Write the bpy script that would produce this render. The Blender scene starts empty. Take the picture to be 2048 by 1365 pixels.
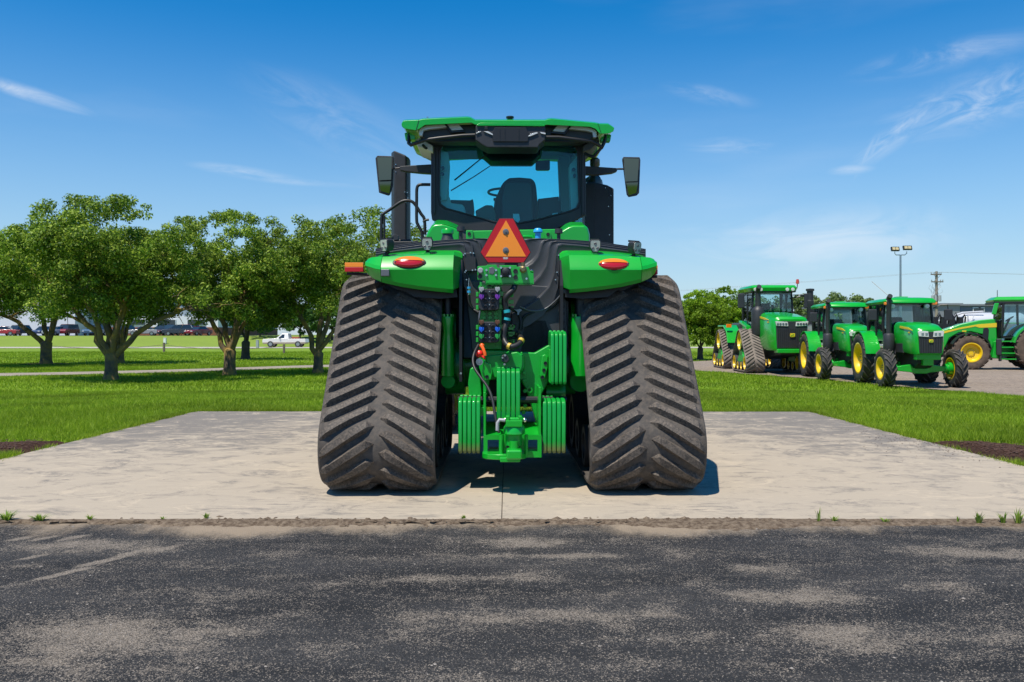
import bpy, bmesh, math, random
import numpy as np
from mathutils import Vector, Matrix
random.seed(7)
rng = np.random.default_rng(11)
sc = bpy.context.scene

# ------------------------------------------------------------------ camera, sky, sun, exposure
F, CX, CY, CH = 1700.0, 1014.0, 670.0, 1.27      # focal length in photo pixels, vanishing point, eye height
cam = bpy.data.cameras.new("camera")
cam_o = bpy.data.objects.new("camera", cam)
sc.collection.objects.link(cam_o)
cam.sensor_width = 36.0
cam.lens = F / 2048 * 36
cam.shift_x = (1024 - CX) / 2048
cam.shift_y = -(682.5 - CY) / 2048
cam.clip_start, cam.clip_end = 0.1, 6000
cam_o.location = (0, 0, CH)
cam_o.rotation_euler = (math.radians(90), 0, 0)
cam.dof.use_dof = True
cam.dof.focus_distance = 7.4
cam.dof.aperture_fstop = 8.0
sc.camera = cam_o

SUN = Vector((-0.29, -0.35, 1.0)).normalized()
sun_el = math.asin(SUN.z)
sun_az = math.atan2(SUN.x, SUN.y)
lamp = bpy.data.lights.new("sun", 'SUN')
lamp.energy = 3.9
lamp.angle = math.radians(0.5)
lamp.color = (1.0, 0.93, 0.81)
lamp_o = bpy.data.objects.new("sun", lamp)
sc.collection.objects.link(lamp_o)
lamp_o.location = (-20, -15, 60)
lamp_o.rotation_euler = SUN.to_track_quat('Z', 'Y').to_euler()

sc.view_settings.view_transform = 'Standard'
sc.view_settings.look = 'None'
sc.view_settings.gamma = 1.0
sc.view_settings.exposure = 0.62
sc.view_settings.use_curve_mapping = False

world = bpy.data.worlds.new("World")
sc.world = world
world.use_nodes = True
wn, wl = world.node_tree.nodes, world.node_tree.links
wn.clear()

def wnode(t, **k):
    n = wn.new(t)
    for a, b in k.items():
        setattr(n, a, b)
    return n

def wmath(op, a, b=None, c=None):
    n = wn.new('ShaderNodeMath')
    n.operation = op
    for i, q in enumerate((a, b, c)):
        if q is None:
            continue
        if isinstance(q, (int, float)):
            n.inputs[i].default_value = q
        else:
            wl.new(q, n.inputs[i])
    return n.outputs[0]

sky = wnode('ShaderNodeTexSky', sky_type='NISHITA', sun_disc=False, sun_elevation=sun_el, sun_rotation=sun_az,
            altitude=200.0, air_density=1.0, dust_density=0.0, ozone_density=2.5)
hs = wnode('ShaderNodeHueSaturation')
hs.inputs['Saturation'].default_value = 1.48
hs.inputs['Hue'].default_value = 0.5
hs.inputs['Value'].default_value = 0.9
wl.new(sky.outputs[0], hs.inputs['Color'])
tc = wnode('ShaderNodeTexCoord')
sep = wnode('ShaderNodeSeparateXYZ')
wl.new(tc.outputs['Generated'], sep.inputs[0])
ymax = wmath('MAXIMUM', sep.outputs[1], 0.05)
su = wmath('DIVIDE', sep.outputs[0], ymax)       # sky direction as slope to the right of, and above, straight ahead
sv = wmath('DIVIDE', sep.outputs[2], ymax)
front = wmath('GREATER_THAN', sep.outputs[1], 0.1)
comb = wnode('ShaderNodeCombineXYZ')
wl.new(su, comb.inputs[0]); wl.new(sv, comb.inputs[1])

def streak(px, py, L, W, ang, amt, nsc=6.0, stretch=5.0, seed=0.0):
    """one cirrus streak: soft ellipse of wispy noise around one direction of the sky"""
    mp = wnode('ShaderNodeMapping', vector_type='TEXTURE')
    mp.inputs['Location'].default_value = ((px - CX) / F, (CY - py) / F, 0)
    mp.inputs['Rotation'].default_value = (0, 0, math.radians(ang))
    mp.inputs['Scale'].default_value = (L / F, W / F, 1)
    wl.new(comb.outputs[0], mp.inputs[0])
    ln = wnode('ShaderNodeVectorMath', operation='LENGTH')
    wl.new(mp.outputs[0], ln.inputs[0])
    fall = wnode('ShaderNodeMapRange', interpolation_type='SMOOTHSTEP')
    fall.inputs['From Min'].default_value = 1.0
    fall.inputs['From Max'].default_value = 0.0
    wl.new(ln.outputs['Value'], fall.inputs['Value'])
    m2 = wnode('ShaderNodeMapping', vector_type='TEXTURE')
    m2.inputs['Location'].default_value = (seed, seed * 0.7, seed)
    m2.inputs['Rotation'].default_value = (0, 0, math.radians(ang))
    m2.inputs['Scale'].default_value = (stretch / 14, 1 / 14, 1)
    wl.new(comb.outputs[0], m2.inputs[0])
    nz = wnode('ShaderNodeTexNoise')
    nz.inputs['Scale'].default_value = nsc / 3
    nz.inputs['Detail'].default_value = 7
    nz.inputs['Roughness'].default_value = 0.62
    nz.inputs['Distortion'].default_value = 1.1
    wl.new(m2.outputs[0], nz.inputs['Vector'])
    mr = wnode('ShaderNodeMapRange', interpolation_type='SMOOTHSTEP')
    mr.inputs['From Min'].default_value = 0.34
    mr.inputs['From Max'].default_value = 0.70
    wl.new(nz.outputs['Fac'], mr.inputs['Value'])
    return wmath('MULTIPLY', wmath('MULTIPLY', fall.outputs[0], mr.outputs[0]), amt)

STREAKS = [(50, 185, 190, 20, -17, .72, 7, 7, 1.1), (500, 347, 150, 16, -9, .5, 7, 7, 2.3),
           (620, 366, 150, 10, -4, .35, 6, 6, 2.9),
           (1960, 200, 270, 80, 18, .42, 8, 3.6, 3.1), (1790, 270, 150, 34, 36, .45, 8, 4.5, 3.7),
           (1735, 310, 70, 14, 62, .5, 6, 4, 4.4), (1420, 190, 120, 26, -10, .22, 6, 3, 5.3),
           (1460, 294, 130, 26, -3, .3, 6, 4, 6.1), (1700, 340, 60, 14, 5, .4, 6, 4, 6.6),
           (1640, 480, 420, 90, 4, .45, 5, 4, 7.7), (660, 240, 260, 90, -25, .2, 5, 4, 8.9),
           (1900, 110, 260, 40, 12, .35, 5, 4, 9.7)]
tot = None
for st in STREAKS:
    o_ = streak(*st)
    tot = o_ if tot is None else wmath('MAXIMUM', tot, o_)
# faint high veil everywhere, so the rest of the sky goes on like the part in view
vz = wnode('ShaderNodeTexNoise')
vz.inputs['Scale'].default_value = 2.2
vz.inputs['Detail'].default_value = 5
vm = wnode('ShaderNodeMapping')
vm.inputs['Scale'].default_value = (1, 1, 5)
wl.new(tc.outputs['Generated'], vm.inputs[0]); wl.new(vm.outputs[0], vz.inputs['Vector'])
veil = wnode('ShaderNodeMapRange', interpolation_type='SMOOTHSTEP')
veil.inputs['From Min'].default_value = .5
veil.inputs['From Max'].default_value = .85
veil.inputs['To Max'].default_value = .16
wl.new(vz.outputs['Fac'], veil.inputs['Value'])
cl = wmath('MAXIMUM', wmath('MULTIPLY', tot, front), veil.outputs[0])
hzr = wnode('ShaderNodeMapRange', interpolation_type='SMOOTHSTEP')      # pale blue air towards the horizon, even all round
hzr.inputs['From Min'].default_value = .37
hzr.inputs['From Max'].default_value = -.08
hzr.inputs['To Max'].default_value = .88
wl.new(sep.outputs[2], hzr.inputs['Value'])
hzm = wnode('ShaderNodeMix', data_type='RGBA')
wl.new(hzr.outputs[0], hzm.inputs['Factor'])
wl.new(hs.outputs[0], hzm.inputs[6])
hzm.inputs[7].default_value = (2.35, 3.4, 4.6, 1)
mixc = wnode('ShaderNodeMix', data_type='RGBA')
wl.new(cl, mixc.inputs['Factor'])
wl.new(hzm.outputs[2], mixc.inputs[6])
mixc.inputs[7].default_value = (5.3, 5.6, 6.0, 1)
bg = wnode('ShaderNodeBackground')
bg.inputs['Strength'].default_value = 0.108
wl.new(mixc.outputs[2], bg.inputs['Color'])
wo = wnode('ShaderNodeOutputWorld')
wl.new(bg.outputs[0], wo.inputs['Surface'])

# ------------------------------------------------------------------ helpers
col = sc.collection

def lin(h):
    h = h.lstrip('#')
    c = [int(h[i:i + 2], 16) / 255 for i in (0, 2, 4)]
    return tuple(x / 12.92 if x <= .04045 else ((x + .055) / 1.055) ** 2.4 for x in c)

MATS = {}

def mat(name, c, rough=.5, metal=0.0, coat=0.0, var=0.0, vs=6.0, bump=0.0, bs=60.0, dirt=None, spec=.5, coords='Object'):
    """Principled paint with noise variation of value, fine relief and (dirt=(colour, amount, scale)) blotchy dust"""
    m = bpy.data.materials.new(name)
    m.use_nodes = True
    nt = m.node_tree
    b = nt.nodes['Principled BSDF']
    b.inputs['Base Color'].default_value = (*c, 1)
    b.inputs['Roughness'].default_value = rough
    b.inputs['Metallic'].default_value = metal
    b.inputs['Coat Weight'].default_value = coat
    b.inputs['Coat Roughness'].default_value = .06
    b.inputs['Specular IOR Level'].default_value = spec
    t = nt.nodes.new('ShaderNodeTexCoord')
    src = None

    def noise(scale, detail=5, rgh=.6):
        n = nt.nodes.new('ShaderNodeTexNoise')
        n.inputs['Scale'].default_value = scale
        n.inputs['Detail'].default_value = detail
        n.inputs['Roughness'].default_value = rgh
        nt.links.new(t.outputs[coords], n.inputs['Vector'])
        return n.outputs['Fac']
    if var:
        mx = nt.nodes.new('ShaderNodeMix'); mx.data_type = 'RGBA'
        mr = nt.nodes.new('ShaderNodeMapRange')
        mr.inputs['From Min'].default_value = .3; mr.inputs['From Max'].default_value = .7
        nt.links.new(noise(vs), mr.inputs['Value'])
        nt.links.new(mr.outputs[0], mx.inputs['Factor'])
        mx.inputs[6].default_value = (*[x * (1 - var) for x in c], 1)
        mx.inputs[7].default_value = (*[min(1, x * (1 + var)) for x in c], 1)
        src = mx.outputs[2]
    if dirt:
        dc, da, ds = dirt
        mx = nt.nodes.new('ShaderNodeMix'); mx.data_type = 'RGBA'
        mr = nt.nodes.new('ShaderNodeMapRange')
        mr.inputs['From Min'].default_value = .42; mr.inputs['From Max'].default_value = .72
        mr.inputs['To Max'].default_value = da
        nt.links.new(noise(ds, 8, .7), mr.inputs['Value'])
        nt.links.new(mr.outputs[0], mx.inputs['Factor'])
        mx.inputs[6].default_value = (*c, 1)
        if src:
            nt.links.new(src, mx.inputs[6])
        mx.inputs[7].default_value = (*dc, 1)
        src = mx.outputs[2]
    if src:
        nt.links.new(src, b.inputs['Base Color'])
    if bump:
        bp = nt.nodes.new('ShaderNodeBump')
        bp.inputs['Strength'].default_value = bump
        bp.inputs['Distance'].default_value = .01
        nt.links.new(noise(bs, 4), bp.inputs['Height'])
        nt.links.new(bp.outputs[0], b.inputs['Normal'])
    MATS[name] = m
    return m

def glass_mat(name, tint, refl=.09):
    m = bpy.data.materials.new(name)
    m.use_nodes = True
    nt = m.node_tree
    nt.nodes.clear()
    tr = nt.nodes.new('ShaderNodeBsdfTransparent'); tr.inputs[0].default_value = (*tint, 1)
    gl = nt.nodes.new('ShaderNodeBsdfGlossy'); gl.inputs['Roughness'].default_value = .02
    gl.inputs[0].default_value = (.9, .95, 1, 1)
    fr = nt.nodes.new('ShaderNodeFresnel'); fr.inputs[0].default_value = 1.45
    ad = nt.nodes.new('ShaderNodeMath'); ad.operation = 'MULTIPLY'; ad.inputs[1].default_value = refl / .04 * .6
    nt.links.new(fr.outputs[0], ad.inputs[0])
    mx = nt.nodes.new('ShaderNodeMixShader')
    nt.links.new(ad.outputs[0], mx.inputs[0])
    nt.links.new(tr.outputs[0], mx.inputs[1]); nt.links.new(gl.outputs[0], mx.inputs[2])
    o = nt.nodes.new('ShaderNodeOutputMaterial')
    nt.links.new(mx.outputs[0], o.inputs[0])
    return m

class MB:
    """collects shapes, then build() links them as ONE mesh object"""
    def __init__(s):
        s.v, s.f = [], []

    def add(s, v, f):
        o = len(s.v)
        s.v += [tuple(p) for p in v]
        s.f += [tuple(i + o for i in q) for q in f]
        return s

    def box(s, c, d, R=None):
        c = Vector(c)
        pts = []
        for sx in (-.5, .5):
            for sy in (-.5, .5):
                for sz in (-.5, .5):
                    p = Vector((sx * d[0], sy * d[1], sz * d[2]))
                    if R is not None:
                        p = R @ p
                    pts.append(c + p)
        return s.add(pts, [(0, 1, 3, 2), (4, 6, 7, 5), (0, 4, 5, 1), (2, 3, 7, 6), (0, 2, 6, 4), (1, 5, 7, 3)])

    def prism(s, a, b):
        """two matching outlines (lists of points) joined into a closed solid"""
        n = len(a)
        f = [tuple(range(n)), tuple(range(2 * n - 1, n - 1, -1))]
        f += [(i, i + n, (i + 1) % n + n, (i + 1) % n) for i in range(n)]
        return s.add(list(a) + list(b), f)

    def ext_y(s, xz, y0, y1):
        return s.prism([(x, y0, z) for x, z in xz], [(x, y1, z) for x, z in xz])

    def ext_x(s, yz, x0, x1):
        return s.prism([(x0, y, z) for y, z in yz], [(x1, y, z) for y, z in yz])

    def ext_z(s, xy, z0, z1):
        return s.prism([(x, y, z0) for x, y in xy], [(x, y, z1) for x, y in xy])

    def loft(s, rings, cap=True, closed=True):
        n = len(rings[0])
        v = [p for r in rings for p in r]
        f = []
        for k in range(len(rings) - 1):
            for i in range(n if closed else n - 1):
                j = (i + 1) % n
                f.append((k * n + i, k * n + j, (k + 1) * n + j, (k + 1) * n + i))
        if cap and closed:
            f.append(tuple(range(n)))
            f.append(tuple((len(rings) - 1) * n + i for i in reversed(range(n))))
        return s.add(v, f)

    @staticmethod
    def frame(d):
        d = d.normalized()
        u = d.cross(Vector((0, 0, 1)))
        if u.length < 1e-3:
            u = Vector((1, 0, 0))
        u.normalize()
        return u, u.cross(d).normalized()

    def cyl(s, p0, p1, r0, r1=None, n=12):
        p0, p1 = Vector(p0), Vector(p1)
        r1 = r0 if r1 is None else r1
        u, w = s.frame(p1 - p0)
        rings = [[p + (u * math.cos(2 * math.pi * i / n) + w * math.sin(2 * math.pi * i / n)) * r for i in range(n)]
                 for p, r in ((p0, r0), (p1, r1))]
        return s.loft(rings)

    def tube(s, pts, r, n=7, taper=None):
        pts = [Vector(p) for p in pts]
        rings = []
        up = None
        for k, p in enumerate(pts):
            d = pts[min(k + 1, len(pts) - 1)] - pts[max(k - 1, 0)]
            d.normalize()
            if up is None:
                u, w = s.frame(d)
            else:
                u = up - d * up.dot(d)
                if u.length < 1e-4:
                    u, _ = s.frame(d)
                u.normalize()
                w = u.cross(d)
            up = u
            rr = r if taper is None else r + (taper - r) * k / (len(pts) - 1)
            rings.append([p + (u * math.cos(2 * math.pi * i / n) + w * math.sin(2 * math.pi * i / n)) * rr for i in range(n)])
        return s.loft(rings)

    def lathe(s, prof, c, axis='x', n=32):
        """profile of (radius, offset along axis), closed into a ring if its ends do not meet the axis"""
        c = Vector(c)
        rings = []
        for i in range(n):
            a = 2 * math.pi * i / n
            ca, sa = math.cos(a), math.sin(a)
            ring = []
            for r, t in prof:
                ring.append(c + (Vector((t, r * ca, r * sa)) if axis == 'x' else
                                 Vector((r * ca, t, r * sa)) if axis == 'y' else Vector((r * ca, r * sa, t))))
            rings.append(ring)
        m = len(prof)
        v = [p for r in rings for p in r]
        f = []
        for i in range(n):
            j = (i + 1) % n
            for k in range(m - 1):
                f.append((i * m + k, j * m + k, j * m + k + 1, i * m + k + 1))
        return s.add(v, f)

    def ball(s, c, r, n=10, sq=(1, 1, 1)):
        c = Vector(c)
        prof = [(max(1e-4, math.sin(math.pi * k / n)) * r, -math.cos(math.pi * k / n) * r) for k in range(n + 1)]
        o = len(s.v)
        s.lathe(prof, (0, 0, 0), 'z', n + 4)
        for i in range(o, len(s.v)):
            p = s.v[i]
            s.v[i] = (c.x + p[0] * sq[0], c.y + p[1] * sq[1], c.z + p[2] * sq[2])
        return s

    def build(s, name, m, parent=None, smooth=None, bevel=0.0, seg=2, loc=None):
        me = bpy.data.meshes.new(name)
        me.from_pydata(s.v, [], s.f)
        bm = bmesh.new()
        bm.from_mesh(me)
        bmesh.ops.remove_doubles(bm, verts=bm.verts, dist=1e-5)
        bmesh.ops.recalc_face_normals(bm, faces=bm.faces)
        bm.to_mesh(me)
        bm.free()
        o = bpy.data.objects.new(name, me)
        col.objects.link(o)
        if m is not None:
            me.materials.append(m)
        if smooth is not None or bevel:
            me.polygons.foreach_set('use_smooth', [True] * len(me.polygons))
            if not bevel:
                me.set_sharp_from_angle(angle=math.radians(smooth))
        if bevel:
            md = o.modifiers.new('edge_rounding', 'BEVEL')
            md.width = bevel
            md.segments = seg
            md.limit_method = 'ANGLE'
            md.angle_limit = math.radians(28)
            md.harden_normals = True
            md.use_clamp_overlap = True
        if parent is not None:
            o.parent = parent
        if loc is not None:
            o.location = loc
        return o

def tag(o, label=None, cat=None, group=None, kind=None):
    if label: o['label'] = label
    if cat: o['category'] = cat
    if group: o['group'] = group
    if kind: o['kind'] = kind
    return o

def thing(name, label, cat, loc=(0, 0, 0), rz=0.0, group=None, scale=None):
    o = bpy.data.objects.new(name, None)
    o.empty_display_size = .3
    col.objects.link(o)
    o.location = loc
    o.rotation_euler = (0, 0, rz)
    if scale: o.scale = (scale,) * 3
    return tag(o, label, cat, group)

def link_copy(o, parent):
    c = o.copy()
    col.objects.link(c)
    c.parent = parent
    return c

def copy_tree(root, label, loc, rz, group=None):
    r = root.copy()
    col.objects.link(r)
    r.location = loc
    r.rotation_euler = (0, 0, rz)
    r['label'] = label
    if group: r['group'] = group
    for ch in list(root.children):
        c = link_copy(ch, r)
        for g in list(ch.children):
            link_copy(g, c)
    return r

def sstep(a, b, x):
    t = np.clip((x - a) / (b - a), 0, 1)
    return t * t * (3 - 2 * t)

def fast_mesh(name, verts, nper, m, mi=None):
    """mesh of many equal separate polygons (nper corners each) straight from a numpy array"""
    me = bpy.data.meshes.new(name)
    n = len(verts)
    me.vertices.add(n)
    me.vertices.foreach_set('co', np.ascontiguousarray(verts, dtype=np.float32).ravel())
    me.loops.add(n)
    me.loops.foreach_set('vertex_index', np.arange(n, dtype=np.int32))
    me.polygons.add(n // nper)
    me.polygons.foreach_set('loop_start', np.arange(0, n, nper, dtype=np.int32))
    me.update(calc_edges=True)
    o = bpy.data.objects.new(name, me)
    col.objects.link(o)
    me.materials.append(m)
    return o

# ------------------------------------------------------------------ node-graph helper for the ground materials
class NG:
    def __init__(s, name):
        s.m = bpy.data.materials.new(name); s.m.use_nodes = True
        s.nt = s.m.node_tree; s.b = s.nt.nodes['Principled BSDF']
        s.pos = s.nt.nodes.new('ShaderNodeNewGeometry').outputs['Position']

    def n(s, t, **k):
        q = s.nt.nodes.new(t)
        for a, b in k.items(): setattr(q, a, b)
        return q

    def put(s, sock, v):
        if isinstance(v, (int, float)): sock.default_value = v
        elif isinstance(v, tuple): sock.default_value = v if len(v) == len(sock.default_value) else (*v, 1)
        else: s.nt.links.new(v, sock)

    def math(s, op, *a):
        q = s.n('ShaderNodeMath', operation=op)
        for i, v in enumerate(a): s.put(q.inputs[i], v)
        return q.outputs[0]

    def map(s, scale=(1, 1, 1), loc=(0, 0, 0), rot=(0, 0, 0), tex=False):
        q = s.n('ShaderNodeMapping', vector_type='TEXTURE' if tex else 'POINT')
        q.inputs['Location'].default_value = loc; q.inputs['Rotation'].default_value = rot; q.inputs['Scale'].default_value = scale
        s.nt.links.new(s.pos, q.inputs[0])
        return q.outputs[0]

    def noise(s, scale, vec=None, detail=6, rough=.6, dist=0.0):
        q = s.n('ShaderNodeTexNoise')
        q.inputs['Scale'].default_value = scale; q.inputs['Detail'].default_value = detail
        q.inputs['Roughness'].default_value = rough; q.inputs['Distortion'].default_value = dist
        s.nt.links.new(vec if vec is not None else s.pos, q.inputs['Vector'])
        return q.outputs['Fac']

    def vor(s, scale, vec=None):
        q = s.n('ShaderNodeTexVoronoi')
        q.inputs['Scale'].default_value = scale
        s.nt.links.new(vec if vec is not None else s.pos, q.inputs['Vector'])
        return q.outputs['Distance'], q.outputs['Color']

    def ramp(s, v, a, b, lo=0.0, hi=1.0):
        q = s.n('ShaderNodeMapRange', interpolation_type='SMOOTHSTEP')
        s.put(q.inputs['Value'], v)
        for k, x in (('From Min', a), ('From Max', b), ('To Min', lo), ('To Max', hi)): q.inputs[k].default_value = x
        return q.outputs[0]

    def mix(s, f, a, b):
        q = s.n('ShaderNodeMix', data_type='RGBA')
        s.put(q.inputs['Factor'], f); s.put(q.inputs[6], a); s.put(q.inputs[7], b)
        return q.outputs[2]

    def blob(s, x, y, rx, ry, rot=0.0):
        q = s.n('ShaderNodeVectorMath', operation='LENGTH')
        s.nt.links.new(s.map((rx, ry, 1e3), (x, y, 0), (0, 0, rot), True), q.inputs[0])
        return s.ramp(q.outputs['Value'], 1.0, 0.0)

    def xyz(s):
        q = s.n('ShaderNodeSeparateXYZ'); s.nt.links.new(s.pos, q.inputs[0])
        return q.outputs

    def bump(s, h, strength, dist=.01):
        q = s.n('ShaderNodeBump'); q.inputs['Strength'].default_value = strength; q.inputs['Distance'].default_value = dist
        s.nt.links.new(h, q.inputs['Height']); s.nt.links.new(q.outputs[0], s.b.inputs['Normal'])

    def done(s, c, rough=.9, spec=.3):
        s.put(s.b.inputs['Base Color'], c); s.put(s.b.inputs['Roughness'], rough)
        s.b.inputs['Specular IOR Level'].default_value = spec
        return s.m

def asphalt_mat():
    g = NG('worn_asphalt')
    x, y, z = g.xyz()
    lay = g.map((.45, 1.5, 1))
    base = g.mix(g.ramp(g.noise(1.3, lay), .3, .7), (.021, .0215, .023), (.057, .056, .056))
    base = g.mix(g.ramp(g.noise(2.6, g.map((.35, 3.2, 1), rot=(0, 0, .12)), 7, .7), .5, .78, 0, .75), base, (.115, .105, .096))
    d, c = g.vor(150); cs = g.n('ShaderNodeSeparateColor'); g.nt.links.new(c, cs.inputs[0])
    base = g.mix(g.ramp(cs.outputs[0], .0, 1, 0, .55), base, (.012, .012, .013))
    # worn patches where the fine gravel shows, wide dusty areas at known places plus streaks
    p = g.blob(-1.72, 3.6, .8, .62)
    for q in ((1.45, 4.2, .55, .26), (1.35, 4.7, .42, .16), (1.55, 3.62, .8, .3), (-2.3, 3.2, .8, .5), (-.35, 2.85, 1.2, .3), (2.9, 5.0, .8, .25),
              (2.2, 4.35, .35, .13), (-2.6, 5.2, .9, .3), (.1, 5.25, .8, .22), (.2, 3.9, 1.1, .2), (2.6, 3.2, .9, .6), (-.2, 4.5, .7, .15), (.4, 4.95, .8, .1)):
        p = g.math('MAXIMUM', p, g.math('MULTIPLY', g.blob(*q), .85))
    fine = g.noise(46, None, 5, .8)
    brk = g.noise(3.2, g.map((.75, 1.15, 1), rot=(0, 0, .2)), 9, .74)
    mask = g.math('ADD', g.math('MULTIPLY', p, .27), g.math('MULTIPLY', brk, 1.15))
    mask = g.math('ADD', mask, g.math('MULTIPLY', g.math('SUBTRACT', fine, .5), .35))
    for (px_, py_) in ((42, 1072), (88, 1072), (148, 1070), (99, 1148), (145, 1137), (183, 1122), (225, 1113), (263, 1101), (330, 1092), (60, 1110)):      # pale prints left by wide tyres
        Yp = F * CH / (py_ - CY); mask = g.math('ADD', mask, g.math('MULTIPLY', g.blob((px_ - CX) / F * Yp, Yp, .16, .055, .9), .42))
    wear = g.ramp(mask, .52, 1.0)
    stone = g.mix(cs.outputs[1], (.36, .285, .205), (.19, .155, .12))
    cl = g.mix(g.math('MULTIPLY', g.ramp(wear, .25, 1), .55), base, stone)
    cl = g.mix(g.math('MULTIPLY', g.math('LESS_THAN', cs.outputs[2], g.math('MULTIPLY', wear, .72)), .8), cl, g.mix(cs.outputs[1], (.38, .32, .255), (.18, .155, .125)))
    # scattered pale stones pressed into the tar
    d2, c2 = g.vor(85); c2s = g.n('ShaderNodeSeparateColor'); g.nt.links.new(c2, c2s.inputs[0])
    st = g.math('MULTIPLY', g.math('GREATER_THAN', c2s.outputs[0], .93), g.ramp(d2, .42, .25))
    cl = g.mix(g.math('MULTIPLY', st, .75), cl, g.mix(c2s.outputs[2], (.30, .275, .25), (.17, .135, .11)))
    d3, c3 = g.vor(215); c3s = g.n('ShaderNodeSeparateColor'); g.nt.links.new(c3, c3s.inputs[0])
    cl = g.mix(g.math('MULTIPLY', g.math('LESS_THAN', c3s.outputs[0], g.math('MULTIPLY_ADD', wear, .55, .07)), .85), cl, g.mix(c3s.outputs[1], (.32, .275, .225), (.11, .098, .086)))
    cl = g.mix(g.math('MULTIPLY', g.math('GREATER_THAN', c3s.outputs[0], .82), .6), cl, (.012, .012, .013))
    # sand washed against the slab
    edge = g.math('ADD', y, g.math('MULTIPLY', g.math('SUBTRACT', g.noise(1.4, g.map((1, .3, 1)), 7, .65), .5), 1.5))
    edge = g.math('ADD', edge, g.math('MULTIPLY', g.math('SUBTRACT', fine, .5), .45))
    edge = g.math('ADD', edge, g.math('MULTIPLY', g.blob(-1.75, 5.6, 1.1, .55), .34))
    edge = g.math('ADD', edge, g.math('MULTIPLY', g.blob(1.3, 5.6, .9, .5), .26))
    edge = g.math('SUBTRACT', edge, .07)
    cl = g.mix(g.ramp(edge, 5.42, 5.86, 0, .95), cl, g.mix(brk, (.30, .235, .165), (.36, .285, .205)))
    g.bump(g.math('ADD', g.math('MULTIPLY', d, .8), g.math('MULTIPLY', fine, .8)), .8, .012)
    return g.done(cl, .92, .25)

def concrete_mat():
    g = NG('dusty_concrete')
    x, y, z = g.xyz()
    streak = g.noise(2.4, g.map((.9, 1.2, 1)), 10, .8, .9)
    broom = g.noise(5, g.map((.8, 9, 1)), 6, .7)
    big = g.noise(.8, g.map((.8, 1, 1)), 9, .75, .8)
    far = g.ramp(y, 7.0, 13.0)
    side = g.ramp(g.math('ABSOLUTE', x), 1.5, 5.2)
    grey = g.math('ADD', g.math('MULTIPLY', g.math('MULTIPLY', far, g.math('ADD', .45, side)), .42), g.math('MULTIPLY', big, .5))
    base = g.mix(g.ramp(g.math('ADD', grey, g.math('MULTIPLY', g.math('SUBTRACT', streak, .5), 2.6)), .22, .72), (.395, .336, .26), (.18, .162, .142))
    base = g.mix(g.ramp(g.noise(2.3, g.map((.9, 1.3, 1), (3, 1, 0)), 10, .8, 1.0), .53, .63, 0, .8), base, (.48, .40, .30))
    base = g.mix(g.ramp(broom, .54, .72, 0, .28), base, (.19, .16, .125))
    # rubber scuffs left by turning tracks
    ang = g.math('ARCTAN2', g.math('SUBTRACT', y, 6.3), x)
    scuff = g.noise(6, g.map((.5, 5, 1), rot=(0, 0, .35)), 5, .7)
    near = g.math('MULTIPLY', g.blob(-1.3, 6.3, 1.3, .75), 1)
    near = g.math('MAXIMUM', near, g.blob(1.5, 6.2, 1.2, .6))
    base = g.mix(g.math('MULTIPLY', g.ramp(scuff, .55, .62), g.math('MULTIPLY', near, 1.0)), base, (.13, .12, .115))
    pale = g.noise(4, g.map((.5, 2.5, 1), rot=(0, 0, -.3)), 6, .7, 1.0)
    base = g.mix(g.ramp(pale, .64, .72, 0, .6), base, (.52, .43, .31))
    spot = g.vor(9)[0]
    base = g.mix(g.math('MULTIPLY', g.ramp(spot, .07, .02), .5), base, (.11, .09, .07))
    sp = g.noise(190, None, 2)
    base = g.mix(g.ramp(sp, .35, .7, 0, .22), base, (.2, .18, .15))
    g.bump(g.math('ADD', g.math('MULTIPLY', broom, .6), sp), .3, .004)
    return g.done(base, .88, .25)

def lawn_mat():
    g = NG('lawn_turf')
    a = g.noise(.22, None, 4)
    b = g.noise(3.5, g.map((1, .5, 1)), 6, .7)
    c = g.mix(g.ramp(a, .3, .7), (.13, .22, .014), (.19, .30, .02))
    c = g.mix(g.ramp(b, .35, .7, 0, .7), c, (.085, .16, .012))
    far = g.ramp(g.xyz()[1], 70, 118)
    c = g.mix(g.math('MULTIPLY', far, .6), c, (.21, .27, .06))
    return g.done(c, .95, .1)

def gravel_mat():
    g = NG('gravel_hardstanding')
    a = g.noise(.35, g.map((.4, 1.3, 1)), 7, .7)
    b = g.noise(11, g.map((.6, 1, 1)), 8, .85)
    st = g.noise(1.2, g.map((.25, 2.4, 1)), 6, .65)
    c = g.mix(g.ramp(a, .3, .7), (.25, .20, .155), (.32, .26, .205))
    c = g.mix(g.ramp(b, .46, .58, 0, .75), c, (.115, .095, .082))
    c = g.mix(g.ramp(st, .5, .72, 0, .5), c, (.30, .27, .245))
    g.bump(b, .6, .03)
    return g.done(c, .95, .1)

def path_mat(name, c0, c1):
    g = NG(name)
    c = g.mix(g.ramp(g.noise(.9, g.map((1, 1.4, 1)), 7, .7), .35, .65), c0, c1)
    return g.done(c, .9, .2)

def soil_mat(name, c0, c1, sc_=30):
    g = NG(name)
    n = g.noise(sc_, None, 7, .75)
    c = g.mix(g.ramp(n, .35, .68), c0, c1)
    g.bump(n, .8, .02)
    return g.done(c, .97, .1)

# ------------------------------------------------------------------ the lie of the land
PAD = (-5.17, 5.0, 5.83, 14.1)

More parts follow.
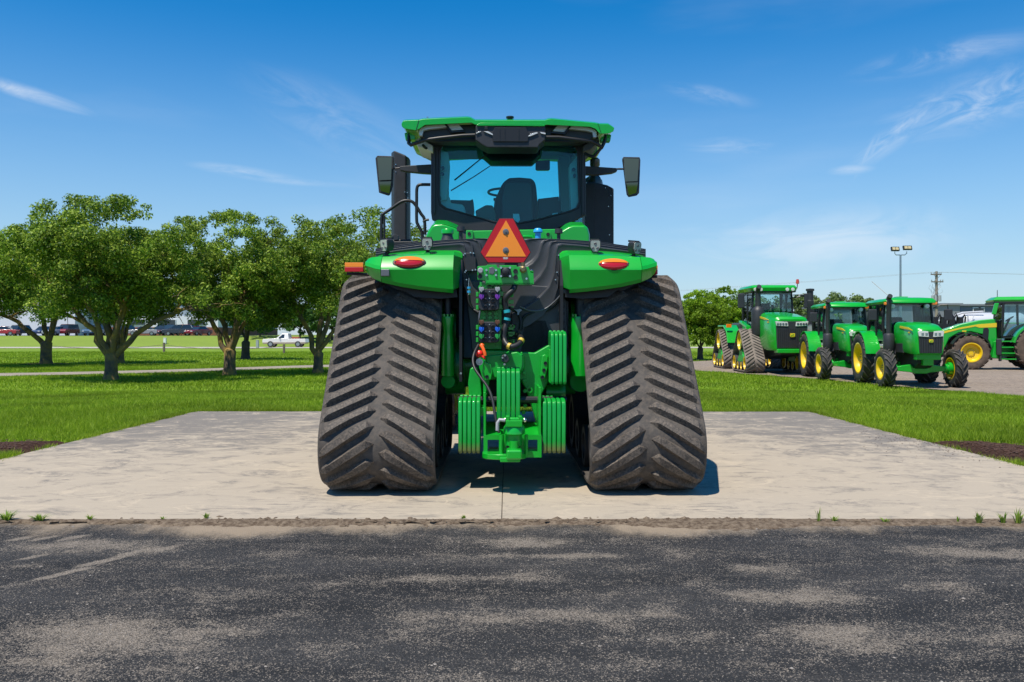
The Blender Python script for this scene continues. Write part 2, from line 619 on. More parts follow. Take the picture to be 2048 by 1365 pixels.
def zg(x, y):
    x, y = np.asarray(x, float), np.asarray(y, float)
    dx = np.maximum(np.maximum(PAD[0] - x, x - PAD[1]), 0)
    dy = np.maximum(y - PAD[3], 0)
    d = np.where(y < PAD[2], 0, np.hypot(dx, dy))
    d2 = np.maximum(np.maximum(y - PAD[2], np.abs(x) - 60), 0)
    d = np.minimum(d, d2)
    z = -.3 * sstep(.6, 11, d)
    # the far bank up to the car park on the left
    z = z + 1.45 * sstep(113, 129, y) * sstep(25, -5, x)
    # gentle unevenness away from the slab
    z = z + .03 * sstep(4, 12, d) * (np.sin(x * .31 + 1) * np.cos(y * .23)) * sstep(110, 60, y)
    return z

def axis(parts):
    out = []
    for a, b, st in parts:
        out += list(np.arange(a, b, st))
    out.append(parts[-1][1])
    return np.array(out)

def grid_sheet(name, xs, ys, dz, m, kind='structure', keep=None):
    X, Y = np.meshgrid(xs, ys)
    Z = zg(X, Y) + dz
    v = np.stack([X, Y, Z], -1).reshape(-1, 3)
    nx = len(xs)
    f = []
    for j in range(len(ys) - 1):
        for i in range(nx - 1):
            f.append((j * nx + i, j * nx + i + 1, (j + 1) * nx + i + 1, (j + 1) * nx + i))
    me = bpy.data.meshes.new(name)
    me.from_pydata(v.tolist(), [], f)
    me.polygons.foreach_set('use_smooth', [True] * len(f))
    me.materials.append(m)
    o = bpy.data.objects.new(name, me)
    col.objects.link(o)
    return tag(o, kind=kind)

def ribbon(name, left, right, dz, m, n=40, across=6):
    """a draped strip between two polylines of the same length"""
    def res(pl):
        pl = np.array(pl, float)
        t = np.linspace(0, len(pl) - 1, n)
        return np.stack([np.interp(t, range(len(pl)), pl[:, 0]), np.interp(t, range(len(pl)), pl[:, 1])], -1)
    a, b = res(left), res(right)
    v, f = [], []
    for k in range(n):
        for j in range(across + 1):
            p = a[k] + (b[k] - a[k]) * j / across
            v.append((p[0], p[1], float(zg(p[0], p[1])) + dz))
    w = across + 1
    for k in range(n - 1):
        for j in range(across):
            f.append((k * w + j, k * w + j + 1, (k + 1) * w + j + 1, (k + 1) * w + j))
    mb = MB().add(v, f)
    o = mb.build(name, m, smooth=60)
    return tag(o, kind='structure')

def at(px, py, drop=.3):
    """ground point under a photo pixel"""
    Y = F * (CH + drop) / (py - CY)
    return ((px - CX) / F * Y, Y)

M_lawn, M_asph, M_conc, M_grav = lawn_mat(), asphalt_mat(), concrete_mat(), gravel_mat()
M_path = path_mat('pale_path', (.24, .205, .17), (.32, .28, .235))
M_road = path_mat('far_concrete', (.36, .335, .30), (.44, .41, .37))
M_lot = path_mat('car_park_tarmac', (.06, .06, .065), (.1, .1, .105))
M_mulch = soil_mat('brown_mulch', (.022, .011, .007), (.085, .045, .03), 45)
M_dirt = soil_mat('dry_dirt', (.085, .06, .042), (.23, .18, .13), 26)

gxs = axis([(-2200, -300, 190), (-300, -60, 20), (-60, -14, 2), (-14, 14, .5), (14, 60, 2), (60, 300, 20), (300, 2200, 190)])
gys = axis([(-120, -20, 20), (-20, 4, 4), (4, 5.8, .9), (5.83, 28, .5), (28, 104, 4), (104, 136, 1), (136, 300, 16), (300, 4200, 300)])
grid_sheet('lawn', gxs, gys, -.04, M_lawn)
grid_sheet('asphalt_drive', np.linspace(-40, 40, 41), np.r_[np.linspace(-40, 5.4, 30), 5.822], -.016, M_asph)
# gravel hardstanding with the parked machines, on the right
lot_near = [(8.2, 37.6), (10.0, 33.8), (11.3, 30.7), (13.2, 22.6), (16.5, 14.0), (22, 6)]
lot_far = [(8.6, 48), (20, 62), (40, 66), (70, 62), (90, 40), (90, 6)]
ribbon('gravel_yard', lot_near, lot_far, -.012, M_grav, 60, 30)
# footpath crossing behind the near trees and running on to the right
ribbon('footpath', [(-60, 24), (-32, 31.2), (-20, 35.6), (-14, 40.2), (-9, 44.6), (0, 47.5), (8.6, 48), (9.4, 48)],
       [(-60, 21.5), (-32, 27.5), (-20, 31.6), (-14, 36.0), (-9, 40.6), (0, 43.0), (8.2, 42.4), (9.4, 42.4)], -.012, M_path, 60, 4)
ribbon('far_road', [(-140, 101.0), (0, 101), (140, 101)], [(-140, 110.5), (0, 110.5), (140, 110.5)], -.008, M_road, 60, 4)
ribbon('car_park', [(-160, 129.2), (-34, 129.2), (10, 129.2)], [(-160, 150), (-34, 150), (10, 150)], -.008, M_lot, 40, 4)

# concrete slab: two pours with an open joint between them
pad = thing('concrete_pad', 'pale dusty concrete pad under the big tracked tractor', None)
pad['kind'] = 'structure'
for a, b in ((PAD[0], -.039), (-.033, PAD[1])):
    q = MB()
    q.ext_z([(a, PAD[2]), (b, PAD[2]), (b, PAD[3] - (.06 if b > 0 else 0)), (a, PAD[3] - (.06 if a > -1 else 0))], -.3, 0)
    q.build('slab', M_conc, pad, bevel=.003)
MB().ext_z([(-.05, 5.9), (-.02, 5.9), (-.02, 14), (-.05, 14)], -.3, -.007).build('joint_filler', mat('joint_grit', (.10, .08, .06), .95, var=.5, vs=6), pad)

# dirt drifted into the joint between asphalt and slab
def strip():
    v, f = [], []
    xs = np.linspace(-8, 8, 400)
    for i, x in enumerate(xs):
        n1 = math.sin(x * 2.1) * .5 + math.sin(x * 5.7 + 1) * .3 + math.sin(x * 13.1) * .2
        wide = .012 + .045 * max(0, n1) + .02 * math.sin(x * 31) * math.sin(x * 17) + .05 * math.exp(-((x + 1.45) / .5) ** 2) + .09 * math.exp(-((x - 1.45) / .45) ** 2) + .035 * (x > 1.5)
        h = .004 + .012 * math.exp(-((x - 1.4) / .4) ** 2) + .008 * math.exp(-((x + 1.5) / .5) ** 2) + .002 * random.random()
        for yy, zz in ((5.80 - wide * 1.6, -.0155), (5.79 - wide * .5, h - .008), (5.825, h * .7 - .004), (5.84 + wide * .25, .003)):
            v.append((x, yy + .006 * random.uniform(-1, 1), zz))
    for i in range(len(xs) - 1):
        for k in range(3):
            f.append((i * 4 + k, i * 4 + 4 + k, i * 4 + 5 + k, i * 4 + 1 + k))
    tag(MB().add(v, f).build('dirt_drift', M_dirt, smooth=80), kind='structure')
strip()

def rocks(name, pts, m, sizes, kind='stuff', flat=.55):
    V = []
    base = np.array([(1, 0, 0), (-1, 0, 0), (0, 1, 0), (0, -1, 0), (0, 0, 1), (0, 0, -1)], float)
    tri = [(0, 2, 4), (2, 1, 4), (1, 3, 4), (3, 0, 4)]
    for (x, y, z), s in zip(pts, sizes):
        b = base * s * rng.uniform(.6, 1.2, (6, 1)) * (1, 1, flat)
        a = rng.uniform(0, 6.28)
        R = np.array([(math.cos(a), -math.sin(a), 0), (math.sin(a), math.cos(a), 0), (0, 0, 1)])
        b = b @ R.T + (x, y, z)
        for t in tri:
            V += [b[t[0]], b[t[1]], b[t[2]]]
    return tag(fast_mesh(name, np.array(V), 3, m), kind=kind)

M_stone = mat('loose_stone', (.24, .215, .19), .9, var=.5, vs=9)
n = 3600
ys_ = 5.75 - rng.random(n) ** 1.3 * 3.6
xs_ = rng.uniform(-1, 1, n) * (ys_ * .72 + .4)
keep = (np.sin(xs_ * 2.3 + 1.7 * ys_) + np.sin(ys_ * 4.1 - xs_ * 1.3) + rng.normal(0, .8, n)) > .1
pts = [(a, b, -.0145) for a, b in zip(xs_[keep], ys_[keep])]
rocks('loose_gravel', pts, M_stone, list(np.minimum(.012, .0022 + rng.exponential(.0016, len(pts)))))
cl_pts, cl_s = [], []
for cx, sx, k in ((1.45, .24, 200), (-1.5, .33, 130), (1.0, .7, 90), (-.6, 1.4, 90), (0, 3, 160)):
    for _ in range(k):
        yy_ = 5.80 + random.gauss(0, .045); cl_pts.append((cx + random.gauss(0, sx), yy_, -.014 if yy_ < 5.775 else .001))
        cl_s.append(random.uniform(.004, .02) if random.random() < .8 else random.uniform(.02, .042))
rocks('dirt_clods', cl_pts, M_dirt, cl_s, flat=.4)

# mulch beds beside the slab
def bed(pts, name):
    mb = MB()
    c = np.mean(pts, 0)
    n = 40
    ring = []
    P = np.array(pts + [pts[0]], float)
    t = np.linspace(0, len(pts), n, endpoint=False)
    X, Y = np.interp(t, range(len(P)), P[:, 0]), np.interp(t, range(len(P)), P[:, 1])
    rings = []
    for k in (1, .8, .5, .2):
        rings.append([(c[0] + (a - c[0]) * k, c[1] + (b - c[1]) * k, float(zg(a, b)) - .03 + .035 * (1 - k) + random.uniform(0, .015)) for a, b in zip(X, Y)])
    mb.loft(rings, cap=False)
    mb.add([rings[-1][i] for i in range(n)], [tuple(range(n))])
    o = mb.build(name, M_mulch, smooth=80)
    return tag(o, kind='structure')
BEDS = [[(-5.19, 9.0), (-5.19, 10.15), (-5.5, 10.35), (-6.3, 10.3), (-6.6, 9.7), (-6.2, 9.25), (-5.75, 9.2)],
        [(5.015, 8.45), (5.015, 10.1), (5.25, 10.35), (5.8, 10.3), (6.2, 9.7), (6.0, 8.95), (5.5, 8.55)]]
for b in BEDS: bed(b, 'mulch_bed')
ch_pts, ch_s = [], []
for b in BEDS:
    B = np.array(b)
    for _ in range(700):
        w = rng.dirichlet(np.ones(len(b)) * .6)
        p = w @ B
        ch_pts.append((p[0], p[1], float(zg(p[0], p[1])) + .012)); ch_s.append(random.uniform(.006, .02))
for _ in range(320):      # chips scattered over the slab edge
    ch_pts.append((5.0 - abs(random.gauss(0, .4)), 9.9 + random.gauss(0, .7), .003)); ch_s.append(random.uniform(.004, .012))
rocks('mulch_chips', ch_pts, mat('mulch_chip', (.06, .03, .02), .95, var=.6, vs=30), ch_s, flat=.35)

# ------------------------------------------------------------------ grass
def leafy(name, c0, c1, c2, transl=.35, rough=.55):
    """foliage: each blade or leaf gets its own shade from its island; part of the light passes through"""
    m = bpy.data.materials.new(name); m.use_nodes = True
    nt = m.node_tree; nt.nodes.clear()
    g = nt.nodes.new('ShaderNodeNewGeometry')
    rp = nt.nodes.new('ShaderNodeValToRGB')
    rp.color_ramp.elements[0].color = (*c0, 1); rp.color_ramp.elements[1].color = (*c2, 1)
    e = rp.color_ramp.elements.new(.55); e.color = (*c1, 1)
    nt.links.new(g.outputs['Random Per Island'], rp.inputs[0])
    nz = nt.nodes.new('ShaderNodeTexNoise'); nz.inputs['Scale'].default_value = .35; nz.inputs['Detail'].default_value = 4
    nt.links.new(g.outputs['Position'], nz.inputs['Vector'])
    hv = nt.nodes.new('ShaderNodeHueSaturation')
    mr = nt.nodes.new('ShaderNodeMapRange'); mr.inputs['From Min'].default_value = .3; mr.inputs['From Max'].default_value = .7
    mr.inputs['To Min'].default_value = .66; mr.inputs['To Max'].default_value = 1.28
    nt.links.new(nz.outputs['Fac'], mr.inputs['Value']); nt.links.new(mr.outputs[0], hv.inputs['Value'])
    nt.links.new(rp.outputs[0], hv.inputs['Color'])
    df = nt.nodes.new('ShaderNodeBsdfPrincipled'); df.inputs['Roughness'].default_value = rough
    df.inputs['Specular IOR Level'].default_value = .25
    tl = nt.nodes.new('ShaderNodeBsdfTranslucent')
    nt.links.new(hv.outputs[0], df.inputs['Base Color']); nt.links.new(hv.outputs[0], tl.inputs[0])
    mx = nt.nodes.new('ShaderNodeMixShader'); mx.inputs[0].default_value = transl
    nt.links.new(df.outputs[0], mx.inputs[1]); nt.links.new(tl.outputs[0], mx.inputs[2])
    o = nt.nodes.new('ShaderNodeOutputMaterial'); nt.links.new(mx.outputs[0], o.inputs[0])
    return m

M_blade = leafy('grass_blade', (.13, .22, .008), (.24, .37, .016), (.36, .48, .04), .45)
M_weed = leafy('weed_blade', (.09, .2, .012), (.17, .30, .025), (.32, .38, .08), .4)

def in_poly(x, y, P):
    P = np.array(P); r = np.zeros(len(x), bool); j = len(P) - 1
    for i in range(len(P)):
        c = ((P[i, 1] > y) != (P[j, 1] > y))
        with np.errstate(divide='ignore', invalid='ignore'):
            xi = (P[j, 0] - P[i, 0]) * (y - P[i, 1]) / (P[j, 1] - P[i, 1]) + P[i, 0]
        r ^= c & (x < xi); j = i
    return r

LOT_POLY = lot_near + lot_far[::-1]
PATH_POLY = [(-60, 24), (-32, 31.2), (-20, 35.6), (-14, 40.2), (-9, 44.6), (0, 47.5), (9.4, 48), (9.4, 42.4), (0, 43.0), (-9, 40.6), (-14, 36.0), (-20, 31.6), (-32, 27.5), (-60, 21.5)]

def lawn_points(n, y0, y1, power=1.0):
    Y = y0 + (y1 - y0) * rng.random(n) ** power
    X = rng.uniform(-1, 1, n) * (Y * .67 + 2.5)
    ed = .035 * np.sin(X * 9 + Y * 7) + .02 * np.sin(Y * 23 + X * 17) + rng.normal(0, .012, n)
    bad = (X > PAD[0] + .03 + ed) & (X < PAD[1] - .03 + ed) & (Y > PAD[2] - 1) & (Y < PAD[3] - .02 + ed - .06 * (X > 0))
    bad |= Y < PAD[2] + .02
    for b in BEDS:
        bad |= in_poly(X + ed * 2, Y, b)
    bad |= in_poly(X + 2 * ed, Y + 2 * ed, LOT_POLY) | in_poly(X, Y + 2 * ed, PATH_POLY)
    return X[~bad], Y[~bad]

def blades(X, Y, h0, h1, w, lean=1.0):
    n = len(X)
    tuft = .75 + .5 * (np.sin(X * 1.9) * np.cos(Y * 1.5) * .5 + .5)
    h = rng.uniform(h0, h1, n) * tuft
    a = rng.uniform(0, 2 * np.pi, n)
    b = rng.uniform(0, 2 * np.pi, n)
    Z = zg(X, Y) - .04
    dx, dy = np.cos(a) * w * .5, np.sin(a) * w * .5
    le = rng.uniform(.15, 1, n) * lean * h
    V = np.empty((n, 3, 3), np.float32)
    V[:, 0] = np.stack([X - dx, Y - dy, Z], -1)
    V[:, 1] = np.stack([X + dx, Y + dy, Z], -1)
    V[:, 2] = np.stack([X + np.cos(b) * le, Y + np.sin(b) * le, Z + h], -1)
    return V.reshape(-1, 3)

GV = []
for nn, y0, y1, h0, h1, w, pw in ((420000, 6, 15, .045, .095, .009, 1), (340000, 14.5, 24, .05, .095, .015, .8), (260000, 24, 46, .05, .10, .028, .7), (120000, 45, 80, .05, .1, .06, .8)):
    X, Y = lawn_points(nn, y0, y1, pw)
    GV.append(blades(X, Y, h0, h1, w))
for (xa, ya, xb, yb, n_) in ((PAD[0], 5.9, PAD[0], 14.1, 9000), (PAD[1], 5.9, PAD[1], 14.05, 9000), (PAD[0], 14.12, PAD[1], 14.06, 9000)):      # uncut fringe along the slab
    t = rng.random(n_); ux, uy = (np.sign(xa) if xa == xb else 0), (1 if xa != xb else 0)
    q = np.abs(rng.normal(0, .07, n_)) - .03 * np.sin(t * 90)
    X, Y = xa + (xb - xa) * t + ux * q, ya + (yb - ya) * t + uy * q
    ok = np.ones(n_, bool)
    for b in BEDS: ok &= ~in_poly(X + .05 * ux, Y, b)
    GV.append(blades(X[ok], Y[ok], .05, .115, .009, 1.1))
tag(fast_mesh('grass_blades', np.concatenate(GV), 3, M_blade), kind='stuff')

# weeds in the joint: each a small plant of its own
def weed(px, py, h, n, spread, label):
    x, y = at(px, py, 0)
    k = MB()
    for i in range(n):
        a = random.uniform(0, 6.28); r = random.uniform(0, spread * .4)
        bx, by = math.cos(a) * r, math.sin(a) * r * .6
        le = random.uniform(.2, 1) * spread; hh = h * random.uniform(.5, 1)
        dx, dy = -math.sin(a) * .004, math.cos(a) * .004
        m1 = (bx + math.cos(a) * le * .35, by + math.sin(a) * le * .3, hh * .65)
        k.add([(bx - dx, by - dy, 0), (bx + dx, by + dy, 0), (m1[0] + dx, m1[1] + dy, m1[2]), (m1[0] - dx, m1[1] - dy, m1[2]),
               (bx + math.cos(a) * le, by + math.sin(a) * le * .7, hh)], [(0, 1, 2, 3), (3, 2, 4)])
    o = k.build('weed', M_weed, loc=(x, y, -.004))
    tag(o, label, 'weed', 'weeds in the slab joint')
for a in ((12, 1040, .07, 60, .10, 'broad grass weed in the slab joint at the left picture edge'),
          (78, 1041, .05, 50, .08, 'low grass weed just right of the leftmost tuft in the slab joint'),
          (180, 1039, .04, 18, .05, 'thin weed in the slab joint, third tuft from the left'),
          (326, 1039, .03, 9, .03, 'tiny green sprout in the slab joint well left of the left track'),
          (411, 1037, .045, 14, .04, 'small weed in the slab joint, last one before the left dirt drift'),
          (928, 1037, .03, 12, .04, 'tiny weed in the joint just left of the slab centre seam'),
          (1637, 1042, .11, 5, .03, 'tall single grass stalk in the joint right of the dirt heap'),
          (1668, 1042, .04, 16, .05, 'small leafy weed beside the tall grass stalk'),
          (1770, 1043, .03, 14, .06, 'flat low weed between the leafy weed and the grass tufts'),
          (1916, 1043, .06, 4, .02, 'thin grass sprig in the joint left of the bushy tuft'),
          (1957, 1045, .09, 20, .05, 'bushy grass tuft in the slab joint near the right edge'),
          (2006, 1045, .08, 14, .05, 'upright grass tuft second from the right picture edge'),
          (2036, 1046, .12, 16, .07, 'tallest spreading grass tuft at the right picture edge')):
    weed(*a)

# ------------------------------------------------------------------ machine materials
M_green = mat('green_paint', (.003, .37, .022), .3, coat=.5, var=.06, vs=3, dirt=((.03, .33, .05), .3, 6))
M_cast = mat('green_casting', (.003, .34, .03), .4, coat=.25, var=.12, vs=7, bump=.12, bs=45)
M_weight = mat('green_weight_paint', (.003, .31, .035), .38, coat=.3, var=.1, vs=5)
M_plastic = mat('black_plastic', (.027, .028, .032), .5, var=.15, vs=9, bump=.15, bs=420)
M_tank = mat('charcoal_tank', (.052, .054, .060), .4, var=.12, vs=5, bump=.12, bs=350)
M_black = mat('black_metal', (.012, .012, .014), .45)
M_hose = mat('black_hose', (.014, .014, .015), .5)
M_rubber = mat('dusty_rubber', (.056, .050, .045), .84, var=.35, vs=5, dirt=((.155, .122, .094), .55, 26), bump=.3, bs=90)
M_lug = mat('scuffed_tread', (.050, .043, .037), .72, var=.55, vs=9, dirt=((.25, .195, .148), .72, 60), bump=.4, bs=90)
M_tyre = mat('black_tyre', (.028, .028, .029), .75, var=.3, vs=5, bump=.2, bs=60)
M_tlug = mat('tyre_lug', (.06, .055, .05), .8, var=.4, vs=8, dirt=((.16, .13, .10), .7, 9))
M_mud = mat('muddy_tyre', (.10, .07, .05), .9, var=.4, vs=5, bump=.3, bs=40)
M_track_bg = mat('tan_track', (.17, .14, .12), .85, var=.35, vs=4, bump=.3, bs=40)
M_yellow = mat('yellow_rim', (.75, .49, .004), .35, coat=.4)
M_ystripe = mat('yellow_decal', (.75, .55, .02), .4)
M_trim = mat('grey_trim', (.62, .62, .56), .6)
M_trimd = mat('dark_trim', (.07, .075, .08), .6)
M_seat = mat('seat_cloth', (.022, .024, .027), .85, bump=.3, bs=150)
M_steel = mat('bare_steel', (.45, .45, .45), .3, metal=1)
M_chrome = mat('zinc_bolt', (.6, .6, .58), .25, metal=1)
M_dull = mat('grey_steel', (.18, .18, .19), .5, metal=.6)
M_red = mat('red_lens', (.45, .008, .012), .18, coat=.6)
M_amber = mat('amber_lens', (.85, .22, .008), .18, coat=.6)
M_fluo = mat('orange_panel', (.95, .28, .02), .5)
M_refl = mat('red_border', (.50, .006, .012), .35)
M_lamp = mat('lamp_glass', (.42, .47, .42), .12, coat=.8)
M_lampw = mat('clear_lamp', (.62, .62, .6), .15, coat=.8)
M_mirror = mat('mirror_glass', (.12, .15, .14), .03, metal=1)
M_white = mat('white_sticker', (.75, .78, .78), .6)
M_purple = mat('purple_lever', (.17, .03, .33), .4)
M_blue = mat('blue_lever', (.01, .12, .62), .4)
M_brown = mat('brown_lever', (.12, .05, .025), .5)
M_greyl = mat('grey_lever', (.33, .35, .36), .45)
M_glev = mat('green_lever', (.02, .33, .06), .4)
M_orange = mat('orange_lever', (.85, .12, .01), .4)
M_redcap = mat('red_coupler', (.75, .02, .01), .35)
M_cyan = mat('teal_tape', (.02, .4, .45), .5)
M_ytape = mat('yellow_tape', (.6, .4, .05), .5)
M_cap = mat('blue_cap', (.03, .35, .72), .35)
M_rust = mat('worn_edge', (.16, .10, .045), .8, var=.4, vs=10)
G_cab = glass_mat('cab_glass', (.60, .945, .965), .05)
G_bg = glass_mat('tinted_glass', (.83, .93, .94), .08)

def weight_mat():
    """green suitcase weights with a dusty, paint-worn lower end"""
    m = M_weight.copy(); m.name = 'worn_weight_paint'
    nt = m.node_tree; b = nt.nodes['Principled BSDF']
    src = b.inputs['Base Color'].links[0].from_socket
    t = nt.nodes.new('ShaderNodeTexCoord'); s = nt.nodes.new('ShaderNodeSeparateXYZ'); nt.links.new(t.outputs['Object'], s.inputs[0])
    n = nt.nodes.new('ShaderNodeTexNoise'); n.inputs['Scale'].default_value = 14; n.inputs['Detail'].default_value = 6
    nt.links.new(t.outputs['Object'], n.inputs['Vector'])
    a = nt.nodes.new('ShaderNodeMath'); a.operation = 'MULTIPLY_ADD'; a.inputs[1].default_value = .08
    nt.links.new(n.outputs['Fac'], a.inputs[0]); nt.links.new(s.outputs[2], a.inputs[2])
    r = nt.nodes.new('ShaderNodeMapRange'); r.inputs['From Min'].default_value = .445; r.inputs['From Max'].default_value = .375
    r.inputs['To Max'].default_value = .8
    nt.links.new(a.outputs[0], r.inputs['Value'])
    x = nt.nodes.new('ShaderNodeMix'); x.data_type = 'RGBA'
    nt.links.new(r.outputs[0], x.inputs['Factor']); nt.links.new(src, x.inputs[6]); x.inputs[7].default_value = (.15, .13, .045, 1)
    nt.links.new(x.outputs[2], b.inputs['Base Color'])
    return m
M_weightw = weight_mat()

# ------------------------------------------------------------------ belt tracks
class Belt:
    def __init__(s, circles):
        P = []
        for cy, cz, r in circles:
            for k in range(160):
                a = 2 * math.pi * k / 160
                P.append((cy + r * math.cos(a), cz + r * math.sin(a)))
        P = sorted(set(P))
        def half(pts):
            h = []
            for p in pts:
                while len(h) > 1 and (h[-1][0] - h[-2][0]) * (p[1] - h[-2][1]) - (h[-1][1] - h[-2][1]) * (p[0] - h[-2][0]) <= 0:
                    h.pop()
                h.append(p)
            return h[:-1]
        H = half(P) + half(P[::-1])            # counter-clockwise
        H = np.array((H + [H[0]])[::-1])
        d = np.r_[0, np.cumsum(np.hypot(*np.diff(H, axis=0).T))]
        s.len = d[-1]
        n = int(s.len / .03)
        s.S = np.linspace(0, s.len, n + 1)
        s.y, s.z = np.interp(s.S, d, H[:, 0]), np.interp(s.S, d, H[:, 1])
        ty = np.roll(s.y[:-1], -1) - np.roll(s.y[:-1], 1); tz = np.roll(s.z[:-1], -1) - np.roll(s.z[:-1], 1)
        ln = np.hypot(ty, tz)
        s.ny, s.nz = -tz / ln, ty / ln
        s.ny, s.nz = np.r_[s.ny, s.ny[0]], np.r_[s.nz, s.nz[0]]

    def pt(s, q, h=0.0):
        q = q % s.len
        y, z = np.interp(q, s.S, s.y), np.interp(q, s.S, s.z)
        ny, nz = np.interp(q, s.S, s.ny), np.interp(q, s.S, s.nz)
        return y + ny * h, z + nz * h

    def belt(s, x0, x1, t=.035):
        rings = []
        c = .012
        for k in range(len(s.S) - 1):
            q = s.S[k]
            r = []
            for x, h in ((x0, -t), (x0, -c), (x0 + c, 0), (x1 - c, 0), (x1, -c), (x1, -t)):
                y, z = s.pt(q, h); r.append((x, y, z))
            rings.append(r)
        rings.append(rings[0])
        return MB().loft(rings, cap=False)

    def lug(s, side, s0, xc, w, H=.048, rise=.25, wid=1.0):
        """one chevron bar: from the belt edge (t=0) rising to the belt centre (t=1)"""
        rings = []
        half = w / 2
        for t, hh, k in ((0, .03, .55), (.06, .5, .8), (.13, 1, 1), (.35, 1, 1), (.55, 1, 1), (.75, 1, 1), (.86, 1, .95), (.99, .10, .10), (1, .04, .06)):
            x = xc + side * (half - .012 - t * (half - .03))
            b = s0 + rise * t
            r = []
            for ds, h in ((0, -.006), (.028 * wid, H * hh), ((.028 + .054 * k) * wid, H * hh), ((.028 + .074 * k) * wid, -.006)):
                y, z = s.pt(b + ds, h); r.append((x, y, z))
            rings.append(r)
        return MB().loft(rings)

def make_track(root, belt, xc, w, m_belt, m_lug, pitch=.15, single=True, inner=1, spoke=True, phase=0.0, wheels=None, m_hub=None):
    tr = belt.belt(xc - w / 2, xc + w / 2).build('track', m_belt, root, smooth=40)
    n = int(round(belt.len / pitch)); p = belt.len / n
    allm = MB()
    for i in range(n):
        for sd in (-1, 1):
            b = belt.lug(sd, i * p + phase + (p * .5 if sd > 0 else 0), xc, w)
            if single:
                b.build('lug', m_lug, tr, smooth=14)
            else:
                allm.add(b.v, b.f)
    if not single:
        tag(allm.build('lug', m_lug, tr, smooth=14), kind='stuff')
    for nm, (cy, cz, r) in wheels:
        for xo in (-1, 1):                       # each wheel is a pair of discs either side of the guide lugs
            k = MB()
            ww = w * .34
            a = xc + xo * (w * .28)
            rim = [(r, -ww / 2), (r, ww / 2), (r - .05, ww / 2), (r - .07, ww * .2), (.10, ww * .12), (.10, ww * .3), (1e-4, ww * .3)]
            if xo < 0: rim = [(q, -t) for q, t in rim]
            k.lathe(rim, (a, cy, cz), 'x', 36)
            k.build(nm, m_hub, tr, smooth=40)
            MB().lathe([(r - .001, -ww / 2), (r + .022, -ww / 2), (r + .022, ww / 2), (r - .001, ww / 2)], (a, cy, cz), 'x', 36).build(nm.replace('wheel', 'tyre'), M_tyre, tr, smooth=40)
    return tr

# ------------------------------------------------------------------ the big tracked tractor, seen from behind
Y0, X0, YAW = 6.64, .045, .01
T = thing('tracked_tractor', 'large green tracked tractor seen from behind on the pad, orange warning triangle on its rear', 'tractor', (X0, Y0, 0), YAW)

def L(px, py, Y):
    return Vector(((px - CX) / F * Y - (X0 - YAW * (Y - Y0)), Y - Y0, CH - (py - CY) / F * Y))

def sheet(mb, pts, Ya, Yb):
    """outline given by photo pixels at depth Ya, extruded straight back to Yb"""
    a = [L(px, py, Ya) for px, py in pts]
    return mb.prism(a, [(p.x, Yb - Y0, p.z) for p in a])

def plate(name, pts, Ya, Yb, m, parent=None, bevel=.006, seg=2):
    return sheet(MB(), pts, Ya, Yb).build(name, m, parent or T, bevel=bevel, seg=seg)

def bolt(mb, px, py, Y, r=.012, h=.012, m=None):
    p = L(px, py, Y)
    mb.cyl(p, p + Vector((0, -h, 0)), r, r * .85, 6)

belt = Belt([(.315, .372, .318), (1.31, 1.32, .46), (2.305, .372, .318)])
WH = [('idler_wheel', (.315, .37, .255)), ('drive_wheel', (1.31, 1.32, .40)), ('idler_wheel', (2.305, .37, .255)),
      ('roller_wheel', (1.03, .27, .17)), ('roller_wheel', (1.65, .27, .17))]
for sd in (-1, 1):
    tr = make_track(T, belt, sd * 1.067, .914, M_rubber, M_lug, .145, True, -sd, wheels=WH, m_hub=M_plastic, phase=.06 if sd < 0 else .02)  # dark hubs: shade inside the belts is put into the wheel colour
    k = MB()   # undercarriage frame inside the belt
    k.ext_x([(.4, .34), (2.28, .34), (2.28, .48), (1.6, .66), (1.5, 1.3), (1.18, 1.3), (1.08, .66), (.4, .48)], sd * 1.067 - .07, sd * 1.067 + .07)
    k.build('undercarriage', M_cast, T, bevel=.02)
belt2 = Belt([(4.60, .40, .345), (5.50, 1.32, .465), (6.40, .40, .345)])
WH2 = [('idler_wheel', (4.60, .40, .285)), ('drive_wheel', (5.50, 1.32, .40)), ('idler_wheel', (6.40, .40, .285)),
       ('roller_wheel', (5.2, .27, .17)), ('roller_wheel', (5.8, .27, .17))]
for sd in (-1, 1):
    make_track(T, belt2, sd * 1.13, .914, M_rubber, M_lug, .145, False, -sd, wheels=WH2, m_hub=M_yellow)

# rear frame, axle and drive housings
k = MB(); k.cyl((-.62, 1.34, .98), (.62, 1.34, .98), .2, n=20)
k.cyl((-.60, 1.34, .98), (-.42, 1.34, .98), .27, n=20); k.cyl((.60, 1.34, .98), (.42, 1.34, .98), .27, n=20)
k.build('axle_housing', M_cast, T, smooth=40)
for sd in (-1, 1):
    k = MB(); k.cyl((sd * .55, 1.34, 1.32), (sd * .78, 1.34, 1.32), .3, n=24); k.cyl((sd * .5, 1.34, 1.32), (sd * .56, 1.34, 1.32), .2, n=24)
    k.build('final_drive', M_cast, T, smooth=40)
MB().ext_x([(1.0, .62), (6.9, .62), (6.9, 1.2), (3.2, 1.3), (1.0, 1.25)], -.33, .33).build('chassis', M_black, T, bevel=.02)
MB().ext_x([(1.0, 1.05), (3.1, 1.15), (3.1, 1.95), (1.15, 2.05)], -.44, .44).build('rear_frame', M_black, T, bevel=.02)

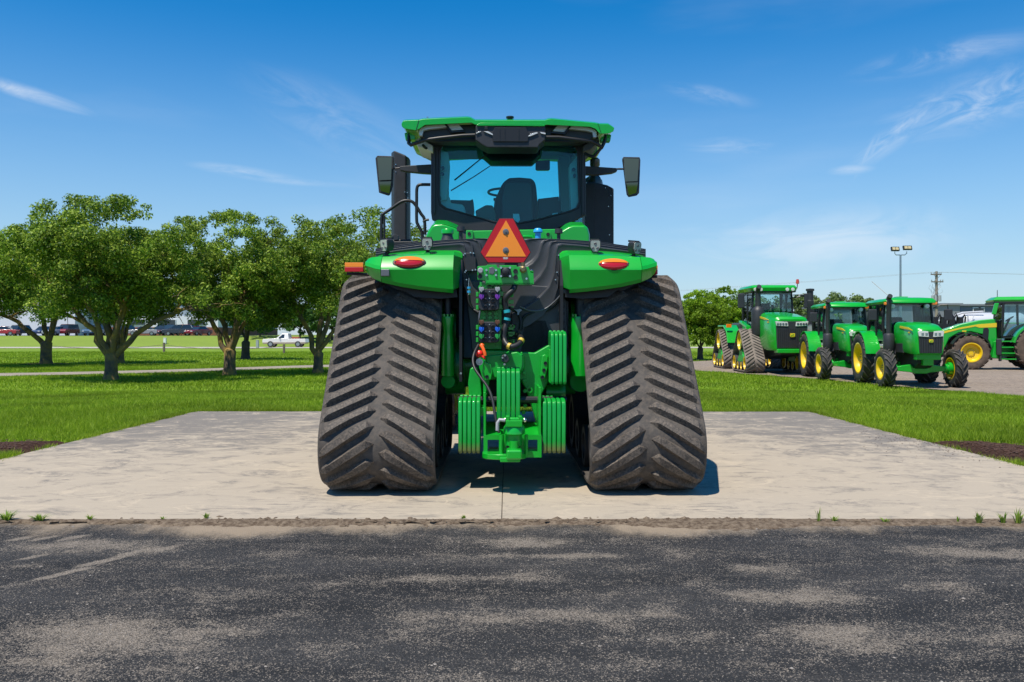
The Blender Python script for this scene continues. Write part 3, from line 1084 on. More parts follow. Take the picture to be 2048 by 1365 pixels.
# upright green struts between track and frame
for sd, (a, b) in ((-1, (883, 909)), (1, (1141, 1181))):
    Y = 7.55
    pa, pb = L(a, 634, Y), L(b, 634, Y)
    c = (pa + pb) / 2; r = abs(pb.x - pa.x) / 2
    k = MB(); z0 = L(a, 752, Y).z
    k.lathe([(1e-4, c.z), (r * .96, c.z), (r, c.z - .015), (r * (.93 if sd > 0 else .75), c.z - .12), (r * .95, c.z - .26), (r, c.z - .34), (r * 1.0, z0), (1e-4, z0)], (c.x, c.y, 0), 'z', 28)
    for i in range(8):
        q = 2 * math.pi * i / 8
        k.cyl((c.x + math.cos(q) * r * .75, c.y + math.sin(q) * r * .75, c.z), (c.x + math.cos(q) * r * .75, c.y + math.sin(q) * r * .75, c.z + .022), .012, n=6)
    st = k.build('axle_strut', M_green, T, smooth=40)
    k = MB(); k.lathe([(1e-4, c.z + .32), (r * .55, c.z + .32), (r * .55, c.z), (1e-4, c.z)], (c.x, c.y + .02, 0), 'z', 20)
    k.build('piston_rod', M_black, st, smooth=40)
    k = MB(); k.cyl((c.x, c.y, z0 - .05), (c.x - sd * .02, c.y + .2, z0 - .05), r * 1.05, n=20)
    k.build('strut_foot', M_cast, st, smooth=40)

# ---- fenders
def fender(sd):
    secs = [(.50, 1.660, 2.025), (.64, 1.672, 2.025), (.80, 1.69, 2.02), (.95, 1.713, 2.01), (1.117, 1.752, 1.99)]
    def prof(x, zl, zt, yl=.66, yc=.635, zc=None, dy=0.0):
        zc = zc if zc is not None else 1.838
        pts = [(yl + dy, zl), (yc + dy, zc - .012), (yc + .012 + dy, zc + .02), (yc + .10 + dy, (zc + zt) / 2 + .03), (yc + .22 + dy, zt - .022), (yc + .30 + dy, zt), (1.7, zt + .012), (2.2, zt - .02)]
        return [(sd * x, a, b) for a, b in pts]
    def shell(rings):
        k = MB()
        inn = [[(p[0], p[1] + .03, p[2] - .03) for p in r] for r in rings]
        full = [r + i[::-1] for r, i in zip(rings, inn)]
        return k.loft(full)
    f = shell([prof(*s_) for s_ in secs]).build('fender', M_green, T, smooth=24)
    # inner side plate of the fender
    pr = prof(*secs[0])[:6]
    B = [(sd * .432, .90, 1.705), (sd * .434, .885, 1.85), (sd * .434, .885, 1.88), (sd * .432, .90, 1.95), (sd * .430, .92, 1.99), (sd * .430, .96, 2.022)]
    k = MB(); k.loft([pr + [(p[0], p[1] + .02, p[2] - .004) for p in pr[::-1]], B + [(p[0], p[1] + .02, p[2] - .004) for p in B[::-1]]])
    k.build('fender_side', M_green, f, smooth=20)
    wing = [(1.121, 1.755, 1.99, 1.84), (1.17, 1.775, 1.985, 1.85), (1.215, 1.80, 1.965, 1.865), (1.248, 1.835, 1.935, 1.875), (1.262, 1.86, 1.90, 1.88)]
    rings = [prof(x, zl, zt, .66 + .5 * (x - 1.121), .635 + .5 * (x - 1.121), zc) for x, zl, zt, zc in wing]
    shell(rings).build('fender_wing', M_green, T, smooth=24)
    # black flap and liner under the fender; flap also paints the shade there
    k = MB()
    k.ext_y([(sd * .47, 1.60), (sd * .62, 1.585), (sd * .85, 1.60), (sd * .93, 1.66), (sd * 1.0, 1.665), (sd * 1.2, 1.77), (sd * 1.24, 1.83), (sd * 1.1, 1.88), (sd * .5, 1.80)], .80, .82)
    k.build('fender_flap', M_black, T)
    MB().ext_x([(.72, 1.80), (.95, 1.93), (2.1, 1.93), (2.1, 1.90), (.95, 1.90), (.74, 1.78)], sd * .5, sd * 1.22).build('fender_liner', M_black, T)
    MB().ext_x([(.80, .86), (2.2, .86), (2.2, 1.93), (.86, 1.93), (.80, 1.70)], sd * .455, sd * .43).build('inner_guard', M_black, T)
    MB().ext_y([(sd * .43, 1.0), (sd * .64, 1.0), (sd * .64, 1.93), (sd * .43, 1.93)], 1.45, 1.48).build('fender_liner', M_black, T)
    return f
fender(-1); fender(1)

def ellipse_lamp(px, py, w, h, Y):
    c = L(px, py, Y)
    s_ = Y / F
    root = MB()
    n = 36
    tilt = Matrix.Rotation(math.radians(-32), 3, 'X')
    def ring(k, d):
        return [c + tilt @ Vector((math.cos(2 * math.pi * i / n) * w / 2 * s_ * k, -d, math.sin(2 * math.pi * i / n) * h / 2 * s_ * k)) for i in range(n)]
    root.loft([ring(1.1, -.06), ring(1.1, .008), ring(1.03, .012)])
    b = root.build('tail_light', M_black, T, smooth=40)
    for nm, m, lo, hi in (('red_lens', M_red, 0, 2 * math.pi), ('amber_lens', M_amber, .05, math.pi - .05)):
        k = MB(); rings = []
        m_ = 22
        for kk, d in ((1.0, .012), (.96, .024), (.75, .034), (.4, .039), (.02, .041)):
            r = []
            for i in range(m_ + 1):
                a = lo + (hi - lo) * i / m_
                z0 = math.sin(lo) if lo else 0
                zz = z0 + (math.sin(a) - z0) * kk
                r.append(c + tilt @ Vector((math.cos(a) * w / 2 * s_ * kk, -d - (.004 if lo else 0), zz * h / 2 * s_)))
            rings.append(r)
        k.loft(rings, closed=False)
        # close to the dividing line
        k.build(nm, m, b, smooth=60)
    k = MB()
    for q in (-1, 1):
        p = c + tilt @ Vector((q * w / 2 * s_ * .9, -.03, -.004)); k.cyl(p, p + Vector((0, -.006, 0)), .006, n=6)
    k.build('screw', M_dull, b)
ellipse_lamp(819, 527, 61, 26, 7.315)
ellipse_lamp(1227, 531, 61, 26, 7.315)

def work_light(px, py, turn, foot, Y=7.42, sc_=1.0):
    c = L(px, py, Y); R = Matrix.Rotation(turn, 3, 'Z') @ Matrix.Rotation(math.radians(8), 3, 'X')
    w, h = .092 * sc_, .105 * sc_
    out = [(-w / 2, h * .38), (-w * .38, h / 2), (w * .38, h / 2), (w / 2, h * .38), (w / 2, -h * .1), (w * .26, -h / 2), (-w * .26, -h / 2), (-w / 2, -h * .1)]
    k = MB()
    k.loft([[c + R @ Vector((x * q, y, z * q)) for x, z in out] for y, q in ((-.03, 1), (-.025, 1.06), (.03, 1.02), (.055, .75))])
    b = k.build('work_light', M_plastic, T, bevel=.003)
    f = MB()
    for i in range(7):
        f.box(c + R @ Vector((-w * .36 + i * w * .12, .02, h * .53)), (.004, .07, .016), R)
    f.build('cooling_fin', M_black, b)
    k = MB(); k.loft([[c + R @ Vector((x * .9, y, z * .9)) for x, z in out] for y in (-.028, -.036)])
    k.build('lens', M_lamp, b)
    k = MB()
    for x, z in ((0, h * .18), (-w * .22, -h * .2), (w * .22, -h * .2)):
        k.lathe([(.013, -.0365), (.011, -.039), (.006, -.0375), (1e-4, -.037)], (0, 0, 0), 'y', 12)
        for i in range(len(k.v) - 48, len(k.v)):
            q = Vector(k.v[i]); k.v[i] = tuple(c + R @ Vector((q.x + x, q.y, q.z + z)))
    k.build('led_bulb', M_dull, b, smooth=40)
    k = MB(); base = c + R @ Vector((0, .015, -h * .5)); ft = L(foot[0], foot[1], Y + .02)
    k.cyl(base, ft, .015, .02, 8); k.box(ft + Vector((0, .03, -.015)), (.05, .09, .03))
    k.build('light_bracket', M_black, b)
work_light(855, 489, 0, (856, 507))
work_light(774, 491, -.75, (772, 510))
work_light(1190, 492, 0, (1190, 509))
work_light(1270, 496, .62, (1268, 512))
for px in (855, 1190):
    plate('light_pedestal', [(px - 7, 505), (px + 5, 505), (px + 8, 518), (px - 9, 518)], 7.40, 7.5, M_green, None, .004)
plate('reflector', [(762, 539), (779, 539), (779, 553), (762, 553)], 7.262, 7.30, M_dull, None, .006)
# marker blocks on the fender ends
for a, b, c, d in ((690, 727, 526, 544), (1311, 1316, 531, 549)):
    mm = plate('marker_light', [(a, (c + d) / 2), (b, (c + d) / 2), (b, d), (a, d)], 7.45, 7.50 if a < 1000 else 7.62, M_refl, None, .003)
    plate('amber_lens', [(a, c), (b, c), (b, (c + d) / 2 - .2), (a, (c + d) / 2 - .2)], 7.45, 7.50 if a < 1000 else 7.62, M_fluo, mm, .003)
    k = MB(); p = L(a + 4, d + 4, 7.47); q = L(b + 12 if a < 1000 else a - 20, d + 6, 7.5); k.tube([p, q], .013); k.build('marker_bracket', M_black, mm)

# ---- fuel tank with terraced ridges
def tank():
    R0 = [(1292, 516), (1250, 512), (1200, 507), (1160, 506), (1128, 506), (1122, 509), (1119, 525), (1118, 545), (1116, 575), (1106, 606), (1085, 632), (1060, 650), (1030, 663), (1024, 664)]
    RA = [(1292, 508), (1250, 501), (1200, 495), (1160, 490.5), (1124, 487.5), (1116, 490), (1113, 500), (1111, 520), (1108, 548), (1098, 574), (1074, 598), (1048, 616), (1030, 625), (1024, 627)]
    RB = [(1292, 504), (1250, 497), (1200, 490), (1160, 486), (1112, 482), (1102, 484.5), (1098, 494), (1096, 512), (1092, 532), (1080, 552), (1058, 572), (1040, 583), (1030, 588), (1024, 590)]
    RC = [(1292, 501), (1250, 494), (1200, 487), (1150, 483.5), (1096, 479.5), (1087, 482), (1083, 489), (1080, 500), (1075, 514), (1064, 526), (1048, 536), (1036, 541), (1030, 543), (1024, 544)]
    RD = [(1292, 498), (1250, 491), (1200, 484), (1150, 480), (1085, 477), (1070, 477), (1060, 477.5), (1052, 478), (1046, 478), (1040, 478), (1036, 478), (1032, 478), (1028, 478), (1024, 478)]
    lays = [(R0, 7.56), (RA, 7.61), (RB, 7.66), (RC, 7.71), (RD, 7.75)]
    for sd in (1, -1):
        rings = []
        def ring(pts, Y, off=(0, 0), k=1.0):
            out = []
            for px, py in pts:
                p = L(px, py, Y)
                x = p.x + off[0]
                out.append((sd * max(0, x), p.y, p.z + off[1]))
            return out
        rings.append(ring(R0, 7.62)); rings.append(ring(R0, 7.56))
        for i in range(1, 5):
            pts, Y = lays[i]
            Yp = lays[i - 1][1]
            # ridge: tread runs up to the contour, a rounded lip, then a riser back to the next layer
            prev = np.array(lays[i - 1][0], float); cur = np.array(pts, float)
            for q_, dy in ((.22, 0), (.12, -.005), (.04, -.004), (.0, .004)):
                rings.append(ring((cur + (prev - cur) * q_).tolist(), Yp + dy))
            if i < 4:
                nx = np.array(lays[i + 1][0], float)
                for q_, f_ in ((.02, .55), (.06, .9), (.13, 1.0)):
                    rings.append(ring((cur + (nx - cur) * q_).tolist(), Yp + (Y - Yp) * f_))
            else:
                rings.append(ring(cur.tolist(), Y))
        # the top runs back as a deck
        top = rings[-1]
        rings.append([(p[0], 2.6, p[2] + .02) for p in top])
        k = MB(); k.loft(rings, closed=False)
        k.build('fuel_tank', M_tank, T, smooth=50)
        b = MB()
        for px, py in ((1113, 511), (1110, 545), (1107, 560)):
            p = L(px + 4, py, 7.56); b.cyl((sd * p.x, p.y - .003, p.z), (sd * p.x, p.y - .012, p.z), .006, n=6)
        b.build('tank_bolt', M_chrome, T)
        b = MB()
        for px, py in ((1183, 500), (1238, 503)):
            p = L(px, py, 7.60); b.ball((sd * p.x, p.y + .03, p.z), .022, 6, (1.4, 1, .5))
        b.build('tank_plug', M_plastic, T, smooth=60)
    # lower apron below the tank
    plate('tank_apron', [(928, 560), (1118, 575), (1133, 600), (1137, 690), (1120, 712), (960, 712), (944, 700), (938, 640)], 7.60, 7.72, M_tank, None, .01)
    plate('access_cover', [(1052, 640), (1092, 640), (1110, 690), (1104, 712), (1040, 712), (1044, 665)], 7.60, 7.66, M_black, None, .008)
    plate('side_cover', [(928, 506), (946, 506), (952, 515), (952, 543), (930, 543)], 7.53, 7.57, M_plastic, None, .006)
    b = MB()
    for px, py in ((930, 508), (941, 506), (947, 507), (932, 542), (945, 541), (951, 540)):
        bolt(b, px, py, 7.53, .008, .01)
    b.build('cover_bolt', M_chrome, T)
tank()

# ---- hydraulic bracket and couplers
br = plate('coupler_bracket', [(955, 533), (972, 532), (975, 530), (993, 530), (995, 536), (999, 536), (999, 531), (1033, 531), (1034, 534), (1057, 534), (1062, 546), (1067, 547), (1068, 569), (972, 569), (969, 561), (955, 560)], 7.25, 7.27, M_green, None, .003)
MB().ext_x([(L(0, 569, 7.25).y, L(0, 569, 7.25).z), (L(0, 569, 7.25).y, L(0, 566, 7.25).z), (7.5 - Y0, L(0, 566, 7.25).z), (7.5 - Y0, L(0, 569, 7.25).z)], L(972, 0, 7.25).x, L(1066, 0, 7.25).x).build('bracket_lip', M_green, br)
plate('socket', [(1001, 535), (1021, 535), (1022, 554), (1001, 554)], 7.20, 7.25, M_black, br, .006)
k = MB(); p = L(1011, 543, 7.2); k.lathe([(.028, .01), (.028, -.018), (.02, -.022), (1e-4, -.024)], p, 'y', 18); k.build('socket_lid', M_plastic, br, smooth=40)
k = MB()
for px, py in ((973, 541), (973, 551), (992, 541), (992, 551), (1002, 536), (1020, 536), (1002, 553), (1020, 553), (1053, 558)): bolt(k, px, py, 7.25 if px < 1000 or px > 1030 else 7.2, .012, .012)
k.build('bracket_bolt', M_chrome, br, smooth=40)
plate('blank_hole', [(978, 536), (985, 534), (989, 537), (989, 546), (985, 549), (978, 547)], 7.245, 7.26, M_dull, br, .002)
k = MB(); p = L(961, 542, 7.25); k.lathe([(.024, .01), (.024, -.03), (.018, -.036), (1e-4, -.036)], p, 'y', 18); k.build('round_plug', M_greyl, br, smooth=40)
k = MB()
for px, py in ((1031, 555), (1031, 543), (960, 553)):
    p = L(px, py, 7.25); k.lathe([(.02, .01), (.02, -.006), (.012, -.006), (1e-4, -.004)], p, 'y', 16)
k.build('round_socket', M_black, br, smooth=40)
k = MB(); p = L(1046, 540, 7.25); k.lathe([(.02, 0), (.03, -.02), (.03, -.035), (.015, -.05), (1e-4, -.05)], p, 'y', 14); k.cyl(p + Vector((0, -.02, .03)), p + Vector((0, -.02, .06)), .018, n=10)
k.build('brass_valve', mat('aged_brass', (.25, .2, .1), .4, metal=.8), br, smooth=40)
k = MB(); p = L(1063, 545, 7.27); k.cyl(p, p + Vector((0, .02, .02)), .02, .01, 8); k.build('zinc_fitting', M_chrome, br)

def coupler(py0, py1, tops):
    b = plate('coupler_block', [(962, py0), (966, py0 - 4), (989, py0 - 4), (993, py0), (998, py0 + 6), (998, py1 - 3), (992, py1), (962, py1), (958, py1 - 4), (958, py0 + 6)], 7.22, 7.36, M_plastic, None, .006)
    rows = [py0 + 4 + (py1 - py0 - 7) * q for q in (.08, .5, .9)]
    k = MB()
    for r in rows:
        for px in (971, 986):
            p = L(px, r, 7.22); k.lathe([(.021, .0), (.021, -.016), (.015, -.018), (.012, -.004), (1e-4, -.003)], p, 'y', 16)
    k.build('quick_coupler', M_black, b, smooth=40)
    k = MB()
    for r in rows: bolt(k, 979, r - 5, 7.22, .006, .008)
    k.build('block_screw', M_chrome, b)
    for r, m in tops:
        for px in (963, 995):
            k = MB()
            for i in range(12):
                pass
            s_ = [(px - 5, r - 3), (px - 3, r - 5), (px, r - 4), (px + 3, r - 5), (px + 5, r - 3), (px + 5, r + 1), (px + 1.5, r + 5), (px - 1.5, r + 5), (px - 5, r + 1)]
            sheet(k, s_, 7.19, 7.215); sheet(k, [(px - .8, r - 1), (px + .8, r - 1), (px + .8, r + 6), (px - .8, r + 6)], 7.175, 7.2)
            k.build('coupler_lever', m, b, bevel=.003)
    g = MB()
    for r in rows:
        sheet(g, [(952, r - 4), (957, r - 4), (957, r + 5), (952, r + 5)], 7.28, 7.40)
    g.build('valve_section', M_green, b, bevel=.003)
    g = MB()
    for r in rows:
        sheet(g, [(998, r - 5), (1006, r - 5), (1007, r + 4), (998, r + 4)], 7.34, 7.5); sheet(g, [(1017, r - 2), (1027, r - 2), (1027, r + 6), (1017, r + 6)], 7.42, 7.5)
        sheet(g, [(1006, r - 4), (1017, r - 4), (1017, r - 3), (1006, r - 3)], 7.4, 7.42)
    g.build('valve_body', M_green, b, bevel=.003)
    return b
coupler(582, 621, ((579, M_greyl), (594, M_purple)))
coupler(648, 686, ((645, M_brown), (659, M_blue), (673, M_glev)))
plate('valve_stack', [(958, 570), (1003, 570), (1003, 700), (958, 700)], 7.38, 7.6, M_cast, None, .01)
k = MB()
for py in (628, 636):
    for px in (968, 980, 992): bolt(k, px, py, 7.38, .022, .03)
k.build('valve_plug', M_cast, T, smooth=40)
k = MB()
for _ in range(26):
    p = L(random.uniform(958, 1000), random.uniform(566, 576), 7.34); k.box(p, (random.uniform(.01, .04), .05, random.uniform(.008, .03)))
k.build('valve_linkage', M_green, T)
# oil lines in orange and red
k = MB(); k.tube([L(962, 690, 7.2), L(966, 697, 7.17), L(970, 708, 7.16), (L(970, 712, 7.16))], .014); k.ball(L(964, 692, 7.2), .022, 8); k.build('orange_lever', M_orange, T, smooth=40)
k = MB(); p = L(959, 708, 7.22); k.lathe([(.02, .03), (.03, .0), (.032, -.03), (.02, -.045), (1e-4, -.05)], p, 'y', 16); k.tube([p + Vector((.01, -.03, -.01)), p + Vector((.05, -.04, -.04))], .011); k.build('red_coupler', M_redcap, T, smooth=40)
k = MB(); p = L(959, 724, 7.2); k.lathe([(.018, .05), (.018, .0), (.03, -.005), (.03, -.02), (.016, -.02), (.012, -.045), (1e-4, -.045)], p, 'y', 16); k.build('steel_coupler', M_steel, T, smooth=40)

def hose(pts, r, m=M_hose, name='hose', parent=None):
    P = [L(*p) for p in pts]
    # Catmull-Rom through the given points
    out = []
    Q = [P[0] * 2 - P[1]] + P + [P[-1] * 2 - P[-2]]
    for i in range(1, len(Q) - 2):
        for j in range(6):
            t = j / 6
            out.append(.5 * ((2 * Q[i]) + (Q[i + 1] - Q[i - 1]) * t + (2 * Q[i - 1] - 5 * Q[i] + 4 * Q[i + 1] - Q[i + 2]) * t * t + (3 * Q[i] - Q[i - 1] - 3 * Q[i + 1] + Q[i + 2]) * t ** 3))
    out.append(P[-1])
    return MB().tube(out, r, 8).build(name, m, parent or T, smooth=60)
hose([(1030, 570, 7.28), (1026, 580, 7.25), (1014, 592, 7.24), (1009, 604, 7.25), (1013, 622, 7.26), (1015, 640, 7.27), (1009, 660, 7.25), (1008, 678, 7.24), (1014, 690, 7.2), (1024, 694, 7.18), (1036, 690, 7.2), (1043, 682, 7.25), (1040, 674, 7.35), (1033, 670, 7.45)], .026)
for a, b, m in (((1013.5, 620, 7.235), (1014.5, 626, 7.235), M_cyan), ((1015, 636, 7.24), (1014, 641, 7.24), M_cyan), ((1016, 692, 7.185), (1021, 694, 7.175), M_ytape), ((1041, 684, 7.225), (1043.5, 680, 7.24), M_ytape)):
    MB().tube([L(*a), L(*b)], .029, 10).build('tape_wrap', m, T, smooth=60)
hose([(1019, 616, 7.4), (1030, 622, 7.45), (1038, 630, 7.5), (1042, 645, 7.5), (1040, 660, 7.5)], .014)
hose([(1132, 582, 7.5), (1118, 600, 7.55), (1105, 614, 7.57), (1085, 624, 7.58), (1065, 626, 7.57), (1050, 632, 7.56), (1043, 645, 7.56), (1043, 660, 7.55)], .014)
hose([(1130, 580, 7.5), (1110, 603, 7.54), (1088, 619, 7.56), (1062, 622, 7.55), (1040, 614, 7.5)], .007, M_dull)
hose([(931, 574, 7.5), (936, 590, 7.5), (938, 606, 7.5), (946, 618, 7.5), (958, 626, 7.45)], .012)
hose([(960, 622, 7.25), (958, 640, 7.25), (959, 650, 7.3)], .008, M_dull)
hose([(957, 690, 7.22), (949, 706, 7.15), (946, 722, 7.1), (950, 738, 7.05), (962, 756, 7.0), (976, 776, 6.95), (985, 800, 6.9), (990, 830, 6.85), (998, 866, 6.8)], .012, M_hose, 'drain_hose')
hose([(1013, 714, 7.3), (1030, 710, 7.35), (1052, 718, 7.4), (1064, 740, 7.4), (1070, 770, 7.35)], .006)
k = MB()
for i in range(16):
    px, py = random.uniform(1006, 1034), random.uniform(645, 690)
    k.tube([L(px, py, random.uniform(7.3, 7.5)), L(px + random.uniform(-6, 10), py + random.uniform(-10, 4), random.uniform(7.3, 7.45))], .005, 5)
k.build('cable_bundle', M_black, T)
k = MB()
for py in (653, 667, 682): sheet(k, [(1016, py - 3), (1030, py - 3), (1029, py + 4), (1016, py + 4)], 7.42, 7.5)
k.build('valve_bracket', M_green, T, bevel=.003)
k = MB(); sheet(k, [(1028, 619, ), (1034, 620), (1040, 618), (1044, 621), (1039, 625), (1038, 630), (1035, 630), (1035, 624)], 7.42, 7.44); k.build('hose_clip', M_greyl, T)
k = MB(); k.cyl(L(938, 576, 7.45), L(938, 590, 7.45), .012, n=8); k.cyl(L(938, 557, 7.45), L(937, 576, 7.45), .003, n=5); k.build('sensor_plug', M_chrome, T)
for py in (576, 584): MB().cyl(L(938, py - 2, 7.45), L(938, py + 2, 7.45), .016, n=8).build('plug_ring', M_cap, T)
plate('latch', [(1126, 579), (1134, 579), (1135, 586), (1126, 587)], 7.47, 7.52, M_dull, None, .003)
k = MB()
for py in (612, 625, 643, 657): sheet(k, [(1126, py), (1130, py - 1), (1130, py + 4), (1126, py + 5)], 7.58, 7.63)
sheet(k, [(1124, 600), (1137, 603), (1137, 700), (1122, 700)], 7.62, 7.66)
k.build('apron_hinge', M_black, T, bevel=.002)

# ---- warning triangle
TY = 7.36
TRI = [(999, 438), (1026, 438), (1060.5, 505), (1047, 525), (976, 525), (961.5, 505)]
wt = plate('warning_triangle', [(998, 437), (1027, 437), (1062, 505), (1048, 526.5), (975, 526.5), (960.5, 505)], TY, TY + .012, M_black, None, .002)
plate('red_border', TRI, TY - .003, TY + .001, M_refl, wt, 0)
plate('orange_panel', [(1012, 441), (1052, 513.5), (971, 513.5)], TY - .006, TY - .002, M_fluo, wt, 0)
for py in (464, 501):
    k = MB(); p = L(1011.5, py, TY - .006); k.lathe([(.026, .002), (.026, -.004), (.02, -.006), (.008, -.006), (.008, -.014), (1e-4, -.014)], p, 'y', 20); k.build('mounting_bolt', M_dull, wt, smooth=40)
k = MB()
for r, w in ((515.3, 10), (516.6, 10), (518, 8)): sheet(k, [(1011 - w / 2, r), (1011 + w / 2, r), (1011 + w / 2, r + .7), (1011 - w / 2, r + .7)], TY - .0045, TY - .003)
k.build('small_print', M_white, wt)
MB().ext_y([(-.06, L(0, 540, TY).z), (.06, L(0, 540, TY).z), (.05, L(0, 450, TY).z), (-.05, L(0, 450, TY).z)], TY + .012 - Y0, TY + .03 - Y0).build('triangle_mount', M_black, wt)

# ---- rear casting, drawbar, weights
plate('hitch_casting', [(958, 700), (1012, 702), (1070, 706), (1098, 690), (1110, 700), (1110, 720), (1094, 770), (1083, 790), (1083, 880), (1074, 850), (1052, 780), (1040, 760), (980, 760), (974, 800), (966, 850), (966, 760), (958, 735)], 7.33, 7.62, M_cast, None, .012)
plate('gearbox_cover', [(975, 712), (1035, 704), (1048, 712), (1050, 735), (1036, 755), (990, 757), (970, 740)], 7.28, 7.34, M_cast, None, .012)
plate('power_shaft_cap', [(1003, 712), (1010, 708), (1016, 713), (1019, 720), (1013, 727), (1004, 724)], 7.2, 7.28, M_plastic, None, .006)
k = MB(); bolt(k, 1010, 711, 7.2, .012, .01); bolt(k, 1009, 729, 7.28, .012, .012); bolt(k, 922, 747, 7.4, .012, .02); bolt(k, 921, 676, 7.5, .012, .02); bolt(k, 921, 700, 7.5, .012, .02); k.build('casting_bolt', M_chrome, T, smooth=40)
plate('hanger_plate', [(1084, 712), (1090, 709), (1096, 714), (1096, 735), (1090, 758), (1084, 761), (1080, 752)], 7.2, 7.33, M_green, None, .008)
plate('hanger_plate', [(968, 722), (982, 730), (985, 745), (982, 760), (970, 762), (964, 745)], 7.2, 7.33, M_green, None, .008)
k = MB()
for px, py in ((1091, 727), (1088, 741), (1085, 755), (974, 754)):
    k = MB(); p = L(px, py, 7.2); k.lathe([(.016, .0), (.016, -.006), (.012, -.006), (.011, -.001), (1e-4, -.001)], p, 'y', 14)
    k.build('pin_hole', M_black, T, smooth=40)
k = MB()
for px, py in ((1049, 746), (1049, 762), (1050, 782), (1050, 797), (1050, 812), (1047, 825), (975, 740), (974, 735)): bolt(k, px, py, 7.33, .02, .03)
k.build('casting_stud', M_cast, T, smooth=40)
k = MB(); p = L(1059, 780, 7.33); k.lathe([(.026, .0), (.026, -.03), (.015, -.03), (.014, 0), (1e-4, 0)], p, 'y', 18); k.build('boss', M_green, T, smooth=40)
# drawbar support: two cheeks, a floor and a pierced end plate
for a in ((967, 972), (1077, 1082.5)):
    plate('drawbar_cheek', [(a[0], 785 if a[0] < 1000 else 775), (a[1], 785 if a[0] < 1000 else 775), (a[1], 880), (a[0], 880)], 6.92, 7.35, M_green, None, .005)
k = MB(); k.ext_x([(.28, L(0, 871, 6.92).z), (.8, L(0, 871, 6.92).z + .06), (.8, L(0, 871, 6.92).z + .02), (.28, L(0, 871, 6.92).z - .03)], L(968, 0, 6.92).x, L(1082, 0, 6.92).x); k.build('drawbar_floor', M_green, T, bevel=.005)
k = MB()
for pts in ([(967, 871), (1083, 871), (1083, 880), (967, 880)], [(967, 880), (975, 880), (975, 904), (967, 904)], [(1075, 880), (1083, 880), (1083, 904), (1075, 904)], [(967, 904), (1083, 904), (1083, 915.5), (967, 915.5)],
            [(1000, 880), (1012, 880), (1012, 904), (1000, 904)], [(1038, 880), (1050, 880), (1050, 904), (1038, 904)]):
    sheet(k, pts, 6.90, 6.93)
k.build('drawbar_plate', M_green, T)
for cx_ in (987, 1064):
    plate('drawbar_slat', [(cx_ - 10, 899), (cx_ + 11, 899), (cx_ + 11, 903.5), (cx_ - 10, 903.5)], 6.96, 7.1, M_weight, None, .004)
MB().ext_x([(.05, L(0, 912, 6.8).z), (1.2, L(0, 912, 6.8).z), (1.2, L(0, 921, 6.8).z), (.05, L(0, 921, 6.8).z)], L(1000, 0, 6.8).x, L(1040, 0, 6.8).x).build('drawbar', M_green, T, bevel=.006)
k = MB(); zt, zb = L(0, 909, 6.74).z, L(0, 920, 6.74).z
ring = []
xa, xb = L(964, 0, 6.74).x, L(1054, 0, 6.74).x
for i in range(13):
    a = math.pi * i / 12; ring.append(((xa + xb) / 2 - math.cos(a) * (xb - xa) / 2, .20 - math.sin(a) * .12))
ring += [(xb, .28), (xa, .28)]
k.ext_z(ring, zb, zt); k.build('hitch_plate', M_green, T, bevel=.006)
# clevis with pin
p = L(1028, 900, 6.72)
k = MB(); k.box((p.x, .06, L(0, 908, 6.7).z), (.125, .16, L(0, 897, 6.7).z - L(0, 917, 6.7).z)); k.build('hitch_jaw', M_green, T, bevel=.018)
k = MB(); k.lathe([(1e-4, L(0, 868, 6.72).z), (.066, L(0, 868, 6.72).z), (.066, L(0, 893, 6.72).z), (.033, L(0, 895, 6.72).z), (.033, L(0, 900, 6.72).z), (1e-4, L(0, 900, 6.72).z)], (p.x, .16, 0), 'z', 24); k.build('hitch_sleeve', M_cast, T, smooth=40)
k = MB(); k.lathe([(1e-4, L(0, 883, 6.7).z), (.036, L(0, 883, 6.7).z), (.038, L(0, 898, 6.7).z), (1e-4, L(0, 898, 6.7).z)], (p.x, .085, 0), 'z', 20); k.build('hitch_pin', M_green, T, smooth=40)
zc = L(0, 864, 6.72).z
k = MB(); k.lathe([(1e-4, zc + .05), (.07, zc + .05), (.085, zc + .03), (.09, zc - .02), (.075, zc - .03), (1e-4, zc - .03)], (p.x + .003, .15, 0), 'z', 26); k.build('hitch_cap', M_green, T, smooth=35)
k = MB(); k.box((p.x, .12, zc + .065), (.13, .12, .05)); k.box((p.x - .05, .12, zc + .1), (.03, .1, .05)); k.box((p.x + .05, .12, zc + .1), (.03, .1, .05)); k.cyl((p.x - .08, .1, zc + .095), (p.x + .08, .1, zc + .095), .018, n=12)
k.build('hitch_latch', M_green, T, bevel=.005)
k = MB(); q = Vector((p.x - .07, .08, zc + .09)); k.tube([q, q + Vector((-.045, 0, .005)), q + Vector((-.06, 0, -.02)), q + Vector((-.062, 0, -.08))], .014, 8); k.build('latch_handle', M_greyl, T, smooth=60)
k = MB(); k.cyl((p.x - .10, .16, L(0, 872, 6.72).z), (p.x - .10, .16, L(0, 915, 6.72).z), .02, n=12); k.cyl((p.x + .10, .16, L(0, 872, 6.72).z), (p.x + .10, .16, L(0, 915, 6.72).z), .014, n=12); k.build('hitch_post', M_green, T, smooth=40)
k = MB(); k.ball((p.x + .085, .1, zc + .09), .018, 8); bolt(k, 1005, 716, 7.2, .01, .01); k.build('latch_nut', M_chrome, T, smooth=40)
for px, py in ((980, 880), (1060, 880)):
    pass

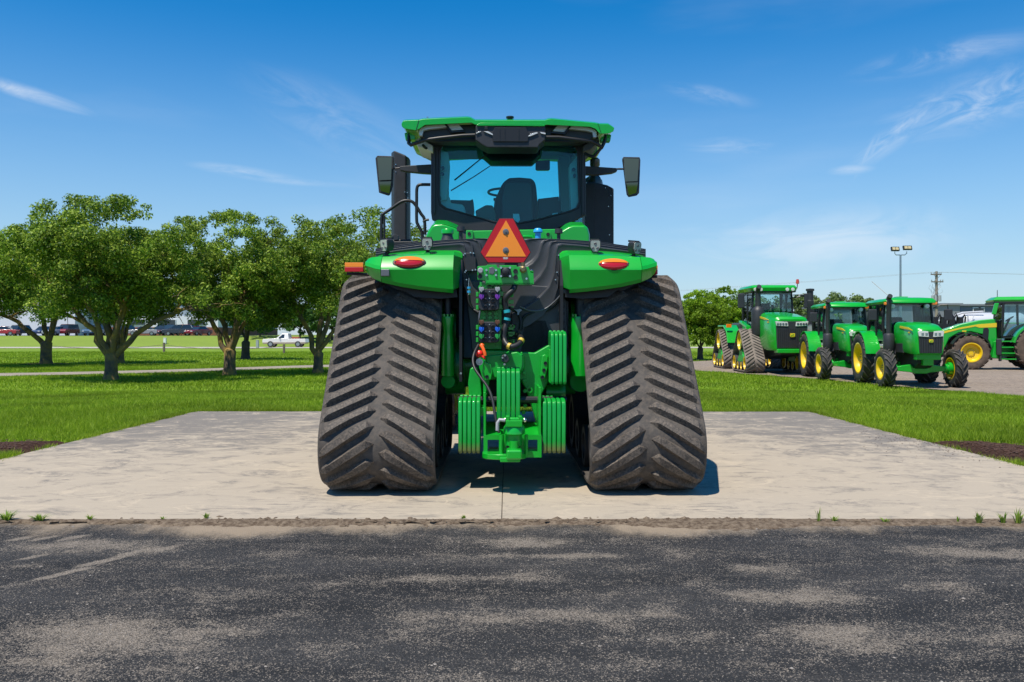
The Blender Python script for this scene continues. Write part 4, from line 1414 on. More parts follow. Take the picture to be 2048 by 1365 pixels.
def weights(px0, px1, py0, py1, Y, dep, n, top=10, m=M_weightw, skew=0.0, sidex=0):
    a, b = L(px0, py1, Y), L(px1, py0, Y)
    w = (b.x - a.x) / n
    for i in range(n):
        x0 = a.x + i * w + .002; x1 = a.x + (i + 1) * w - .002
        h = b.z - a.z
        zo = -skew * i * .0; yo = skew * i
        c = .05
        prof = [(a.y + yo + .012, a.z), (a.y + yo, a.z + .02), (a.y + yo, b.z - c), (a.y + yo + .012, b.z - c * .45), (a.y + yo + .04, b.z - .012), (a.y + yo + .08, b.z),
                (a.y + dep * .45, b.z), (a.y + dep * .5, b.z - .04), (a.y + dep * .62, b.z - .04), (a.y + dep * .66, b.z + .01), (a.y + dep, b.z), (a.y + dep, a.z)]
        MB().ext_x(prof, x0, x1).build('suitcase_weight', m, T, bevel=.011, seg=3)
weights(916, 961, 797, 908, 6.93, .42, 5)
weights(1085, 1132.5, 799, 908, 6.93, .42, 5)
weights(993, 1041, 738, 845, 7.1, .2, 5, m=M_weight)
weights(1101, 1134, 663, 770, 7.08, .4, 4, m=M_weight)
plate('weight_bracket', [(1098, 700), (1102, 700), (1102, 768), (1098, 765)], 7.1, 7.4, M_green, None, .004)
for a in ((961, 967), (1082, 1086)):
    plate('weight_hanger', [(a[0] - 1, 815), (a[1] + 1, 815), (a[1] + 1, 832), (a[0] - 1, 832)], 7.0, 7.3, M_green, None, .004)
k = MB(); k.cyl((L(916, 800, 7.2).x, .55, .72), (L(1133, 800, 7.2).x, .55, .72), .03, n=10); k.build('weight_bar', M_black, T)
# axle trumpet pieces in shade either side
plate('axle_bracket', [(936, 766), (940, 738), (946, 735), (952, 737), (960, 755), (964, 790), (955, 800), (938, 795)], 7.35, 7.6, M_cast, None, .012)
k = MB(); k.cyl(L(1092, 785, 7.45), L(1130, 785, 7.45), .07, n=18); k.build('cross_tube', M_cast, T, smooth=40)

# ---- cab
CYR = 9.9
SL = [(862, 292), (866, 285), (1166, 285), (1171, 292), (1172, 430), (1168, 438), (1130, 446), (1090, 462), (1060, 470), (1015, 472), (970, 466), (930, 452), (905, 441), (866, 436), (862, 428)]
GL = [(877, 300), (884, 287), (1150, 287), (1158, 300), (1161, 405), (1156, 417), (1140, 424), (1075, 441), (1040, 448), (1010, 449), (985, 445), (920, 426), (890, 418), (879, 410), (876, 396)]
def ring_plate(name, outer, inner, Ya, Yb, m, parent, lip=.012):
    """window frame: matching outer and inner outlines"""
    n = len(outer)
    k = MB()
    o0 = [L(x, y, Ya) for x, y in outer]; i0 = [L(x, y, Ya) for x, y in inner]
    o1 = [Vector((p.x, Yb - Y0, p.z)) for p in o0]; i1 = [Vector((p.x, Yb - Y0, p.z)) for p in i0]
    v = o0 + i0 + o1 + i1
    f = []
    for j in range(n):
        q = (j + 1) % n
        f += [(j, q, n + q, n + j), (2 * n + j, 3 * n + j, 3 * n + q, 2 * n + q), (j, 2 * n + j, 2 * n + q, q), (n + j, n + q, 3 * n + q, 3 * n + j)]
    return k.add(v, f).build(name, m, parent, bevel=lip)
SL2 = [(862, 292), (866, 283), (1166, 283), (1171, 292), (1172, 415), (1172, 430), (1140, 446), (1095, 466), (1050, 478), (1012, 480), (975, 476), (905, 452), (880, 444), (864, 440), (862, 425)]
cf = ring_plate('cab_frame', SL2, GL, CYR, CYR + .10, M_plastic, T, .008)
gasket = [((x - 1016) * .972 + 1016, (y - 365) * .965 + 365) for x, y in GL]
ring_plate('window_seal', GL, gasket, CYR - .006, CYR + .02, M_black, cf, .004)
plate('rear_window', [((x - 1016) * 1.0 + 1016, y) for x, y in gasket], CYR + .012, CYR + .018, G_cab, None, 0)
k = MB()
for a, b in ((867, 871), (1164, 1168)): sheet(k, [(a, 290), (b, 290), (b, 425), (a, 432)], CYR - .03, CYR)
k.build('pillar_strip', M_plastic, cf, bevel=.008)
YF = 11.35
xl, xr = L(862, 0, CYR).x, L(1171, 0, CYR).x
zc0, zc1 = 2.45, 3.56
# side walls: posts, sill, header with a side window each
for sx, nm in ((xl, -1), (xr, 1)):
    k = MB()
    k.ext_x([(CYR + .1 - Y0, 1.9), (YF - Y0, 1.9), (YF - Y0, 2.42), (CYR + .1 - Y0, 2.42)], sx, sx - nm * .07)
    k.ext_x([(YF - .09 - Y0, 2.42), (YF - Y0, 2.42), (YF - Y0 + .04, 3.56), (YF - .07 - Y0, 3.56)], sx, sx - nm * .07)
    k.ext_x([(CYR + .1 - Y0, 3.50), (YF - Y0, 3.52), (YF - Y0, 3.6), (CYR + .1 - Y0, 3.6)], sx, sx - nm * .07)
    k.build('cab_side', mat('cab_side_trim', (.16, .17, .165), .6), T)
    MB().ext_x([(CYR + .1 - Y0, 2.42), (YF - .09 - Y0, 2.42), (YF - .07 - Y0, 3.5), (CYR + .1 - Y0, 3.5)], sx - nm * .03, sx - nm * .036).build('side_window', G_cab, T)
# front wall with windscreen opening
k = MB()
fa = [L(862, 300, YF).x - .08, L(898, 300, YF).x, L(1118, 300, YF).x, xr]
k.ext_y([(xl + .07, 1.9), (xr - .07, 1.9), (xr - .07, 2.3), (xl + .07, 2.3)], YF - Y0 - .05, YF - Y0)
k.ext_y([(xl + .07, 2.3), (fa[1], 2.3), (fa[1], 3.62), (xl + .07, 3.62)], YF - Y0 - .05, YF - Y0)
k.ext_y([(fa[2], 2.3), (xr - .07, 2.3), (xr - .07, 3.62), (fa[2], 3.62)], YF - Y0 - .05, YF - Y0)
k.build('front_wall', M_trimd, T)
MB().ext_y([(fa[1], 2.3), (fa[2], 2.3), (fa[2], 3.62), (fa[1], 3.62)], YF - Y0 - .03, YF - Y0 - .024).build('windscreen', G_cab, T)
MB().box((0, (CYR + YF) / 2 - Y0, 1.95), (xr - xl - .16, YF - CYR - .1, .1)).build('cab_floor', M_trimd, T)
MB().ext_y([(xl + .01, 1.9), (xr - .01, 1.9), (xr - .01, 2.5), (xl + .01, 2.5)], CYR + .02 - Y0, CYR + .1 - Y0).build('cab_back_panel', M_trimd, T)
# roof
RO = [(803, 249), (806, 243), (812, 242), (838, 241), (846, 239), (934, 235), (941, 236), (950, 241), (1090, 241), (1097, 238.5), (1104, 238), (1190, 246), (1200, 248), (1217, 248), (1226, 254), (1229, 256), (1227, 263), (1218, 267), (1200, 268), (1191, 258), (1180, 254), (1092, 250), (1090, 251), (950, 250), (943, 246.5), (850, 251), (840, 258), (832, 262), (808, 258), (804, 254)]
k = MB()
a = [L(x, y, 9.55) for x, y in RO]
b = [L(1016 + (x - 1016) * .995, y - 2, 9.75) for x, y in RO]
c = [Vector((p.x, 11.3 - Y0, p.z + .02)) for p in b]
d = [Vector((p.x * .82, 11.75 - Y0, p.z - .01 if p.z > 3.6 else p.z + .05)) for p in b]
k.loft([a, b, c, d]); rf = k.build('roof', M_green, T, bevel=.012)
k = MB()
for q in ((838, 241, 832, 262), (1196, 247, 1203, 268)):
    k.tube([L(q[0], q[1] - .3, 9.548), L(q[2], q[3], 9.548)], .003, 5)
k.build('roof_seam', M_black, rf)
k = MB(); p = L(1020, 240, 9.8); k.lathe([(1e-4, .035), (.045, .035), (.045, .018), (.03, .015), (.034, -.03)], p, 'z', 18); k.build('antenna_cap', M_black, rf, smooth=40)
k = MB(); p = L(855, 238, 9.7); k.cyl(p, p + Vector((0, 0, .02)), .012, n=8); k.build('roof_bolt', M_chrome, rf)
# black headliner under the roof, tapering to the cab
HD = [(842, 262), (850, 254), (948, 249), (1090, 250), (1180, 255), (1196, 264), (1196, 272), (1176, 281), (1166, 284), (866, 284), (858, 280), (838, 272)]
k = MB(); a = [L(x, y, 9.68) for x, y in HD]
lift = lambda y, zm: [(p.x, y - Y0, max(p.z, zm)) for p in a]
k.loft([a, lift(9.88, 0), lift(9.97, 3.50), lift(11.4, 3.62)]); k.build('roof_underside', M_plastic, T, bevel=.01)
plate('roof_pod', [(830, 282), (838, 276), (866, 292), (866, 305), (852, 300), (836, 294)], 9.8, 10.4, M_trim, None, .01)
plate('roof_pod', [(1166, 292), (1196, 272), (1200, 284), (1180, 300), (1166, 303)], 9.8, 10.4, M_trimd, None, .01)
for sd in (-1, 1):
    m_ = lambda pts: [((2 * 1016 - x) if sd > 0 else x, y + (2.5 if sd > 0 else 0)) for x, y in pts]
    plate('roof_lamp', m_([(893, 249), (916, 248), (927, 260), (904, 262)]), 9.63, 9.68, M_trim, None, .003)
    plate('lamp_frame', m_([(889, 248), (893, 248.5), (904, 263), (928, 261), (930, 264), (902, 266)]), 9.62, 9.68, M_black, None, .002)
    plate('lamp_strip', m_([(843, 256), (856, 252), (888, 249), (894, 255), (858, 259), (847, 262), (845, 272), (839, 272), (838, 262)]), 9.62, 9.68, M_lampw, None, .004)
    plate('roof_marker', m_([(809, 267), (817, 265), (830, 272), (830, 280), (811, 280)]), 9.7, 9.8, M_green, None, .006)
# central black rear pod and the shaded visor below it
k = MB()
a = [L(x, y, 9.42) for x, y in ((951, 251), (958, 250), (1084, 250), (1091, 252), (1091, 280), (1080, 289), (1076, 296), (975, 296), (962, 289), (951, 281))]
b = [Vector((p.x, 9.75 - Y0, p.z)) for p in a]
k.prism(a, b); rp = k.build('rear_pod', M_plastic, T, bevel=.015)
plate('pod_recess', [(990, 254), (1052, 254), (1058, 268), (1056, 284), (986, 284), (984, 266)], 9.405, 9.42, M_black, rp, .006)
for x in (998, 1008, 1036): plate('pod_rib', [(x, 255), (x + 1.2, 255), (x + 1.2, 283), (x, 283)], 9.395, 9.41, M_plastic, rp, .001)
for pts in ([(952, 266), (961, 262.5), (962, 264), (952, 268)], [(967, 263), (976, 263), (988, 270), (987, 271.5)], [(1055, 273), (1064, 267), (1074, 264.5), (1076, 266.5), (1060, 273)], [(1080, 264), (1091, 266), (1091, 269), (1082, 267)]):
    plate('pod_light', pts, 9.405, 9.42, M_lampw, rp, .001)
plate('camera', [(969, 253), (975, 253), (976, 260), (969, 260)], 9.40, 9.42, M_black, rp, .003)
plate('visor', [(962, 292), (978, 290), (1072, 290), (1082, 292), (1080, 308), (1066, 322), (982, 322), (966, 308)], 9.95, 10.3, M_black, None, .01)
plate('pod_lip', [(953, 250), (961, 246), (1082, 247), (1090, 251), (1089, 252.5), (954, 252)], 9.40, 9.5, M_green, rp, .004)
for sd in (-1, 1):
    if sd < 0:
        pts = [(950, 271, 9.6), (925, 272, 9.6), (880, 277, 9.6), (850, 281, 9.62), (832, 287, 9.65), (822, 291, 9.68), (818, 288, 9.7), (818, 268, 9.72)]
    else:
        pts = [(1092, 275, 9.6), (1118, 275, 9.6), (1150, 279, 9.6), (1184, 283, 9.62), (1196, 289, 9.66), (1204, 295, 9.68), (1209, 284, 9.7), (1212, 270, 9.72)]
    MB().tube([L(*p) for p in pts], .022, 8).build('roof_rail', M_black, T, smooth=60)
hose([(1203, 296, 9.68), (1194, 306, 9.7), (1188, 313, 9.72), (1180, 312, 9.75), (1170, 307, 9.8)], .018, M_black, 'grab_loop')
hose([(846, 291, 9.75), (852, 297, 9.8), (862, 298, 9.85)], .016, M_black, 'grab_loop')
# inside of the cab
def blk(name, pts, Ya, Yb, m, bevel=.015):
    return plate(name, pts, Ya, Yb, m, None, bevel)
MB().ext_x([(10.0 - Y0, 3.47), (11.28 - Y0, 3.60), (11.28 - Y0, 3.64), (10.0 - Y0, 3.52)], xl + .07, xr - .07).build('headlining', mat('headlining_cloth', (.10, .12, .13), .9), T)
blk('side_trim', [(882, 300), (896, 305), (899, 330), (896, 380), (893, 400), (884, 402), (880, 390)], 10.0, 10.15, M_trim, .008)
blk('side_trim', [(1139, 330), (1157, 310), (1160, 400), (1156, 420), (1142, 424)], 10.0, 10.2, M_trim, .008)
M_trimm = mat('mid_trim', (.22, .23, .22), .6)
blk('inner_post', [(1117, 315), (1140, 312), (1142, 424), (1122, 424)], 10.6, 10.8, M_trimm, .008)
blk('side_console', [(879, 408), (886, 388), (896, 386), (901, 406), (925, 409), (930, 416), (932, 432), (879, 416)], 10.05, 10.5, M_trim, .02)
blk('arm_box', [(900, 400), (940, 401), (946, 398), (948, 420), (945, 435), (900, 425)], 10.9, 11.2, M_trimd, .015)
blk('floor_box', [(950, 422), (972, 410), (986, 411), (992, 430), (990, 452), (955, 440)], 10.4, 10.7, mat('beige_trim', (.16, .16, .13), .7), .02)
blk('control_panel', [(1076, 398), (1118, 393), (1118, 402), (1140, 404), (1130, 446), (1076, 446)], 10.7, 11.1, M_trimd, .01)
blk('sticker', [(1105, 427), (1116, 426), (1117, 433), (1104, 434)], 10.2, 10.205, M_white, 0)
blk('sticker', [(1026, 428), (1038, 428), (1040, 440), (1036, 446), (1026, 438)], 9.93, 9.935, M_white, 0)
seat = sheet(MB(), [(990, 452), (987, 420), (989, 400), (1003, 370), (1010, 359), (1020, 355), (1040, 354), (1062, 356), (1070, 361), (1073, 375), (1076, 410), (1076, 452)], 10.55, 10.72).build('seat', M_seat, T, bevel=.05, seg=3)
blk('seat_shell', [(1004, 452), (1004, 400), (1012, 368), (1020, 364), (1058, 365), (1063, 372), (1066, 452)], 10.50, 10.56, M_trimd, .02)
MB().box((L(1032, 0, 10.8).x, 10.95 - Y0, 2.55), (.5, .5, .14)).build('seat_cushion', M_seat, T, bevel=.05, seg=3)
k = MB(); p = L(1006, 385, 11.0)
R = Matrix.Rotation(math.radians(-5), 3, 'X')
pts = [p + R @ Vector((.19 * math.cos(a), .19 * math.sin(a), 0)) for a in np.linspace(0, 2 * math.pi, 26)]
k.tube(pts, .016, 7); k.tube([p + Vector((-.12, -.05, -.1)), p + Vector((.1, 0, -.1))], .02, 6); k.tube([p, p + Vector((.06, .2, -.6))], .03, 6); k.build('steering_wheel', M_trimd, T, smooth=60)
blk('inner_mirror', [(1071, 322), (1100, 320), (1100, 339), (1097, 341), (1074, 341), (1071, 338)], 10.95, 11.0, M_mirror, .004)
for i, w in enumerate((([(902, 382, 11.3), (948, 354, 11.3), (990, 326, 11.3)]), ([(909, 361, 9.885), (935, 340, 9.885), (952, 326, 9.885), (985, 300, 9.885)]))):
    k = MB(); P = [L(*q) for q in w]; k.tube(P, .009, 6, .006); k.build('wiper_arm', M_black, T)
k = MB()
for px, py in ((886, 337), (885, 349), (1147, 340), (1149, 352)): p = L(px, py, 9.95); k.cyl(p, p + Vector((0, -.03, 0)), .02, n=12)
k.build('trim_knob', M_black, T, smooth=40)
# green corners below the cab and the cross bar between them
for sd in (-1, 1):
    pts = [(853, 492), (851, 470), (856, 452), (862, 438), (870, 432), (890, 433), (912, 442), (921, 453), (921, 492)]
    if sd > 0: pts = [(1112, 495), (1112, 462), (1121, 452), (1136, 440), (1146, 436), (1170, 436), (1176, 442), (1180, 460), (1179, 495)]
    a = [L(x, y, 9.15) for x, y in pts]
    cxm = sum(p.x for p in a) / len(a)
    rings = [[Vector((cxm + (p.x - cxm) * .93, p.y, 2.2 + (p.z - 2.2) * (.72 if p.z > 2.4 else 1))) for p in a], [Vector((p.x, p.y + .03, 2.2 + (p.z - 2.2) * .78)) for p in a],
             [Vector((p.x, p.y + .10, 2.2 + (p.z - 2.2) * .80)) for p in a], [Vector((p.x, p.y + .34, p.z)) for p in a], [Vector((p.x, p.y + .7, p.z)) for p in a]]
    for r in rings: 
        for p in r:
            if p.z < 2.25: p.z = 1.9
    MB().loft(rings).build('body_corner', M_green, T, bevel=.02, seg=3)
plate('cross_bar', [(932, 462), (1118, 458), (1118, 484), (932, 484)], 9.0, 9.1, M_green, None, .012)
plate('bar_block', [(932, 461), (946, 461), (946, 484), (932, 484)], 8.95, 9.0, M_green, None, .006)
plate('bar_block', [(1089, 464), (1102, 464), (1102, 484), (1089, 484)], 8.95, 9.0, M_green, None, .006)
MB().tube([L(1046, 474, 8.97), L(1064, 474, 8.97), L(1066, 480, 8.97)], .018, 8).build('bar_handle', M_green, T, smooth=60)
k = MB()
for px, py in ((938.5, 468), (1096, 469)): p = L(px, py, 8.95); k.lathe([(.018, 0), (.018, -.008), (.01, -.01), (1e-4, -.006)], p, 'y', 14)
k.build('bar_plug', M_black, T, smooth=40)
k = MB(); p = L(1076, 463, 8.75); k.lathe([(1e-4, .03), (.03, .03), (.045, .015), (.048, -.01), (.03, -.02), (.03, -.1)], p, 'z', 18); k.build('blue_cap', M_cap, T, smooth=40)
for px, pt, pb in ((921.5, 454, 484), (1117.5, 458, 486)):
    k = MB(); p, q = L(px, pt, 8.4), L(px, pb, 8.4); k.lathe([(1e-4, p.z), (.038, p.z), (.040, p.z - .045), (.018, p.z - .05), (.017, q.z - .06), (1e-4, q.z - .06)], (p.x, p.y, 0), 'z', 18); k.build('breather', M_plastic, T, smooth=40)
k = MB(); p, q = L(895, 461, 8.15), L(900, 486, 8.15)
k.lathe([(.048, p.z - .035), (.05, p.z - .06), (.062, q.z + .03), (.075, q.z - .04)], (p.x, p.y, 0), 'z', 24); fn = k.build('filler_neck', M_plastic, T, smooth=40)
k = MB(); k.lathe([(1e-4, p.z + .01), (.05, p.z + .01), (.058, p.z), (.058, p.z - .035), (.045, p.z - .04)], (p.x, p.y, 0), 'z', 24); k.build('filler_cap', M_green, fn, smooth=40)
# stacks, mirrors and rails
Ys = 11.0
k = MB(); a, b = L(783, 305, Ys), L(819, 497, Ys)
sec = [(a.x, .0), (a.x + .05, -.12), (b.x - .03, -.12), (b.x, .0), (b.x, .16), (a.x, .16)]
k.loft([[(x, a.y + y, z) for x, y in sec] for z in (1.9, a.z - .1)] + [[(x, a.y + y, a.z - (.07 if x > b.x - .05 else .0)) for x, y in sec]])
ai = k.build('air_intake', M_plastic, T, bevel=.02)
k = MB()
for px, py in ((792, 330), (792, 345), (810, 385), (815, 386), (816, 397), (812, 405), (818, 402)):
    bolt(k, px, py, Ys - .12, .008, .008)
k.build('intake_bolt', M_chrome, ai)
plate('intake_base', [(778, 480), (822, 478), (823, 500), (778, 500)], 10.7, 11.1, M_black, ai, .02)
a, b = L(1171, 364, Ys), L(1228, 492, Ys)
k = MB(); k.prism([L(x, y, Ys) for x, y in ((1171, 364), (1188, 364), (1215, 370), (1228, 377), (1228, 505), (1171, 505))], [Vector((p.x, p.y + .5, p.z)) for p in [L(x, y, Ys) for x, y in ((1171, 364), (1188, 364), (1215, 370), (1228, 377), (1228, 505), (1171, 505))]])
eh = k.build('exhaust_shroud', M_plastic, T, bevel=.015)
plate('shroud_recess', [(1172, 368), (1190, 367), (1190, 500), (1172, 500)], Ys - .03, Ys, M_black, eh, .004)
k = MB()
for px, py in ((1211, 376), (1222, 391), (1217, 413), (1219, 470), (1173, 366)): bolt(k, px, py, Ys, .007, .008)
k.build('shroud_bolt', M_chrome, eh)
k = MB(); p = L(1190, 318, 11.2)
zz = lambda y: L(0, y, 11.2).z
k.lathe([(1e-4, zz(316)), (.04, zz(316)), (.066, zz(320)), (.066, zz(331)), (.055, zz(333)), (.055, zz(352)), (.075, zz(356)), (.09, zz(364)), (.09, zz(372))], (p.x, p.y, 0), 'z', 24); k.build('exhaust_pipe', mat('burnt_steel', (.12, .11, .10), .4, metal=.8), eh, smooth=40)
k = MB(); p = L(1185, 360, 11.3); k.lathe([(.05, zz(350)), (.13, zz(358)), (.14, zz(367))], (p.x, p.y, 0), 'z', 24); k.build('exhaust_collar', M_dull, eh, smooth=40)

def mirror(sd):
    Y = 10.35
    if sd < 0:
        O = [(751, 317), (755, 312), (786, 313), (788, 318), (786, 372), (780, 390), (777, 392), (758, 386)]
        I1 = [(756, 317), (785, 317), (783, 361), (759, 362)]; I2 = [(759, 365), (783, 364), (779, 388), (762, 383)]
        arm = [(800, 333), (862, 329), (862, 348), (845, 347), (815, 344), (800, 341)]
        rod = [(787, 338, Y), (800, 337, Y)]
    else:
        O = [(1245, 318), (1247, 313.5), (1280, 314), (1281.5, 320), (1279, 386), (1274, 391), (1258, 394), (1254, 388)]
        I1 = [(1247, 318), (1277, 319), (1275, 363), (1250, 364)]; I2 = [(1252, 366), (1276, 365), (1273, 386), (1258, 391)]
        arm = [(1169, 332), (1190, 333), (1235, 336), (1235, 342), (1225, 346), (1190, 350), (1169, 349)]
        rod = [(1235, 338, Y), (1247, 338, Y)]
    a = [L(x, y, Y) for x, y in O]; c = sum(a, Vector()) / len(a)
    k = MB(); k.loft([a, [p + Vector((0, .03, 0)) for p in a], [c + (p - c) * .8 + Vector((0, .10, 0)) for p in a]])
    m = k.build('mirror', M_plastic, T, bevel=.008)
    for I in (I1, I2):
        q = [L(x, y, Y - .004) for x, y in I]
        q = [p + Vector((0, .03 * sd * (p.x - c.x) - .10 * (p.z - c.z) - .026, 0)) for p in q]
        k = MB(); k.prism(q, [p + Vector((0, .006, 0)) for p in q]); k.build('mirror_glass', M_mirror, m)
    ar = sheet(MB(), arm, Y - .03, Y + .06).build('mirror_arm', M_plastic, T, bevel=.008)
    MB().tube([L(*p) for p in rod], .012, 8).build('arm_rod', M_black, ar)
mirror(-1); mirror(1)
Yh = 10.3
def rail(pts, r=.019, name='handrail'):
    return hose(pts, r, M_black, name)
rail([(861, 370, Yh), (846, 370, Yh), (838, 371, Yh), (834, 378, Yh), (833.5, 400, Yh), (833.5, 440, Yh), (836, 450, Yh), (843, 463, Yh), (845, 475, Yh), (845, 492, Yh)])
rail([(764, 510, Yh), (763, 470, Yh), (764, 434, Yh), (768, 428, Yh), (780, 420, Yh), (800, 406, Yh), (812, 402, Yh), (824, 404, Yh), (832, 412, Yh), (842, 428, Yh), (849, 440, Yh), (850, 470, Yh)])
rail([(769, 505, Yh), (769, 470, Yh), (769, 432, Yh)], .014)
rail([(846, 445, 10.0), (852, 441, 10.0), (858, 440, 10.0)], .014)
k = MB(); k.box(L(800, 492, 10.3), (.35, .5, .05)); k.build('side_step', M_black, T, bevel=.01)
plate('side_lamp', [(785, 472), (790, 468), (797, 472), (797, 480), (788, 482)], 10.2, 10.3, M_plastic, None, .006)
plate('side_lamp', [(826, 483), (834, 481), (838, 485), (838, 491), (826, 491)], 10.2, 10.3, M_plastic, None, .006)
# bonnet and nose ahead of the cab (hidden from the rear, seen from a step to the side)
k = MB()
k.loft([[(-.50, y, 1.15), (.50, y, 1.15), (.56, y, zt - .25), (.44, y, zt), (-.44, y, zt), (-.56, y, zt - .25)] for y, zt in ((4.75, 2.42), (5.8, 2.36), (6.7, 2.2), (7.0, 2.0))]); k.build('bonnet', M_green, T, bevel=.03)
MB().box((0, 7.02, 1.55), (.8, .06, .75)).build('radiator_grille', M_plastic, T, bevel=.02)
for sd in (-1, 1):
    MB().ext_x([(4.0, 1.95), (4.6, 2.0), (6.3, 1.98), (6.3, 1.93), (4.0, 1.90)], sd * .6, sd * 1.45).build('front_fender', M_green, T, bevel=.02)
MB().box((0, 3.1, 1.5), (.6, .5, .8)).build('articulation_joint', M_black, T, bevel=.03)

# ------------------------------------------------------------------ trees
M_bark = mat('lichen_bark', (.11, .085, .06), .95, var=.4, vs=4, dirt=((.40, .26, .03), .9, 2.2), bump=.8, bs=14)
M_barkd = mat('dark_bark', (.06, .048, .038), .95, var=.4, vs=4, bump=.8, bs=14)
M_leaf = leafy('orchard_leaf', (.04, .095, .009), (.165, .275, .02), (.42, .53, .07), .38)
M_leafb = leafy('bright_leaf', (.12, .22, .008), (.22, .38, .015), (.34, .50, .04), .45)
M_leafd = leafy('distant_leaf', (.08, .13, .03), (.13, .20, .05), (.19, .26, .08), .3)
M_leafs = leafy('dark_leaf', (.03, .09, .015), (.06, .15, .025), (.10, .20, .04), .3)  # darker green foliage

def leaves(C, R, n, size, up=.35, r=None):
    """n leaf-sized quads scattered on clump spheres C (k,3) with radii R"""
    r = r or rng
    k = r.integers(0, len(C), n)
    d = r.normal(0, 1, (n, 3)); d /= np.linalg.norm(d, axis=1)[:, None]
    rad = R[k] * r.random(n) ** .45
    P = C[k] + d * rad[:, None] * (1, 1, .72)
    nrm = d * .6 + r.normal(0, .6, (n, 3)) + (0, 0, up)
    nrm /= np.linalg.norm(nrm, axis=1)[:, None]
    t = np.cross(nrm, r.normal(0, 1, (n, 3))); t /= np.linalg.norm(t, axis=1)[:, None]
    b = np.cross(nrm, t)
    s = size * r.uniform(.6, 1.35, n)[:, None]
    V = np.stack([P - t * s, P + b * s * .52 + nrm * s * .1, P + t * s, P - b * s * .52 + nrm * s * .1], 1)
    return V.reshape(-1, 3)

def limb_path(a, b, wob, r, n=6):
    a, b = Vector(a), Vector(b)
    L_ = (b - a).length
    pts = []
    for i in range(n + 1):
        t = i / n
        p = a.lerp(b, t)
        p += Vector((r.normal(0, wob), r.normal(0, wob), r.normal(0, wob * .5))) * L_ * (0 if i in (0,) else 1)
        p.z += .10 * L_ * math.sin(t * math.pi)
        pts.append(p)
    return pts

def orchard_tree(name, label, x, y, H, W, base, stems, seed, nleaf, lsize=.075, m_leaf=None, m_bark=None, cr0=.32, group=None, flat=.5, dens=150, lean=(0, 0)):
    r = np.random.default_rng(seed)
    z0 = float(zg(x, y)) - .06
    t = thing(name, label, 'tree', (x, y, z0), 0, group)
    k = MB()
    fork = base * .35
    k.loft([[(.02 * q + math.cos(a) * rr_, math.sin(a) * rr_, z) for a in np.linspace(0, 2 * math.pi, 13)[:-1]] for q, rr_, z in ((0, base * .125, -.1), (0, base * .105, .06), (0, base * .088, .25), (.5, base * .08, fork * .6), (1, base * .085, fork), (1, base * .05, fork + .12))])
    tips = []
    for (ang, tilt, ln, rr) in stems:
        d = Vector((math.cos(ang) * math.sin(tilt), math.sin(ang) * math.sin(tilt), math.cos(tilt)))
        a = Vector((0.02, 0, fork * .8)); b = a + d * ln
        p = limb_path(a, b, .016, r, 8)
        k.tube(p, rr, 8, rr * .5)
        for j in range(6):
            s_ = p[int(r.integers(4, 9))]
            an = ang + r.normal(0, .9); ti = min(1.45, tilt + abs(r.normal(.25, .3)))
            dd = Vector((math.cos(an) * math.sin(ti), math.sin(an) * math.sin(ti), max(.1, math.cos(ti))))
            q = limb_path(s_, s_ + dd * H * r.uniform(.16, .32), .05, r, 5)
            k.tube(q, rr * .42, 6, rr * .12)
            for jj in range(3):
                s2 = q[int(r.integers(2, 6))]
                d2 = (dd + Vector(r.normal(0, .6, 3).tolist())).normalized()
                q2 = limb_path(s2, s2 + d2 * H * r.uniform(.06, .15), .06, r, 3); k.tube(q2, rr * .16, 5, rr * .05)
                tips.append(q2[-1])
            tips.append(q[-1])
    k.build('trunk', m_bark or M_bark, t, smooth=60)
    # crown: clumps through a broad dome with a ragged edge and hollow underside
    C, R = [], []
    ph = r.uniform(0, 6.28, 4)
    while len(C) < dens:
        u = r.normal(0, 1, 3); u /= np.linalg.norm(u)
        th = math.atan2(u[1], u[0])
        q = r.random() ** .38 * (.92 + .07 * math.sin(3 * th + ph[0]) + .08 * math.sin(5 * th + ph[1] + 3 * u[2]) + .08 * math.sin(6 * u[2] + ph[2]))
        px, py = u[0] * W / 2 * q, u[1] * W / 2 * q * .9
        zz = H * cr0 + (H * (1 - cr0)) * (.42 + .50 * u[2] * q)
        rr2 = (px / (W / 2)) ** 2 + (py / (W / 2 * .9)) ** 2
        if zz < H * (cr0 + .09 - .20 * rr2 + r.normal(0, .03)): continue
        C.append((px + lean[0] * zz / H, py, zz)); R.append(H * r.uniform(.04, .10))
    for p in tips:
        if p.z > H * cr0 * 1.05 and r.random() < .6 and abs(p.x) < W * .55:
            C.append((p.x, p.y, min(p.z, H * .95))); R.append(H * r.uniform(.035, .07))
    # sprigs that break the outline
    for _ in range(int(dens * .45)):
        a = r.uniform(0, 6.28); e = r.uniform(.05, 1.5)
        C.append((math.cos(a) * math.cos(e) * W * .5 * r.uniform(.88, 1.02), math.sin(a) * math.cos(e) * W * .46, H * cr0 + H * (1 - cr0) * (.42 + .53 * math.sin(e) * r.uniform(.92, 1.05)))); R.append(H * r.uniform(.025, .055))
    C, R = np.array(C), np.array(R)
    w = R ** 2.2; w /= w.sum()
    idx = r.choice(len(C), nleaf, p=w)
    V = leaves(C[idx], R[idx], nleaf, lsize, .35, r)
    o = fast_mesh('crown', V, 4, m_leaf or M_leaf)
    o.parent = t
    return t

